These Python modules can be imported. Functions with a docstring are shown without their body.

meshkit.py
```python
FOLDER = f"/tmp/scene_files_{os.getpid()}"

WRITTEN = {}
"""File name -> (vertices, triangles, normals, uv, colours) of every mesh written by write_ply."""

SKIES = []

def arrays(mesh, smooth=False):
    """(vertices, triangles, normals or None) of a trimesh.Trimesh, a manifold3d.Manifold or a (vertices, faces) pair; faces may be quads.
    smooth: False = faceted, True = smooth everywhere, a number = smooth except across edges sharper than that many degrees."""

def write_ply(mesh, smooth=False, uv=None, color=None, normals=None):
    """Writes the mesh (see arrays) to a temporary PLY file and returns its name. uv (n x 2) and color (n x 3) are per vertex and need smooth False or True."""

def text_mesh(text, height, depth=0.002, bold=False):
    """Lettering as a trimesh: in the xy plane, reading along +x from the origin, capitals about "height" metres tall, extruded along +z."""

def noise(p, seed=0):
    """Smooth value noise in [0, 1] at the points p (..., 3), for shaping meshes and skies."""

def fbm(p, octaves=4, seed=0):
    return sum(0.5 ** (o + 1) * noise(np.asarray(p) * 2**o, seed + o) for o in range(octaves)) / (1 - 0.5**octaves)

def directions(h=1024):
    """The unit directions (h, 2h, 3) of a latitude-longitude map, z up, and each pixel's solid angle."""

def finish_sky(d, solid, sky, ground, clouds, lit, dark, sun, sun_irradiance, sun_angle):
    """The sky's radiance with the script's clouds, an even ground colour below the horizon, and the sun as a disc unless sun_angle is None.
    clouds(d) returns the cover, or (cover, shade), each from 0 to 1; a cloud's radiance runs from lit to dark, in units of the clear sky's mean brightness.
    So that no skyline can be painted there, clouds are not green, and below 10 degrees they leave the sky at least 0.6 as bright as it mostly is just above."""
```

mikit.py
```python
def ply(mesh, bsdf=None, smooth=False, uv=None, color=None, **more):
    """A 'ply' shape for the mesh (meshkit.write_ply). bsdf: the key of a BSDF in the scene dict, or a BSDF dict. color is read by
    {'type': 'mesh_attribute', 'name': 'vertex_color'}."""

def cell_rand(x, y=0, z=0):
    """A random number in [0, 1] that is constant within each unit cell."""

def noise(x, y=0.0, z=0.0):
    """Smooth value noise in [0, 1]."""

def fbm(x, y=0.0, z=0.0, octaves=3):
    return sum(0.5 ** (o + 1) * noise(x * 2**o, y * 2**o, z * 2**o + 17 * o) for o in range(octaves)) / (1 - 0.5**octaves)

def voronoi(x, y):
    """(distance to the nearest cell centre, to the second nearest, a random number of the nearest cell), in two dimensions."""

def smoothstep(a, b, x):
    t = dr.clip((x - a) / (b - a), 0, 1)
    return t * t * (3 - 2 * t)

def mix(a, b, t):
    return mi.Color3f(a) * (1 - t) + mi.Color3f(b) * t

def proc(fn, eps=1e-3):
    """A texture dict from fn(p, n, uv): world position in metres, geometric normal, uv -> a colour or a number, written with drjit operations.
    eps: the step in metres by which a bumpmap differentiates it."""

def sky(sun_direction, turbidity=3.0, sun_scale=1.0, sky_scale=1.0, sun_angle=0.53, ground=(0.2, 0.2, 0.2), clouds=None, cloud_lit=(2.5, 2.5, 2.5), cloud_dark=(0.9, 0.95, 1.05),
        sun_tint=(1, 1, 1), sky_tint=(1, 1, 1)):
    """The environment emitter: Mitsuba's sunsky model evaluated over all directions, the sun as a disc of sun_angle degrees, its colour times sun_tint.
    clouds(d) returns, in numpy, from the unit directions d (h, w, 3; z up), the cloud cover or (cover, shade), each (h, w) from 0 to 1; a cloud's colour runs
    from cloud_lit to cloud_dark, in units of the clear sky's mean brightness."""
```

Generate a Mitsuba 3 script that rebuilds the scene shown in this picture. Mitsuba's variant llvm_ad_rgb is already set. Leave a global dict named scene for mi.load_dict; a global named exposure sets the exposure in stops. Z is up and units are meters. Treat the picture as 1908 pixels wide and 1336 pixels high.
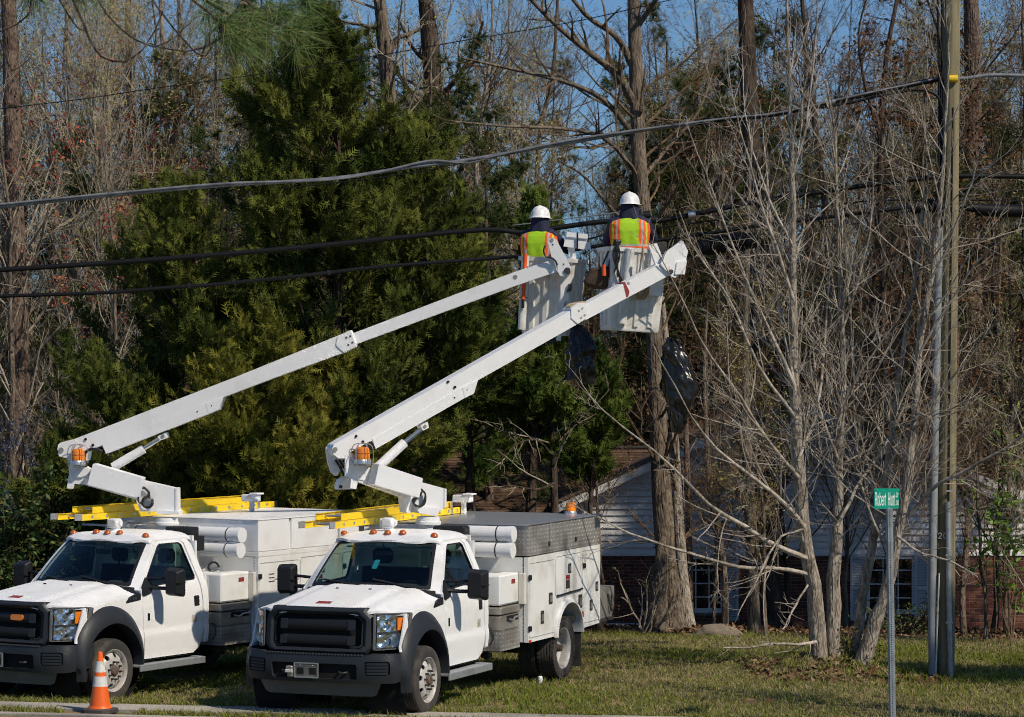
import math
import numpy as np, trimesh, manifold3d as m3, drjit as dr, mitsuba as mi
from shapely.geometry import Polygon, Point, box as sbox, LineString
from shapely import affinity
from shapely.ops import unary_union
import mikit, meshkit
from mikit import proc, noise, fbm, voronoi, cell_rand, smoothstep, mix

T = mi.ScalarTransform4f
scene, labels = {}, {}
PI = math.pi
# ------------------------------------------------------------------ camera, sky, exposure
F, H, CX, CY = 5434.0, 4.25, 954.0, 668.0            # focal length in photograph pixels, camera height in metres, image centre
scene['camera'] = {'type': 'perspective', 'fov': 2 * math.degrees(math.atan(954 / F)), 'fov_axis': 'x', 'near_clip': 0.5, 'far_clip': 3000.0,
                   'to_world': T().look_at(origin=[0, 0, H], target=[0, 10, H], up=[0, 0, 1])}
SUN_AZ, SUN_EL = math.radians(47), math.radians(42)    # azimuth to the right of straight behind the camera
SUN = np.array([math.sin(SUN_AZ) * math.cos(SUN_EL), -math.cos(SUN_AZ) * math.cos(SUN_EL), math.sin(SUN_EL)])
scene['sky_light'] = mikit.sky(SUN.tolist(), turbidity=2.5, sky_scale=0.84, sky_tint=(0.71, 0.94, 1.17), sun_tint=(0.925, 1.0, 1.11), ground=(0.12, 0.12, 0.09))
exposure = 1.42


def at(px, py, y):
    """The point at depth y behind a point of the photograph."""
    return np.array([(px - CX) * y / F, y, H - (py - CY) * y / F])


# ------------------------------------------------------------------ bookkeeping
_used = {}


def put(key, shape):
    """Enter a shape under the next free number of its key."""
    n = _used.get(key, -1) + 1
    _used[key] = n
    k = key if n == 0 else f'{key}_{n:03d}'
    scene[k] = shape
    return k


def name(key):
    """A key for a thing or part that has only children."""
    n = _used.get(key, -1) + 1
    _used[key] = n
    return key if n == 0 else f'{key}_{n:03d}'


def say(key, label, cat, group=None):
    labels[key] = {'label': label, 'category': cat}
    if group:
        labels[key]['group'] = group
    return key


def struct(key, mesh, m, smooth=False, **k):
    scene[key] = mikit.ply(mesh, m, smooth, **k)
    labels[key] = {'kind': 'structure'}


# ------------------------------------------------------------------ mesh helpers
def tm(v, f):
    return trimesh.Trimesh(np.asarray(v, float), np.asarray(f, int), process=False)


def cat(ms):
    return trimesh.util.concatenate([m for m in ms if m is not None and len(m.faces)])


def of(man):
    m = man.to_mesh()
    return tm(m.vert_properties[:, :3], m.tri_verts)


def man(mesh):
    mesh = mesh.copy()
    mesh.merge_vertices()
    return m3.Manifold(m3.Mesh(np.asarray(mesh.vertices, np.float32), np.asarray(mesh.faces, np.uint32)))


_BF = np.array([[0, 1, 3], [0, 3, 2], [4, 6, 7], [4, 7, 5], [0, 4, 5], [0, 5, 1], [2, 3, 7], [2, 7, 6], [0, 2, 6], [0, 6, 4], [1, 5, 7], [1, 7, 3]])


def bx(x0, x1, y0, y1, z0, z1, c=0.0):
    """Box, its edges chamfered by c."""
    lo, hi = np.minimum([x0, y0, z0], [x1, y1, z1]).astype(float), np.maximum([x0, y0, z0], [x1, y1, z1]).astype(float)
    if not c:
        return tm([[(lo, hi)[i][0], (lo, hi)[j][1], (lo, hi)[k][2]] for i in (0, 1) for j in (0, 1) for k in (0, 1)], _BF)
    p = []
    for i in (0, 1):
        for j in (0, 1):
            for k in (0, 1):
                q = np.array([(lo, hi)[i][0], (lo, hi)[j][1], (lo, hi)[k][2]])
                s = np.array([1 - 2 * i, 1 - 2 * j, 1 - 2 * k]) * c
                p += [q + s * [0, 1, 1], q + s * [1, 0, 1], q + s * [1, 1, 0]]
    return trimesh.convex.convex_hull(np.array(p))


def frame_of(d, ref=(0, 0, 1)):
    d = np.asarray(d, float) / np.linalg.norm(d)
    ref = np.array([1.0, 0, 0]) if abs(d @ np.asarray(ref, float)) > 0.95 else np.asarray(ref, float)
    a = np.cross(ref, d)
    a /= np.linalg.norm(a)
    return a, np.cross(d, a), d


def cyl(p, q, r, n=16, r2=None):
    p, q = np.asarray(p, float), np.asarray(q, float)
    a, b, _ = frame_of(q - p)
    t = np.arange(n) * 2 * PI / n
    ring = np.cos(t)[:, None] * a + np.sin(t)[:, None] * b
    v = np.vstack([p + r * ring, q + (r if r2 is None else r2) * ring, [p], [q]])
    i, j = np.arange(n), (np.arange(n) + 1) % n
    f = np.vstack([np.c_[i, j, j + n], np.c_[i, j + n, i + n], np.c_[j, i, i * 0 + 2 * n], np.c_[i + n, j + n, i * 0 + 2 * n + 1]])
    return tm(v, f)


def tubes(P, R, n=4, cap=False):
    """Many tubes in one mesh: P (B, K, 3) centre lines, R (B, K) radii."""
    P, R = np.asarray(P, float), np.asarray(R, float)
    if P.ndim == 2:
        P, R = P[None], np.broadcast_to(R, P.shape[:1])[None]
    B, K, _ = P.shape
    t = np.gradient(P, axis=1)
    t /= np.linalg.norm(t, axis=2, keepdims=True) + 1e-12
    main = t.mean(1, keepdims=True)
    ref = np.where(np.abs(main[..., 2:3]) > 0.8, [[[1.0, 0.13, 0]]], [[[0, 0.1, 1.0]]])
    a = np.cross(t, ref)
    a /= np.linalg.norm(a, axis=2, keepdims=True) + 1e-12
    b = np.cross(t, a)
    th = np.arange(n) * 2 * PI / n
    v = P[:, :, None] + R[:, :, None, None] * (np.cos(th)[:, None] * a[:, :, None] + np.sin(th)[:, None] * b[:, :, None])
    base = (np.arange(B)[:, None, None] * K + np.arange(K - 1)[None, :, None]) * n
    i, j = np.arange(n), (np.arange(n) + 1) % n
    f = np.stack([np.stack([base + i, base + i + n, base + j + n], -1), np.stack([base + i, base + j + n, base + j], -1)], -2).reshape(-1, 3)
    v = v.reshape(-1, 3)
    if cap:
        ends = []
        for e, rev in ((0, False), (K - 1, True)):
            c = len(v) + np.arange(B)
            v = np.vstack([v, P[:, e]])
            o = (np.arange(B)[:, None] * K + e) * n
            q = np.stack([np.broadcast_to(c[:, None], (B, n)), o + i, o + j], -1).reshape(-1, 3)
            ends.append(q[:, ::-1] if rev else q)
        f = np.vstack([f] + ends)
    return tm(v, f)


def smoothline(pts, k=24):
    """Catmull-Rom through the points, k samples."""
    p = np.asarray(pts, float)
    if len(p) < 3:
        return p[0] + (p[-1] - p[0]) * np.linspace(0, 1, k)[:, None]
    q = np.vstack([2 * p[0] - p[1], p, 2 * p[-1] - p[-2]])
    u = np.linspace(0, len(p) - 1 - 1e-9, k)
    i = u.astype(int)
    t = (u - i)[:, None]
    a, b, c, d = q[i], q[i + 1], q[i + 2], q[i + 3]
    return 0.5 * (2 * b + (c - a) * t + (2 * a - 5 * b + 4 * c - d) * t**2 + (3 * b - a - 3 * c + d) * t**3)


def rope(pts, r, n=6, k=24):
    p = smoothline(pts, k)
    return tubes(p, np.full(len(p), r), n, cap=True)


def lathe(prof, n=32, axis='z'):
    """Closed profile [(r, h)...] turned about an axis."""
    m = trimesh.creation.revolve(np.array(list(prof) + [prof[0]], float), sections=n)
    if m.volume < 0:
        m.invert()
    v = np.array(m.vertices)
    if axis == 'y':
        v = v[:, [0, 2, 1]] * [1, 1, -1]
    if axis == 'x':
        v = v[:, [2, 0, 1]]
    m = tm(v, m.faces)
    return m


def dense(v, f, ml):
    """Split every edge longer than ml, without cracks."""
    for _ in range(12):
        e = np.sort(np.vstack([f[:, [0, 1]], f[:, [1, 2]], f[:, [2, 0]]]), axis=1)
        u, inv = np.unique(e, axis=0, return_inverse=True)
        inv = inv.reshape(3, -1).T
        long = np.linalg.norm(v[u[:, 0]] - v[u[:, 1]], axis=1) > ml
        if not long.any():
            break
        mid = np.full(len(u), -1)
        mid[long] = len(v) + np.arange(long.sum())
        v = np.vstack([v, (v[u[long, 0]] + v[u[long, 1]]) / 2])
        m, out = mid[inv], []
        k = (m >= 0).sum(1)
        out.append(f[k == 0])
        for s in range(3):
            a, b, c = f[:, s], f[:, (s + 1) % 3], f[:, (s + 2) % 3]
            ab, bc, ca = m[:, s], m[:, (s + 1) % 3], m[:, (s + 2) % 3]
            q = (k == 1) & (ab >= 0)
            out += [np.c_[a, ab, c][q], np.c_[ab, b, c][q]]
            q = (k == 2) & (ca < 0)
            out += [np.c_[ab, b, bc][q], np.c_[a, ab, bc][q], np.c_[a, bc, c][q]]
        q = k == 3
        a, b, c = f[q].T
        ab, bc, ca = m[q].T
        out += [np.c_[a, ab, ca], np.c_[ab, b, bc], np.c_[ca, bc, c], np.c_[ab, bc, ca]]
        f = np.vstack(out)
    return v, f


def rpoly(pts, r=0.0):
    """Polygon with corners rounded by r."""
    p = Polygon(pts) if not isinstance(pts, Polygon) else pts
    return p.buffer(-r, quad_segs=4).buffer(r, quad_segs=4).simplify(0.0006) if r else p


def panel(poly, f, t, ml=0.09):
    """A plate of thickness t: f(u, v, w) gives the 3-D point, w = depth below its outer face."""
    out = []
    for g in getattr(poly, 'geoms', [poly]):
        e = trimesh.creation.extrude_polygon(g, 1.0, engine='earcut')
        v, fc = np.array(e.vertices), np.array(e.faces)
        v[:, 2] *= 1e-4
        v, fc = dense(v, fc, ml)
        w = np.where(v[:, 2] > 0.5e-4, t, 0.0)
        m = tm(np.stack(f(v[:, 0], v[:, 1], w), -1), fc)
        if m.volume < 0:
            m.invert()
        out.append(m)
    return cat(out)


def ss(a, b, x):
    t = np.clip((np.asarray(x, float) - a) / (b - a), 0, 1)
    return t * t * (3 - 2 * t)


def flipy(m):
    return tm(np.array(m.vertices) * [1, -1, 1], np.array(m.faces)[:, ::-1])


def move(m, M):
    return tm(np.array(m.vertices) @ np.asarray(M)[:3, :3].T + np.asarray(M)[:3, 3], m.faces)


def shift(m, x=0, y=0, z=0):
    return tm(np.array(m.vertices) + [x, y, z], m.faces)


def hullof(pts):
    return trimesh.convex.convex_hull(np.asarray(pts, float))


def balls(chain, n=24):
    """Union of the hulls of consecutive balls [(x, y, z, r)...]."""
    s = []
    for a, b in zip(chain[:-1], chain[1:]):
        s.append(m3.Manifold.batch_hull([m3.Manifold.sphere(c[3], n).translate(list(map(float, c[:3]))) for c in (a, b)]))
    return m3.Manifold.batch_boolean(s, m3.OpType.Add)


# ------------------------------------------------------------------ materials
def rgb(*c):
    return {'type': 'rgb', 'value': [float(x) for x in c]}


def bsdf(key, color, rough=0.5, metal=0.0, spec=0.5, coat=0.0, bump=None, bscale=1.0, two=True):
    d = {'type': 'principled', 'base_color': color if isinstance(color, dict) else rgb(*color), 'roughness': rough, 'metallic': metal, 'specular': spec}
    if coat:
        d |= {'clearcoat': coat, 'clearcoat_gloss': 0.9}
    if bump is not None:
        d = {'type': 'bumpmap', 'arbitrary': bump, 'scale': bscale, 'bsdf': d}
    scene[key] = {'type': 'twosided', 'bsdf': d} if two else d


def matte(key, color):
    scene[key] = {'type': 'twosided', 'bsdf': {'type': 'diffuse', 'reflectance': color if isinstance(color, dict) else rgb(*color)}}


VC = {'type': 'mesh_attribute', 'name': 'vertex_color'}


def dirty(base, grime, lo=0.52, hi=0.9, sc=2.2, amt=0.55):
    def fn(p, n, uv):
        k = fbm(p.x * sc, p.y * sc, p.z * sc * 0.8, 3)
        fine = noise(p.x * 21, p.y * 21, p.z * 7)
        low = smoothstep(0.85, 0.25, p.z + 0.35 * k) * 0.45
        return mix(base, grime, dr.maximum(smoothstep(lo, hi, k * 0.9 + fine * 0.12), low) * amt)
    return proc(fn)


bsdf('paint_white', dirty((0.77, 0.78, 0.80), (0.50, 0.48, 0.44), 0.48, 0.85, 2.4, 0.5), 0.32, coat=0.5)
bsdf('paint_body', dirty((0.74, 0.75, 0.75), (0.46, 0.43, 0.37), 0.45, 0.85, 3.1, 0.6), 0.4, coat=0.25)
bsdf('paint_boom', dirty((0.74, 0.75, 0.77), (0.52, 0.50, 0.46), 0.55, 0.9, 2.6, 0.5), 0.38, coat=0.2)
bsdf('paint_cream', dirty((0.62, 0.60, 0.55), (0.40, 0.36, 0.29), 0.45, 0.85, 5.0, 0.6), 0.45)
bsdf('black_plastic', (0.014, 0.015, 0.018), 0.45, spec=0.3)
bsdf('grey_plastic', dirty((0.022, 0.026, 0.033), (0.05, 0.05, 0.05), 0.5, 0.95, 4.0, 0.5), 0.45, spec=0.3)
bsdf('black_void', (0.006, 0.006, 0.006), 0.9)
bsdf('valance_plastic', dirty((0.10, 0.10, 0.105), (0.20, 0.18, 0.15), 0.4, 0.9, 5.0, 0.6), 0.5)
bsdf('rubber', dirty((0.026, 0.026, 0.027), (0.12, 0.10, 0.085), 0.3, 0.8, 7.0, 0.6), 0.8)
bsdf('wheel_steel', dirty((0.52, 0.52, 0.51), (0.24, 0.19, 0.15), 0.4, 0.85, 9.0, 0.75), 0.4)
bsdf('rusty_hub', dirty((0.14, 0.09, 0.065), (0.06, 0.045, 0.04), 0.4, 0.7, 30.0, 0.8), 0.7)
bsdf('chrome', (0.78, 0.79, 0.80), 0.14, 1.0)
bsdf('galvanised', dirty((0.42, 0.45, 0.48), (0.27, 0.28, 0.29), 0.35, 0.7, 9.0, 0.7), 0.45, 0.55)
bsdf('aluminium', (0.58, 0.59, 0.60), 0.35, 0.8)
bsdf('stainless_worn', dirty((0.42, 0.40, 0.36), (0.24, 0.21, 0.17), 0.35, 0.8, 6.0, 0.7), 0.42, 0.6)
bsdf('steel_dark', (0.05, 0.048, 0.045), 0.6, 0.3)
bsdf('amber_lens', (0.75, 0.21, 0.008), 0.12, coat=1.0)
bsdf('amber_dark', (0.42, 0.085, 0.006), 0.14, coat=1.0)
bsdf('red_lens', (0.45, 0.02, 0.015), 0.2, coat=0.6)
bsdf('red_sticker', (0.24, 0.03, 0.03), 0.5)
bsdf('yellow_frp', dirty((0.80, 0.56, 0.015), (0.52, 0.34, 0.03), 0.5, 0.9, 6.0, 0.5), 0.42)
bsdf('yellow_decal', (0.75, 0.50, 0.02), 0.5)
bsdf('decal_tan', (0.42, 0.31, 0.18), 0.6)
bsdf('decal_grey', (0.42, 0.42, 0.42), 0.6)
bsdf('blue_tag', (0.05, 0.45, 0.62), 0.5)
bsdf('paper', (0.65, 0.72, 0.66), 0.7)
bsdf('seat_cloth', (0.022, 0.022, 0.024), 0.9, spec=0.1)
bsdf('dash_plastic', (0.075, 0.08, 0.085), 0.6)
bsdf('trim_beige', (0.34, 0.36, 0.35), 0.7)
bsdf('frp_bucket', dirty((0.66, 0.66, 0.64), (0.42, 0.40, 0.36), 0.42, 0.8, 6.0, 0.6), 0.4)
bsdf('hose', (0.014, 0.014, 0.015), 0.4)
bsdf('tarp_black', (0.011, 0.011, 0.011), 0.24, spec=0.5)
bsdf('leather', (0.055, 0.032, 0.02), 0.7)
bsdf('rope_tan', (0.36, 0.25, 0.13), 0.85)
bsdf('tool_orange', (0.72, 0.10, 0.012), 0.4)
bsdf('navy_cloth', (0.016, 0.019, 0.05), 0.9)
bsdf('glove', (0.30, 0.24, 0.16), 0.9)
bsdf('skin', (0.38, 0.21, 0.14), 0.55)
bsdf('jeans', (0.03, 0.04, 0.08), 0.9)
bsdf('helmet_white', dirty((0.74, 0.75, 0.76), (0.45, 0.44, 0.42), 0.5, 0.9, 12.0, 0.35), 0.3, coat=0.4)
bsdf('vest_cloth', VC, 0.75)
scene['glass'] = {'type': 'thindielectric', 'int_ior': 1.5}
scene['glass_tint'] = {'type': 'thindielectric', 'int_ior': 1.5, 'specular_transmittance': rgb(0.55, 0.68, 0.64), 'specular_reflectance': rgb(0.55, 0.55, 0.55)}


def diamond(p, n, uv):
    """Tread plate: short raised bars in alternating directions, uv in metres."""
    s = 19.0
    u, v = uv.x * s, uv.y * s
    iu, iv = dr.floor(u), dr.floor(v)
    a, b = u - iu - 0.5, v - iv - 0.5
    odd = (iu + iv) - 2 * dr.floor((iu + iv) * 0.5)
    c, d = dr.select(odd > 0.5, a + b, a - b), dr.select(odd > 0.5, a - b, a + b)
    e = dr.sqrt(dr.square(c * 0.95) + dr.square(d * 3.2))
    return 1.0 - smoothstep(0.25, 0.62, e)


def diamond_tone(p, n, uv):
    k = fbm(p.x * 4, p.y * 4, p.z * 4, 3)
    return mix((0.70, 0.69, 0.67), (0.42, 0.40, 0.37), smoothstep(0.35, 0.75, k)) * (0.55 + 0.60 * diamond(p, n, uv))


bsdf('tread_plate', proc(diamond_tone), 0.36, 0.5, bump=proc(diamond, 2e-3), bscale=0.008)
# ------------------------------------------------------------------ ground, pavement, grass, litter
def gz(x, y):
    x, y = np.asarray(x, float), np.asarray(y, float)
    z = -0.06 * ss(36.5, 40, y) - 0.16 * ss(40, 46, y) - 0.55 * ss(45, 54, y) - 0.35 * ss(53, 58, y)
    z = z - 0.125 * ss(-2.0, -4.6, x) * ss(36.0, 36.9, y) * (1 - 0.6 * ss(44, 50, y)) - 0.13 * ss(3.5, 5.5, x) * ss(37.5, 39.5, y) * (1 - ss(44, 50, y))
    z = z + 0.20 * np.exp(-((x - 4.45) / 0.9) ** 2 - ((y - 40.5) / 0.9) ** 2) + 0.10 * np.exp(-((x - 3.2) / 2.2) ** 2 - ((y - 53.4) / 1.3) ** 2)
    z = z + 0.05 * (meshkit.fbm(np.stack([x * 0.5, y * 0.5, 0 * x], -1), 3, 4) - 0.5) * ss(36, 39, y)
    return z


def grade(p, n, uv):
    k = fbm(p.x * 0.9, p.y * 0.9, 0, 4)
    f = fbm(p.x * 9, p.y * 9, 3, 3)
    dirt = smoothstep(0.60, 0.78, fbm(p.x * 1.7 + 40, p.y * 1.7, 5, 4))
    g = mix((0.075, 0.085, 0.028), (0.16, 0.13, 0.065), smoothstep(0.35, 0.7, k * 0.6 + f * 0.4))
    g = mix(g, (0.21, 0.13, 0.075), dirt * 0.8)
    wood = smoothstep(45.5, 49.5, p.y + 4.0 * (k - 0.5))
    return mix(g, mix((0.085, 0.056, 0.036), (0.15, 0.10, 0.065), f), wood)


bsdf('soil', proc(grade), 0.95, spec=0.1)
xs = np.unique(np.r_[np.linspace(-400, -20, 14), np.linspace(-20, 20, 100), np.linspace(20, 400, 14)])
ys = np.unique(np.r_[[-60, -20, 0, 15, 25, 30], np.linspace(33, 62, 90), np.linspace(62, 120, 14), [150, 200, 300, 500, 900, 1500]])
X, Y = np.meshgrid(xs, ys)
n_, m_ = X.shape
i = (np.arange(n_ - 1)[:, None] * m_ + np.arange(m_ - 1)).ravel()
struct('ground', tm(np.c_[X.ravel(), Y.ravel(), (gz(X, Y) - 0.0).ravel()], np.vstack([np.c_[i, i + 1, i + m_ + 1], np.c_[i, i + m_ + 1, i + m_]])), 'soil', True)

SA, SU = np.array([-6.3, 35.9]), np.array([0.981, -0.196])
SV = np.array([-0.196, -0.981])


def street(u0, u1, v0, v1, z0, z1, c=0.0):
    m = bx(u0, u1, v0, v1, z0, z1, c)
    v = np.array(m.vertices)
    w = SA + v[:, :1] * SU + v[:, 1:2] * SV
    m = tm(np.c_[w, v[:, 2]], m.faces)
    if m.volume < 0:
        m.invert()
    return m


def concrete(p, n, uv):
    k, f = fbm(p.x * 1.3, p.y * 1.3, 0, 4), fbm(p.x * 38, p.y * 38, p.z * 10, 2)
    return mix((0.31, 0.285, 0.25), (0.20, 0.185, 0.165), smoothstep(0.35, 0.7, k)) * (0.8 + 0.4 * f)


bsdf('concrete', proc(concrete), 0.9, spec=0.2)
bsdf('asphalt', proc(lambda p, n, uv: mix((0.05, 0.05, 0.052), (0.085, 0.083, 0.08), fbm(p.x * 20, p.y * 20, 0, 3))), 0.9)
scene['sidewalk'] = mikit.ply(street(-16, 16, 0.0, 0.56, -0.25, 0.012), 'concrete')
labels['sidewalk'] = {'kind': 'structure'}
for k in range(-7, 8):
    put('sidewalk__slab', mikit.ply(street(k * 1.5 + 0.006, k * 1.5 + 1.494, 0.004, 0.556, 0.0, 0.032 + 0.006 * ((k * 7) % 3), 0.006), 'concrete', 30))
scene['kerb'] = mikit.ply(street(-30, 30, 0.96, 1.12, -0.3, 0.03, 0.01), 'concrete', 30)
labels['kerb'] = {'kind': 'structure'}
scene['road'] = mikit.ply(street(-60, 60, 1.12, 9.0, -0.3, -0.10), 'asphalt')
labels['road'] = {'kind': 'structure'}
rng = np.random.default_rng(11)


def in_walk(x, y):
    d = np.stack([x - SA[0], y - SA[1]], -1)
    v = d @ SV
    return ((v > -0.03) & (v < 0.60)) | (v > 0.93)


def blades(n, seed, size=1.0, dead=0.35, tall=1.0):
    r = np.random.default_rng(seed)
    tuft = r.uniform(-size / 2, size / 2, (n // 8, 2))
    p = tuft[r.integers(0, len(tuft), n)] + r.normal(0, 0.018, (n, 2))
    h = r.gamma(4, 0.0105, n) * tall + 0.012
    a, ln = r.uniform(0, 2 * PI, n), r.normal(0, 0.5, (n, 2)) * h[:, None] * 1.3
    w = 0.0035 + 0.002 * r.random(n)
    d = np.stack([np.cos(a), np.sin(a)], -1) * w[:, None]
    b0, b1 = np.c_[p - d, np.full(n, -0.01)], np.c_[p + d, np.full(n, -0.01)]
    m0, m1 = np.c_[p - d * 0.7 + ln * 0.4, h * 0.6], np.c_[p + d * 0.7 + ln * 0.4, h * 0.6]
    t = np.c_[p + ln, h]
    v = np.stack([b0, b1, m1, m0, t], 1).reshape(-1, 3)
    k = np.arange(n)[:, None] * 5
    f = np.vstack([k + [0, 1, 2], k + [0, 2, 3], k + [3, 2, 4]])
    g = np.array([0.135, 0.182, 0.034]) * r.uniform(0.6, 1.5, (n, 1)) + np.array([0.06, 0.03, 0.0]) * r.random((n, 1))
    s = np.array([0.42, 0.34, 0.195]) * r.uniform(0.5, 1.1, (n, 1))
    c = np.where(r.random((n, 1)) < dead, s, g)
    return tm(v, f), np.repeat(c, 5, axis=0)


matte('grass_blade', VC)
for k, (dead, tall) in enumerate(((0.33, 0.9), (0.62, 0.7), (0.16, 1.25), (0.48, 0.85))):
    m, c = blades(1350, k, 1.15, dead, tall)
    scene[f'grass_patch_{k}'] = {'type': 'shapegroup', 'blades': mikit.ply(m, 'grass_blade', False, color=c)}
k = 0
labels['grass'] = {'kind': 'stuff', 'label': 'short patchy spring grass with dry straw on the verge', 'category': 'grass'}
for gx in np.arange(-8.5, 9.0, 1.0):
    for gy in np.arange(34.2, 51.5, 1.0):
        if abs(gx) > gy * 954 / F + 0.8:
            continue
        x, y = gx + rng.uniform(-0.15, 0.15), gy + rng.uniform(-0.15, 0.15)
        w = meshkit.fbm(np.array([x * 0.35, y * 0.35, 1.0]), 3)
        if y > 47.5 and rng.random() < (y - 47.5) / 4:
            continue
        v_ = (np.array([x, y]) - SA) @ SV
        if v_ > -0.45:
            continue
        bare = False
        for t_, a_ in (((-1.967, 35.27), 21.75), ((-5.973, 37.83), 31.6)):
            q_, a_ = np.array([x, y]) - t_, math.radians(a_)
            lx, ly = q_ @ [-math.sin(a_), -math.cos(a_)], q_ @ [math.cos(a_), -math.sin(a_)]
            bare |= -5.2 < lx < 0.8 and abs(ly) < 0.9 and rng.random() < 0.6
        if bare:
            continue
        k += 1
        e = 0.4
        tx, ty = float(gz(x + e, y) - gz(x - e, y)) / (2 * e), float(gz(x, y + e) - gz(x, y - e)) / (2 * e)
        v = 0 if w < 0.5 else 3
        v = 1 if w > 0.58 else 2 if w < 0.42 else v
        M = np.eye(4)
        M[:3, :3] = np.array([[1, 0, 0], [0, 1, 0], [tx, ty, 1]]) @ trimesh.transformations.rotation_matrix(rng.uniform(0, 6.28), [0, 0, 1])[:3, :3]
        M[:3, 3] = [x, y, float(gz(x, y)) + 0.003]
        scene[f'grass__{k:03d}'] = {'type': 'instance', 'group': {'type': 'ref', 'id': f'grass_patch_{v}'}, 'to_world': T(M)}
# the strips along the pavement
m, c = blades(420, 77, 0.36, 0.3, 1.0)
scene['grass_patch_9'] = {'type': 'shapegroup', 'blades': mikit.ply(m, 'grass_blade', False, color=c)}
for u in np.arange(-3, 10, 0.32):
    for v0, hh in ((0.74, 1.0), (-0.20, 0.9)):
        p = SA + (u + rng.uniform(-0.05, 0.05)) * SU + (v0 + rng.uniform(-0.02, 0.02)) * SV
        if np.hypot(*(p - [-4.93, 34.9])) < 0.36:
            continue
        k += 1
        M = np.eye(4)
        M[:3, :3] = trimesh.transformations.rotation_matrix(rng.uniform(0, 6.28), [0, 0, 1])[:3, :3] * [1, 1, hh]
        M[:3, 3] = [*p, float(gz(*p)) + 0.003]
        scene[f'grass__{k:03d}'] = {'type': 'instance', 'group': {'type': 'ref', 'id': 'grass_patch_9'}, 'to_world': T(M)}


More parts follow.
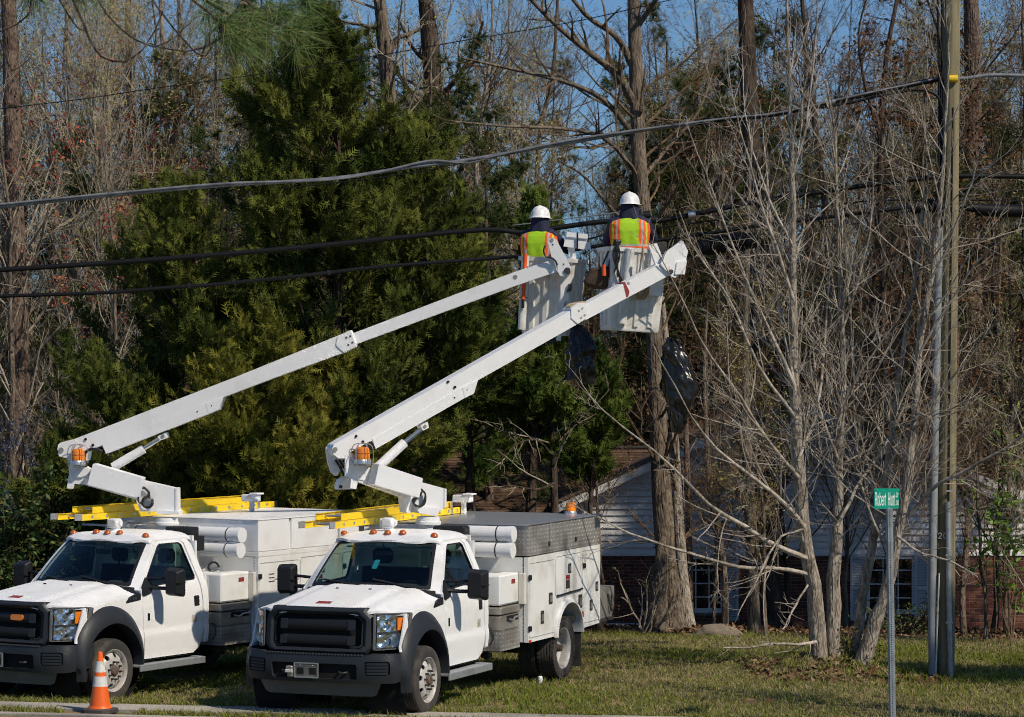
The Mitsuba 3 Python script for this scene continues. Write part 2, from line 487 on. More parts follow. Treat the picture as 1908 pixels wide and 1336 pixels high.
def litter(n, x0, x1, y0, y1, seed, size=(0.03, 0.075)):
    r = np.random.default_rng(seed)
    x, y = r.uniform(x0, x1, n), r.uniform(y0, y1, n)
    s = r.uniform(*size, n)
    a, t = r.uniform(0, 2 * PI, n), r.normal(0, 0.45, (n, 2))
    ax = np.stack([np.cos(a), np.sin(a), t[:, 0]], -1) * s[:, None]
    bx_ = np.stack([-np.sin(a), np.cos(a), t[:, 1]], -1) * s[:, None] * 0.55
    c = np.c_[x, y, gz(x, y) + 0.012 + 0.02 * r.random(n)]
    v = np.stack([c - ax, c - bx_ + [0, 0, 0.008], c + ax, c + bx_ + [0, 0, 0.008]], 1).reshape(-1, 3)
    k = np.arange(n)[:, None] * 4
    col = np.array([[0.17, 0.085, 0.045], [0.24, 0.15, 0.085], [0.11, 0.06, 0.04], [0.30, 0.22, 0.14]])[r.integers(0, 4, n)] * r.uniform(0.6, 1.15, (n, 1))
    return tm(v, np.vstack([k + [0, 1, 2], k + [0, 2, 3]])), np.repeat(col, 4, axis=0)


ls = [litter(9000, 0.8, 9.5, 49.0, 56.5, 3), litter(1500, 3.2, 6.0, 38.6, 41.6, 4), litter(900, -8, 9, 35.5, 48, 6, (0.02, 0.045)), litter(2500, -10, 1, 46, 56, 8)]
n0, vs, fs, cs = 0, [], [], []
for m, c in ls:
    vs.append(m.vertices)
    fs.append(np.array(m.faces) + n0)
    cs.append(c)
    n0 += len(m.vertices)
scene['leaf_litter'] = mikit.ply(tm(np.vstack(vs), np.vstack(fs)), 'grass_blade', False, color=np.vstack(cs))
labels['leaf_litter'] = {'kind': 'stuff', 'label': 'brown fallen leaves under the trees by the house', 'category': 'leaves'}
# ------------------------------------------------------------------ the house: brick below, lap siding in the gable, brown shingle roof to the left
HY = 57.5
hx = lambda px, y=HY: (px - CX) * y / F
hz = lambda py, y=HY: H - (py - CY) * y / F
BRICKS = [(0.145, 0.052, 0.036), (0.105, 0.040, 0.032), (0.175, 0.072, 0.047), (0.075, 0.034, 0.030)]
for k, c in enumerate(BRICKS):
    bsdf(f'brick_{k}', proc(lambda p, n, uv, c=c: mi.Color3f(*c) * (0.65 + 0.7 * fbm(p.x * 40, p.y * 40, p.z * 40, 2))), 0.9, spec=0.2)
bsdf('mortar', proc(lambda p, n, uv: mix((0.30, 0.27, 0.23), (0.20, 0.18, 0.16), fbm(p.x * 15, p.y * 15, p.z * 15, 3))), 0.95, spec=0.1)
bsdf('siding_white', dirty((0.68, 0.68, 0.69), (0.40, 0.41, 0.42), 0.4, 0.9, 1.6, 0.6), 0.6)
bsdf('trim_white', dirty((0.66, 0.67, 0.69), (0.45, 0.45, 0.45), 0.4, 0.9, 2.2, 0.5), 0.6)
bsdf('shutter_grey', dirty((0.52, 0.54, 0.58), (0.36, 0.37, 0.39), 0.4, 0.9, 2.2, 0.5), 0.6)
bsdf('shingle', VC, 0.95, spec=0.1)
bsdf('roof_felt', (0.085, 0.06, 0.048), 0.95, spec=0.1)
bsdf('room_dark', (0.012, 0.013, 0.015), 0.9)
HO = 'brick_house'
say(HO, 'low brick house with pale lap-sided gable and brown shingle roof behind the bare trees', 'house')
X0, X1, ZB, ZS = hx(1052), 10.9, -1.55, hz(1032)
SL, XA = 0.455, hx(1472)
ZE = hz(944)
windows = [(hx(1272), hx(1346), hz(1138), hz(1037)), (hx(1618), hx(1702), hz(1140), hz(1037))]
wall = sbox(X0, ZB, X1, ZS)
for (a, b, c, d) in windows:
    wall = wall.difference(sbox(a - 0.03, c - 0.05, b + 0.03, d))
core = trimesh.creation.extrude_polygon(wall, 0.15, engine='earcut')
v = np.array(core.vertices)
mw = tm(np.c_[v[:, 0], HY + 0.012 + v[:, 2], v[:, 1]], core.faces)
if mw.volume < 0:
    mw.invert()
put(f'{HO}__wall', mikit.ply(mw, 'mortar'))
rng = np.random.default_rng(5)
near, rest = [], [[] for _ in BRICKS]
bl, bh, jt = 0.203, 0.0575, 0.0102
for r_, z in enumerate(np.arange(ZB, ZS - 0.03, bh + jt)):
    for x in np.arange(X0 - (bl + jt) / 2 * (r_ % 2), X1, bl + jt):
        a, b = max(x, X0), min(x + bl, X1)
        if b - a < 0.05:
            continue
        cut = False
        for (wa, wb, wc, wd) in windows:
            if z + bh > wc - 0.05 and a < wb + 0.03 and b > wa - 0.03:
                if a >= wa - 0.03 and b <= wb + 0.03:
                    cut = True
                elif a < wa - 0.03:
                    b = min(b, wa - 0.03)
                else:
                    a = max(a, wb + 0.03)
        if cut or b - a < 0.03:
            continue
        q = rng.uniform(-0.003, 0.003)
        m = bx(a, b, HY - 0.002 + q, HY + 0.03, z, min(z + bh, ZS), 0.004)
        k = rng.choice(4, p=(0.38, 0.27, 0.2, 0.15))
        vis = (1.65 < x < 3.0 or 8.95 < x < 10.2) and z > -1.1
        (near if vis else rest[k]).append((m, k) if vis else m)
for m, k in near[:300]:
    put(f'{HO}__wall__brick', mikit.ply(m, f'brick_{k}'))
for m, k in near[300:]:
    rest[k].append(m)
for k in range(4):
    kk = put(f'{HO}__wall__brickwork', mikit.ply(cat(rest[k]), f'brick_{k}'))
    labels[kk] = {'kind': 'stuff'}


def gable_x(z):
    t = np.clip((z - ZE) / SL, 0, None)
    return XA - (XA - X0) + 0.12 + t, XA + (XA - X0) - 0.12 - t


sw_ = put(f'{HO}__gable', mikit.ply((lambda m: tm(np.c_[m.vertices[:, 0], HY + 0.06 + m.vertices[:, 2], m.vertices[:, 1]], m.faces[:, ::-1]))(trimesh.creation.extrude_polygon(Polygon([(X0, ZS), (X1, ZS), (X1, ZE), (XA, ZE + SL * (XA - X0)), (X0, ZE)]), 0.1, engine='earcut')), 'siding_white'))
z = ZS
while z < ZE + SL * (XA - X0) - 0.05:
    z1 = z + 0.127
    if z < ZE:
        a0, a1, b0, b1 = X0 + 0.1, X0 + 0.1, X1, X1
    else:
        a0, b0 = X0 + 0.1 + (z - ZE) / SL, 2 * XA - X0 - 0.1 - (z - ZE) / SL
        a1, b1 = X0 + 0.1 + (z1 - ZE) / SL, 2 * XA - X0 - 0.1 - (z1 - ZE) / SL
    if b1 - a1 > 0.1:
        put(f'{sw_}__siding_board', mikit.ply(hullof([(a0, HY - 0.014, z), (b0, HY - 0.014, z), (a0, HY + 0.058, z), (b0, HY + 0.058, z), (a1, HY + 0.042, z1 + 0.01), (b1, HY + 0.042, z1 + 0.01), (a1, HY + 0.058, z1 + 0.01), (b1, HY + 0.058, z1 + 0.01)]), 'siding_white'))
    z = z1
put(f'{HO}__skirt_board', mikit.ply(bx(X0, X1, HY - 0.03, HY + 0.05, ZS - 0.04, ZS - 0.002, 0.004), 'trim_white'))
for s in (-1, 1):
    xe, za = XA + s * (XA - X0 + 0.25), ZE + SL * (XA - X0)
    ze = za - SL * abs(xe - XA)
    put(f'{HO}__rake_board', mikit.ply(hullof([(x, y, zz + d) for x, zz in ((xe, ze), (XA, za)) for y in (HY - 0.30, HY - 0.27) for d in (-0.04, 0.14)]), 'trim_white'))
    put(f'{HO}__soffit', mikit.ply(hullof([(x, y, zz + d) for x, zz in ((xe, ze), (XA, za)) for y in (HY - 0.27, HY + 0.06) for d in (-0.02, 0.0)]), 'trim_white'))


def shingles(p00, p10, p01, rows, seed, tab=0.31):
    """Courses of shingles between eave (p00-p10) and ridge (p01 above p00)."""
    r = np.random.default_rng(seed)
    p00, p10, p01 = (np.asarray(p, float) for p in (p00, p10, p01))
    u, w = p10 - p00, p01 - p00
    n = np.cross(u, w)
    n /= np.linalg.norm(n)
    n *= np.sign(n[2])
    L = np.linalg.norm(u)
    k = int(L / tab)
    vs, cs, f0 = [], [], []
    for a in range(rows):
        off = r.random()
        for b in range(-1, k + 1):
            s0, s1 = np.clip([(b + off) / k, (b + off + 0.985) / k], 0, 1)
            if s1 - s0 < 1e-4:
                continue
            t0, t1 = a / rows, min((a + 1.12) / rows, 1.0)
            lift = n * (0.014 + 0.006 * r.random())
            q = [p00 + u * s0 + w * t0, p00 + u * s1 + w * t0, p00 + u * s0 + w * t1, p00 + u * s1 + w * t1]
            vs.append([q[0], q[1], q[0] + lift, q[1] + lift, q[2] + n * 0.003, q[3] + n * 0.003])
            cs.append(np.tile(np.array([0.105, 0.066, 0.046]) * r.uniform(0.65, 1.3), (6, 1)))
    N = len(vs)
    i = np.arange(N)[:, None] * 6
    f = np.vstack([i + [0, 1, 3], i + [0, 3, 2], i + [2, 3, 5], i + [2, 5, 4]])
    return tm(np.array(vs).reshape(-1, 3), f), np.vstack(cs)


RY0, RZ0, RY1 = 58.0, hz(966, 58.0), 60.4
RZ1 = hz(834, RY1)
ro = put(f'{HO}__roof', mikit.ply(hullof([(x, y, z + d) for x in (-2.15, 4.5) for y, z in ((RY0, RZ0), (RY1, RZ1), (2 * RY1 - RY0, RZ0)) for d in (-0.10, -0.005)]), 'trim_white'))
m, c = shingles((-2.2, RY0, RZ0), (4.5, RY0, RZ0), (-2.2, RY1, RZ1), 26, 1)
kk = put(f'{ro}__shingles', mikit.ply(m, 'shingle', False, color=c))
labels[kk] = {'kind': 'stuff'}
put(f'{ro}__ridge_cap', mikit.ply(cat([hullof([(x, RY1 + d, RZ1 + 0.012 - abs(d) * 0.4 + e) for x in (x0, x0 + 0.30) for d in (-0.14, 0, 0.14) for e in (0, 0.012)]) for x0 in np.arange(-2.2, 4.2, 0.31)]), 'shingle', False, color=None) if False else mikit.ply(bx(-2.2, 4.5, RY1 - 0.1, RY1 + 0.1, RZ1 - 0.02, RZ1 + 0.035, 0.01), 'steel_dark'))
for s in (-1, 1):
    xe, za = XA + s * (XA - X0 + 0.30), ZE + SL * (XA - X0) + 0.145
    ze = za - SL * abs(xe - XA)
    put(f'{HO}__wing_roof', mikit.ply(hullof([(x, y, zz + d) for x, zz in ((xe, ze), (XA, za)) for y in (HY - 0.34, HY + 6.5) for d in (0, 0.012)]), 'roof_felt'))
put(f'{HO}__side_wall', mikit.ply(bx(-1.9, X0, HY + 0.9, HY + 1.0, -1.5, RZ0), 'brick_1'))
put(f'{HO}__back', mikit.ply(bx(-1.9, X1, HY + 5.9, HY + 6.1, -1.5, 1.2), 'brick_1'))
put(f'{HO}__side_wall', mikit.ply(bx(X1 - 0.1, X1, HY + 0.2, HY + 6, -1.5, ZE), 'brick_1'))
put(f'{HO}__side_wall', mikit.ply(bx(-2.0, -1.9, HY + 0.9, HY + 5, -1.5, RZ0), 'brick_1'))
for (a, b, c, d) in windows:
    w_ = name(f'{HO}__window')
    put(w_ + '__frame', mikit.ply(cat([bx(a - 0.03, a + 0.03, HY - 0.012, HY + 0.09, c, d - 0.002), bx(b - 0.03, b + 0.03, HY - 0.012, HY + 0.09, c, d - 0.002), bx(a + 0.03, b - 0.03, HY - 0.010, HY + 0.088, d - 0.05, d - 0.003), bx(a + 0.03, b - 0.03, HY - 0.010, HY + 0.088, c, c + 0.045)]), 'trim_white'))
    put(w_ + '__sill', mikit.ply(bx(a - 0.05, b + 0.05, HY - 0.04, HY + 0.05, c - 0.045, c - 0.002, 0.004), 'trim_white'))
    for k in range(1, 3):
        x = a + (b - a) * k / 3
        put(w_ + '__muntin', mikit.ply(bx(x - 0.011, x + 0.011, HY + 0.032, HY + 0.056, c + 0.045, d - 0.05), 'trim_white'))
    for k in range(1, 4):
        zz = c + (d - c) * k / 4
        put(w_ + '__muntin', mikit.ply(bx(a + 0.03, b - 0.03, HY + 0.030, HY + 0.058, zz - 0.011, zz + 0.011), 'trim_white'))
    for i_ in range(3):
        for j_ in range(4):
            xa, xb = a + (b - a) * i_ / 3 + 0.012, a + (b - a) * (i_ + 1) / 3 - 0.012
            za_, zb = c + (d - c) * j_ / 4 + 0.012, c + (d - c) * (j_ + 1) / 4 - 0.012
            put(w_ + '__pane', mikit.ply(tm([[xa, HY + 0.045, za_], [xb, HY + 0.045, za_], [xb, HY + 0.045, zb], [xa, HY + 0.045, zb]], [[0, 1, 2], [0, 2, 3]]), 'glass'))
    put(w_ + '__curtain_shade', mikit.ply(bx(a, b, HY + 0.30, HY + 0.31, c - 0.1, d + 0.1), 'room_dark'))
SH = [(hx(1345.5), hx(1376)), (hx(1240), hx(1271)), (hx(1584), hx(1615)), (hx(1703), hx(1731))]
for a, b in SH:
    s_ = name(f'{HO}__shutter')
    c, d = hz(1156), ZS - 0.01
    put(s_ + '__frame', mikit.ply(cat([bx(a, a + 0.05, HY - 0.04, HY - 0.008, c, d), bx(b - 0.05, b, HY - 0.04, HY - 0.008, c, d), bx(a + 0.05, b - 0.05, HY - 0.038, HY - 0.010, c, c + 0.08), bx(a + 0.05, b - 0.05, HY - 0.038, HY - 0.010, d - 0.06, d), bx(a + 0.05, b - 0.05, HY - 0.038, HY - 0.010, (c + d) / 2 - 0.035, (c + d) / 2 + 0.035)]), 'shutter_grey'))
    sl_ = []
    for zz in np.arange(c + 0.09, d - 0.07, 0.032):
        if abs(zz - (c + d) / 2) > 0.045:
            sl_.append(hullof([(x, y, zz + e) for x in (a + 0.05, b - 0.05) for y, e in ((HY - 0.034, 0), (HY - 0.034, 0.006), (HY - 0.014, 0.020), (HY - 0.014, 0.026))]))
    kk = put(s_ + '__slats', mikit.ply(cat(sl_), 'shutter_grey'))
    labels[kk] = {'kind': 'stuff'}
a, b, c, d = hx(1133), hx(1194), hz(1180), hz(1161)
v_ = put(f'{HO}__vent', mikit.ply(bx(a, b, HY - 0.05, HY - 0.004, c, d, 0.004), 'shutter_grey'))
for zz in np.arange(c + 0.02, d - 0.02, 0.025):
    put(v_ + '__louvre', mikit.ply(bx(a + 0.02, b - 0.02, HY - 0.062, HY - 0.051, zz, zz + 0.012), 'shutter_grey'))
put(f'{HO}__wall__meter_box', mikit.ply(bx(hx(1136), hx(1146), HY - 0.12, HY - 0.004, hz(1100), hz(1075), 0.01), 'steel_dark'))
# ------------------------------------------------------------------ the bucket trucks: X forward from the front axle, Y to the driver's side, Z up
TP, _tn = [], {}


def tname(path):
    n = _tn.get(path, -1) + 1
    _tn[path] = n
    return path if n == 0 else f'{path}_{n:03d}'


def tp(path, mesh, mat, smooth=35, uv=None):
    p = tname(path)
    TP.append((p, mikit.ply(mesh, mat, smooth, uv=uv)))
    return p


def ip(x, xs, ys):
    return np.interp(x, xs, ys)


SZ = [0.40, 0.48, 0.60, 0.76, 0.815, 0.86, 1.0, 1.15, 1.30, 1.40, 1.46, 1.95, 2.0, 2.05]
SY = [0.945, 0.960, 0.978, 0.990, 0.990, 0.972, 0.978, 0.976, 0.962, 0.940, 0.915, 0.735, 0.700, 0.64]


def side(u, v, w):
    return u, ip(v, SZ, SY) - w, v


def hood_z(x, y):
    a = np.abs(y)
    zc = 1.318 + 0.17 * (0.86 - x) / 1.31 + 0.012 * np.sin(np.clip((0.86 - x) / 1.3, 0, 1) * PI)
    ze = 1.238 + 0.09 * (0.6 - x) / 1.2
    z = zc - 0.032 * ss(0.40, 0.54, a)
    return z - (z - ze) * ss(0.60, 0.97, a) ** 1.25 - 0.05 * ss(0.76, 0.90, x) ** 2


def both(path, mesh, mat, smooth=35):
    return tp(path, mesh, mat, smooth), tp(path, flipy(mesh), mat, smooth)


# hood and fenders
hood = rpoly([(0.875, -0.45), (0.885, 0), (0.875, 0.45), (0.83, 0.66), (0.77, 0.745), (0.64, 0.87), (0.50, 0.955), (-0.60, 0.955), (-0.50, 0.80), (-0.44, 0.45), (-0.42, 0),
              (-0.44, -0.45), (-0.50, -0.80), (-0.60, -0.955), (0.50, -0.955), (0.64, -0.87), (0.77, -0.745), (0.83, -0.66)], 0.015)
tp('hood', panel(hood, lambda u, v, w: (u, v, hood_z(u, v) - w), 0.03, 0.07), 'paint_white', 50)
for y in (-0.22, 0.22):
    tp('washer_jet', bx(-0.14, -0.11, y - 0.018, y + 0.018, hood_z(-0.12, y) - 0.005, hood_z(-0.12, y) + 0.012, 0.004), 'black_plastic')
tp('hood_sticker', panel(sbox(0.60, -0.06, 0.72, 0.14), lambda u, v, w: (u, v - 0.06, hood_z(u, v - 0.06) + 0.003 - w), 0.002), 'red_sticker')
tp('hood_sticker', panel(sbox(0.60, 0.10, 0.70, 0.24), lambda u, v, w: (u, v - 0.03, hood_z(u, v - 0.03) + 0.003 - w), 0.002), 'paper')
ARCX, ARCZ = 0.03, 0.43
arch_hole = affinity.scale(Point(ARCX, ARCZ).buffer(1, quad_segs=24), 0.60, 0.64)
fender = Polygon([(0.70, 0.80), (0.52, 1.232), (-0.60, 1.318), (-0.655, 1.30), (-0.69, 0.47), (-0.45, 0.40), (0.72, 0.40)]).difference(arch_hole).difference(sbox(0.40, 0, 1, 0.80))
fend = max(getattr(fender, 'geoms', [fender]), key=lambda g: g.area)
both('fender', panel(fend, side, 0.02), 'paint_white', 50)
vent = rpoly([(-0.30, 1.235), (-0.62, 1.262), (-0.635, 1.345), (-0.56, 1.35), (-0.40, 1.31)], 0.012)
both('fender_vent', panel(vent, lambda u, v, w: (u, np.minimum(ip(v, SZ, SY), 0.964) + 0.012 - w, v), 0.02), 'black_plastic')
lt = meshkit.text_mesh('F-550', 0.032, 0.003)
lt = tm(np.c_[-np.array(lt.vertices)[:, 0] - 0.40, np.array(lt.vertices)[:, 2] + 0.977, np.array(lt.vertices)[:, 1] * 1.0 + 1.275], lt.faces)
tp('badge', lt, 'chrome', False)
both('side_lamp', panel(rpoly(sbox(-0.80, 0.98, -0.76, 1.08), 0.012), lambda u, v, w: (u, ip(v, SZ, SY) + 0.006 - w, v), 0.01), 'black_plastic')


def flare(s0=-0.06 * PI, s1=1.06 * PI, n=40):
    th = np.linspace(s0, s1, n)
    w = np.sin(np.clip(th, 0, PI)) ** 0.6
    ro, ri = 0.625 + 0.175 * w, 0.565 + 0.01 * w
    rows = []
    for k, (r, y) in enumerate([(ro, 0.968), (ro - 0.01, 0.992), (ro * 0.72 + ri * 0.28, 1.036), (ro * 0.38 + ri * 0.62, 1.072), (ri + 0.012, 1.088), (ri, 1.080), (ri - 0.004, 0.93)]):
        rows.append(np.c_[ARCX + r * np.cos(th), np.full(n, y), ARCZ + r * np.sin(th) * (1 + 0.0 * w)])
    v = np.array(rows).reshape(-1, 3)
    f = []
    for a in range(len(rows) - 1):
        for b in range(n - 1):
            i = a * n + b
            f += [[i, i + n, i + n + 1], [i, i + n + 1, i + 1]]
    return tm(v, f)


both('fender_flare', flare(), 'grey_plastic', 60)
th = np.linspace(0, PI, 24)
well = tubes(np.array([[ARCX, 0.45, ARCZ], [ARCX, 0.98, ARCZ]]), np.array([0.60, 0.60]), 28)
both('wheel_well', well, 'black_void')
tp('engine_bay', bx(-0.6, 0.80, -0.62, 0.62, 0.5, 1.15), 'black_void')

# front: grille, headlights, bumper


def front(u, v, w):
    return 0.965 - 0.045 * (u / 0.7) ** 2 - 0.10 * np.clip(v - 0.80, 0, 1) - 0.10 * ss(0.52, 0.72, np.abs(u)) * 0.5 - w, u, v


outer = Polygon([(-0.63, 0.775), (0.63, 0.775), (0.715, 0.85), (0.705, 1.20), (0.60, 1.315), (-0.60, 1.315), (-0.705, 1.20), (-0.715, 0.85)])
inner = Polygon([(-0.54, 0.835), (0.54, 0.835), (0.59, 0.88), (0.59, 1.16), (0.52, 1.235), (-0.52, 1.235), (-0.59, 1.16), (-0.59, 0.88)])


def front_round(u, v, w):
    d = np.array([min(outer.exterior.distance(Point(a, b)), inner.exterior.distance(Point(a, b))) for a, b in zip(u, v)])
    x, y, z = front(u, v, w)
    return x - 0.035 * (1 - ss(0.0, 0.035, d)) * (w < 1e-6), y, z


tp('grille_surround', panel(rpoly(outer, 0.02).difference(rpoly(inner, 0.03)), front_round, 0.13, 0.03), 'grey_plastic', 40)
ring = rpoly(inner.buffer(-0.012), 0.03)
tp('grille_trim', panel(ring.difference(ring.buffer(-0.018)).difference(sbox(-0.46, 0, 0.46, 2)), lambda u, v, w: (front(u, v, w)[0] - 0.05, u, v), 0.02), 'grey_plastic')
tp('grille_mesh', panel(inner.buffer(0.01), lambda u, v, w: (front(u, v, w)[0] - 0.115, u, v), 0.01), 'black_void')
for z0, z1 in ((0.872, 0.985), (1.045, 1.178)):
    g = tp('grille_bar', panel(rpoly(sbox(-0.47, z0, 0.47, z1), 0.02), lambda u, v, w: (front(u, v, w)[0] - 0.035 - 0.02 * ((v - (z0 + z1) / 2) / 0.06) ** 2, u, v), 0.03, 0.04), 'black_plastic')
    for s in (-1, 1):
        tp(g + '__bar_cap', panel(rpoly(sbox(s * 0.44 - 0.045, z0 + 0.008, s * 0.44 + 0.045, z1 - 0.008), 0.01), lambda u, v, w: (front(u, v, w)[0] - 0.026, u, v), 0.02), 'grey_plastic')


def hl(u, v, w, off=0.0):
    return 0.885 - 0.40 * (np.clip(u - 0.70, 0, 1) / 0.27) ** 1.7 - 0.05 * np.clip(v - 0.84, 0, 1) - off - w * (1 + 0 * u), u, v


lampshape = rpoly([(0.722, 0.838), (0.93, 0.838), (0.972, 1.0), (0.985, 1.235), (0.725, 1.25)], 0.012)
for s in (1, -1):
    g = (lambda m: m) if s == 1 else flipy
    h = tname('headlight')
    tp(h + '__housing', g(panel(lampshape, lambda u, v, w: hl(u, v, w, 0.075), 0.02, 0.04)), 'steel_dark')
    tp(h + '__reflector', g(panel(sbox(0.735, 1.035, 0.895, 1.235), lambda u, v, w: hl(u, v, w, 0.05 + 0.012 * np.sin(u * 70) * np.sin(v * 36)), 0.01, 0.02)), 'chrome', False)
    tp(h + '__reflector', g(panel(sbox(0.735, 0.85, 0.93, 1.01), lambda u, v, w: hl(u, v, w, 0.05 + 0.012 * np.sin(u * 50 + 1) * np.sin(v * 50)), 0.01, 0.02)), 'chrome', False)
    for (y, z, r) in ((0.80, 1.125, 0.062), (0.81, 0.925, 0.058)):
        x = float(hl(np.array([y]), np.array([z]), 0.0, 0.03)[0][0])
        bowl = lathe([(0.0, -0.05), (r * 0.5, -0.04), (r * 0.85, -0.015), (r, 0.0), (r * 1.06, 0.0), (r * 1.06, -0.055), (0, -0.06)], 20, 'x')
        tp(h + '__bowl', g(shift(bowl, x, y, z)), 'chrome')
        tp(h + '__bulb', g(shift(trimesh.creation.icosphere(2, 0.018), x - 0.02, y, z)), 'paper', True)
    tp(h + '__turn_signal', g(panel(rpoly(sbox(0.905, 1.045, 0.965, 1.195), 0.008), lambda u, v, w: hl(u, v, w, 0.012), 0.02, 0.03)), 'amber_lens')
    tp(h + '__divider', g(panel(sbox(0.735, 1.012, 0.955, 1.032), lambda u, v, w: hl(u, v, w, 0.02), 0.03, 0.04)), 'grey_plastic')
    tp(h + '__lens', g(panel(lampshape, lambda u, v, w: hl(u, v, w, 0.0), 0.002, 0.04)), 'glass', 60)
    tp(h + '__bezel', g(panel(lampshape.buffer(0.012).difference(lampshape.buffer(-0.006)), lambda u, v, w: hl(u, v, w, 0.004), 0.03, 0.04)), 'valance_plastic')

BP = smoothline([(1.015, 0), (1.01, 0.38), (0.985, 0.62), (0.93, 0.80), (0.84, 0.935), (0.70, 1.0), (0.40, 1.015)], 60)
BS = np.r_[0, np.cumsum(np.linalg.norm(np.diff(BP, axis=0), axis=1))]
BL = BS[-1]


def onpath(u, v, w, sc=1.0, dx=0.0):
    a = np.abs(u)
    x, y = ip(a, BS, BP[:, 0]), ip(a, BS, BP[:, 1])
    e = 0.02
    tx, ty = (ip(a + e, BS, BP[:, 0]) - ip(a - e, BS, BP[:, 0])), (ip(a + e, BS, BP[:, 1]) - ip(a - e, BS, BP[:, 1]))
    ln = np.hypot(tx, ty) + 1e-9
    nx, ny = ty / ln, -tx / ln
    return x - nx * w + dx, np.sign(u) * (y - ny * w) * sc, v


def bump_f(u, v, w):
    bulge = 0.03 * np.sin(np.clip((v - 0.44) / 0.34, 0, 1) * PI) - 0.03
    return onpath(u, v, w - bulge)


bumper = Polygon([(-BL, 0.50), (-1.05, 0.44), (1.05, 0.44), (BL, 0.50), (BL, 0.775), (0.74, 0.79), (0.64, 0.765), (-0.64, 0.765), (-0.74, 0.79), (-BL, 0.775)])
opening = rpoly(sbox(-0.555, 0.485, 0.555, 0.665), 0.03)
fogs = [rpoly(sbox(s * 0.80 - 0.155, 0.535, s * 0.80 + 0.155, 0.70), 0.03) for s in (-1, 1)]
tp('bumper', panel(rpoly(bumper, 0.012).difference(unary_union([opening] + fogs)), bump_f, 0.06, 0.05), 'grey_plastic', 40)
tp('bumper_recess', panel(opening.buffer(0.02), lambda u, v, w: onpath(u, v, w + 0.055), 0.02), 'black_void')
for k, s in enumerate((1, -1)):
    fc = tp('fog_cover', panel(fogs[1 - k].buffer(0.005), lambda u, v, w: onpath(u, v, w + 0.03), 0.02), 'black_plastic')
    for z in (0.560, 0.597, 0.634, 0.671):
        tp(fc + '__slat', panel(rpoly(sbox(s * 0.80 - 0.125, z - 0.013, s * 0.80 + 0.125, z + 0.013), 0.01), lambda u, v, w: onpath(u, v, w + 0.008), 0.03), 'grey_plastic')
for k in range(30):
    y = -0.60 + k * 1.2 / 29
    x = float(ip(abs(y), BP[:, 1], BP[:, 0]))
    tp('step_cleat', bx(x - 0.06, x - 0.01, y - 0.013, y + 0.013, 0.758, 0.782, 0.008), 'grey_plastic', False)
tp('bumper_step', panel(sbox(0.84, -0.66, 0.985, 0.66), lambda u, v, w: (u - 0.03 * (v / 0.66) ** 2, v, 0.766 - w + 0 * u), 0.03), 'grey_plastic')
for y in (-0.37, 0.37):
    tp('tow_hook', rope([(0.93, y - 0.05, 0.57), (0.995, y - 0.04, 0.565), (1.01, y, 0.56), (0.995, y + 0.04, 0.565), (0.93, y + 0.05, 0.57)], 0.012), 'steel_dark')
tp('valance', panel(rpoly([(-0.86, 0.45), (-0.80, 0.30), (-0.72, 0.275), (0.72, 0.275), (0.80, 0.30), (0.86, 0.45)], 0.02), lambda u, v, w: onpath(u * 1.0, v, w + 0.10 - 0.35 * (v - 0.45)), 0.02), 'valance_plastic')
both('bumper_end', panel(rpoly(sbox(0.33, 0.47, 0.50, 0.77), 0.02), lambda u, v, w: (u, 0.992 - w + 0 * u, v), 0.03), 'grey_plastic')
pb = tp('plate_bracket', panel(rpoly(sbox(-0.235, 0.495, 0.075, 0.665), 0.012), lambda u, v, w: (1.03 - w + 0 * u, u, v), 0.012), 'valance_plastic')
for y in (-0.16, 0.0):
    tp(pb + '__slot', bx(1.030, 1.034, y - 0.045, y + 0.045, 0.53, 0.61), 'black_void', False)
    tp(pb + '__bolt', shift(trimesh.creation.icosphere(2, 0.008), 1.031, y, 0.638), 'aluminium', True)
tp(pb + '__frame', panel(rpoly(sbox(-0.24, 0.49, 0.08, 0.67), 0.012).difference(rpoly(sbox(-0.226, 0.503, 0.066, 0.657), 0.01)), lambda u, v, w: (1.038 - w + 0 * u, u, v), 0.01), 'aluminium')
pl = tp('trailer_plug', bx(0.99, 1.05, -0.345, -0.255, 0.555, 0.625, 0.012), 'stainless_worn')
tp(pl + '__plug_cover', bx(1.04, 1.056, -0.35, -0.25, 0.545, 0.585, 0.006), 'paint_cream')
tp(pl + '__mount', bx(0.985, 1.035, -0.33, -0.26, 0.495, 0.545, 0.006), 'stainless_worn')

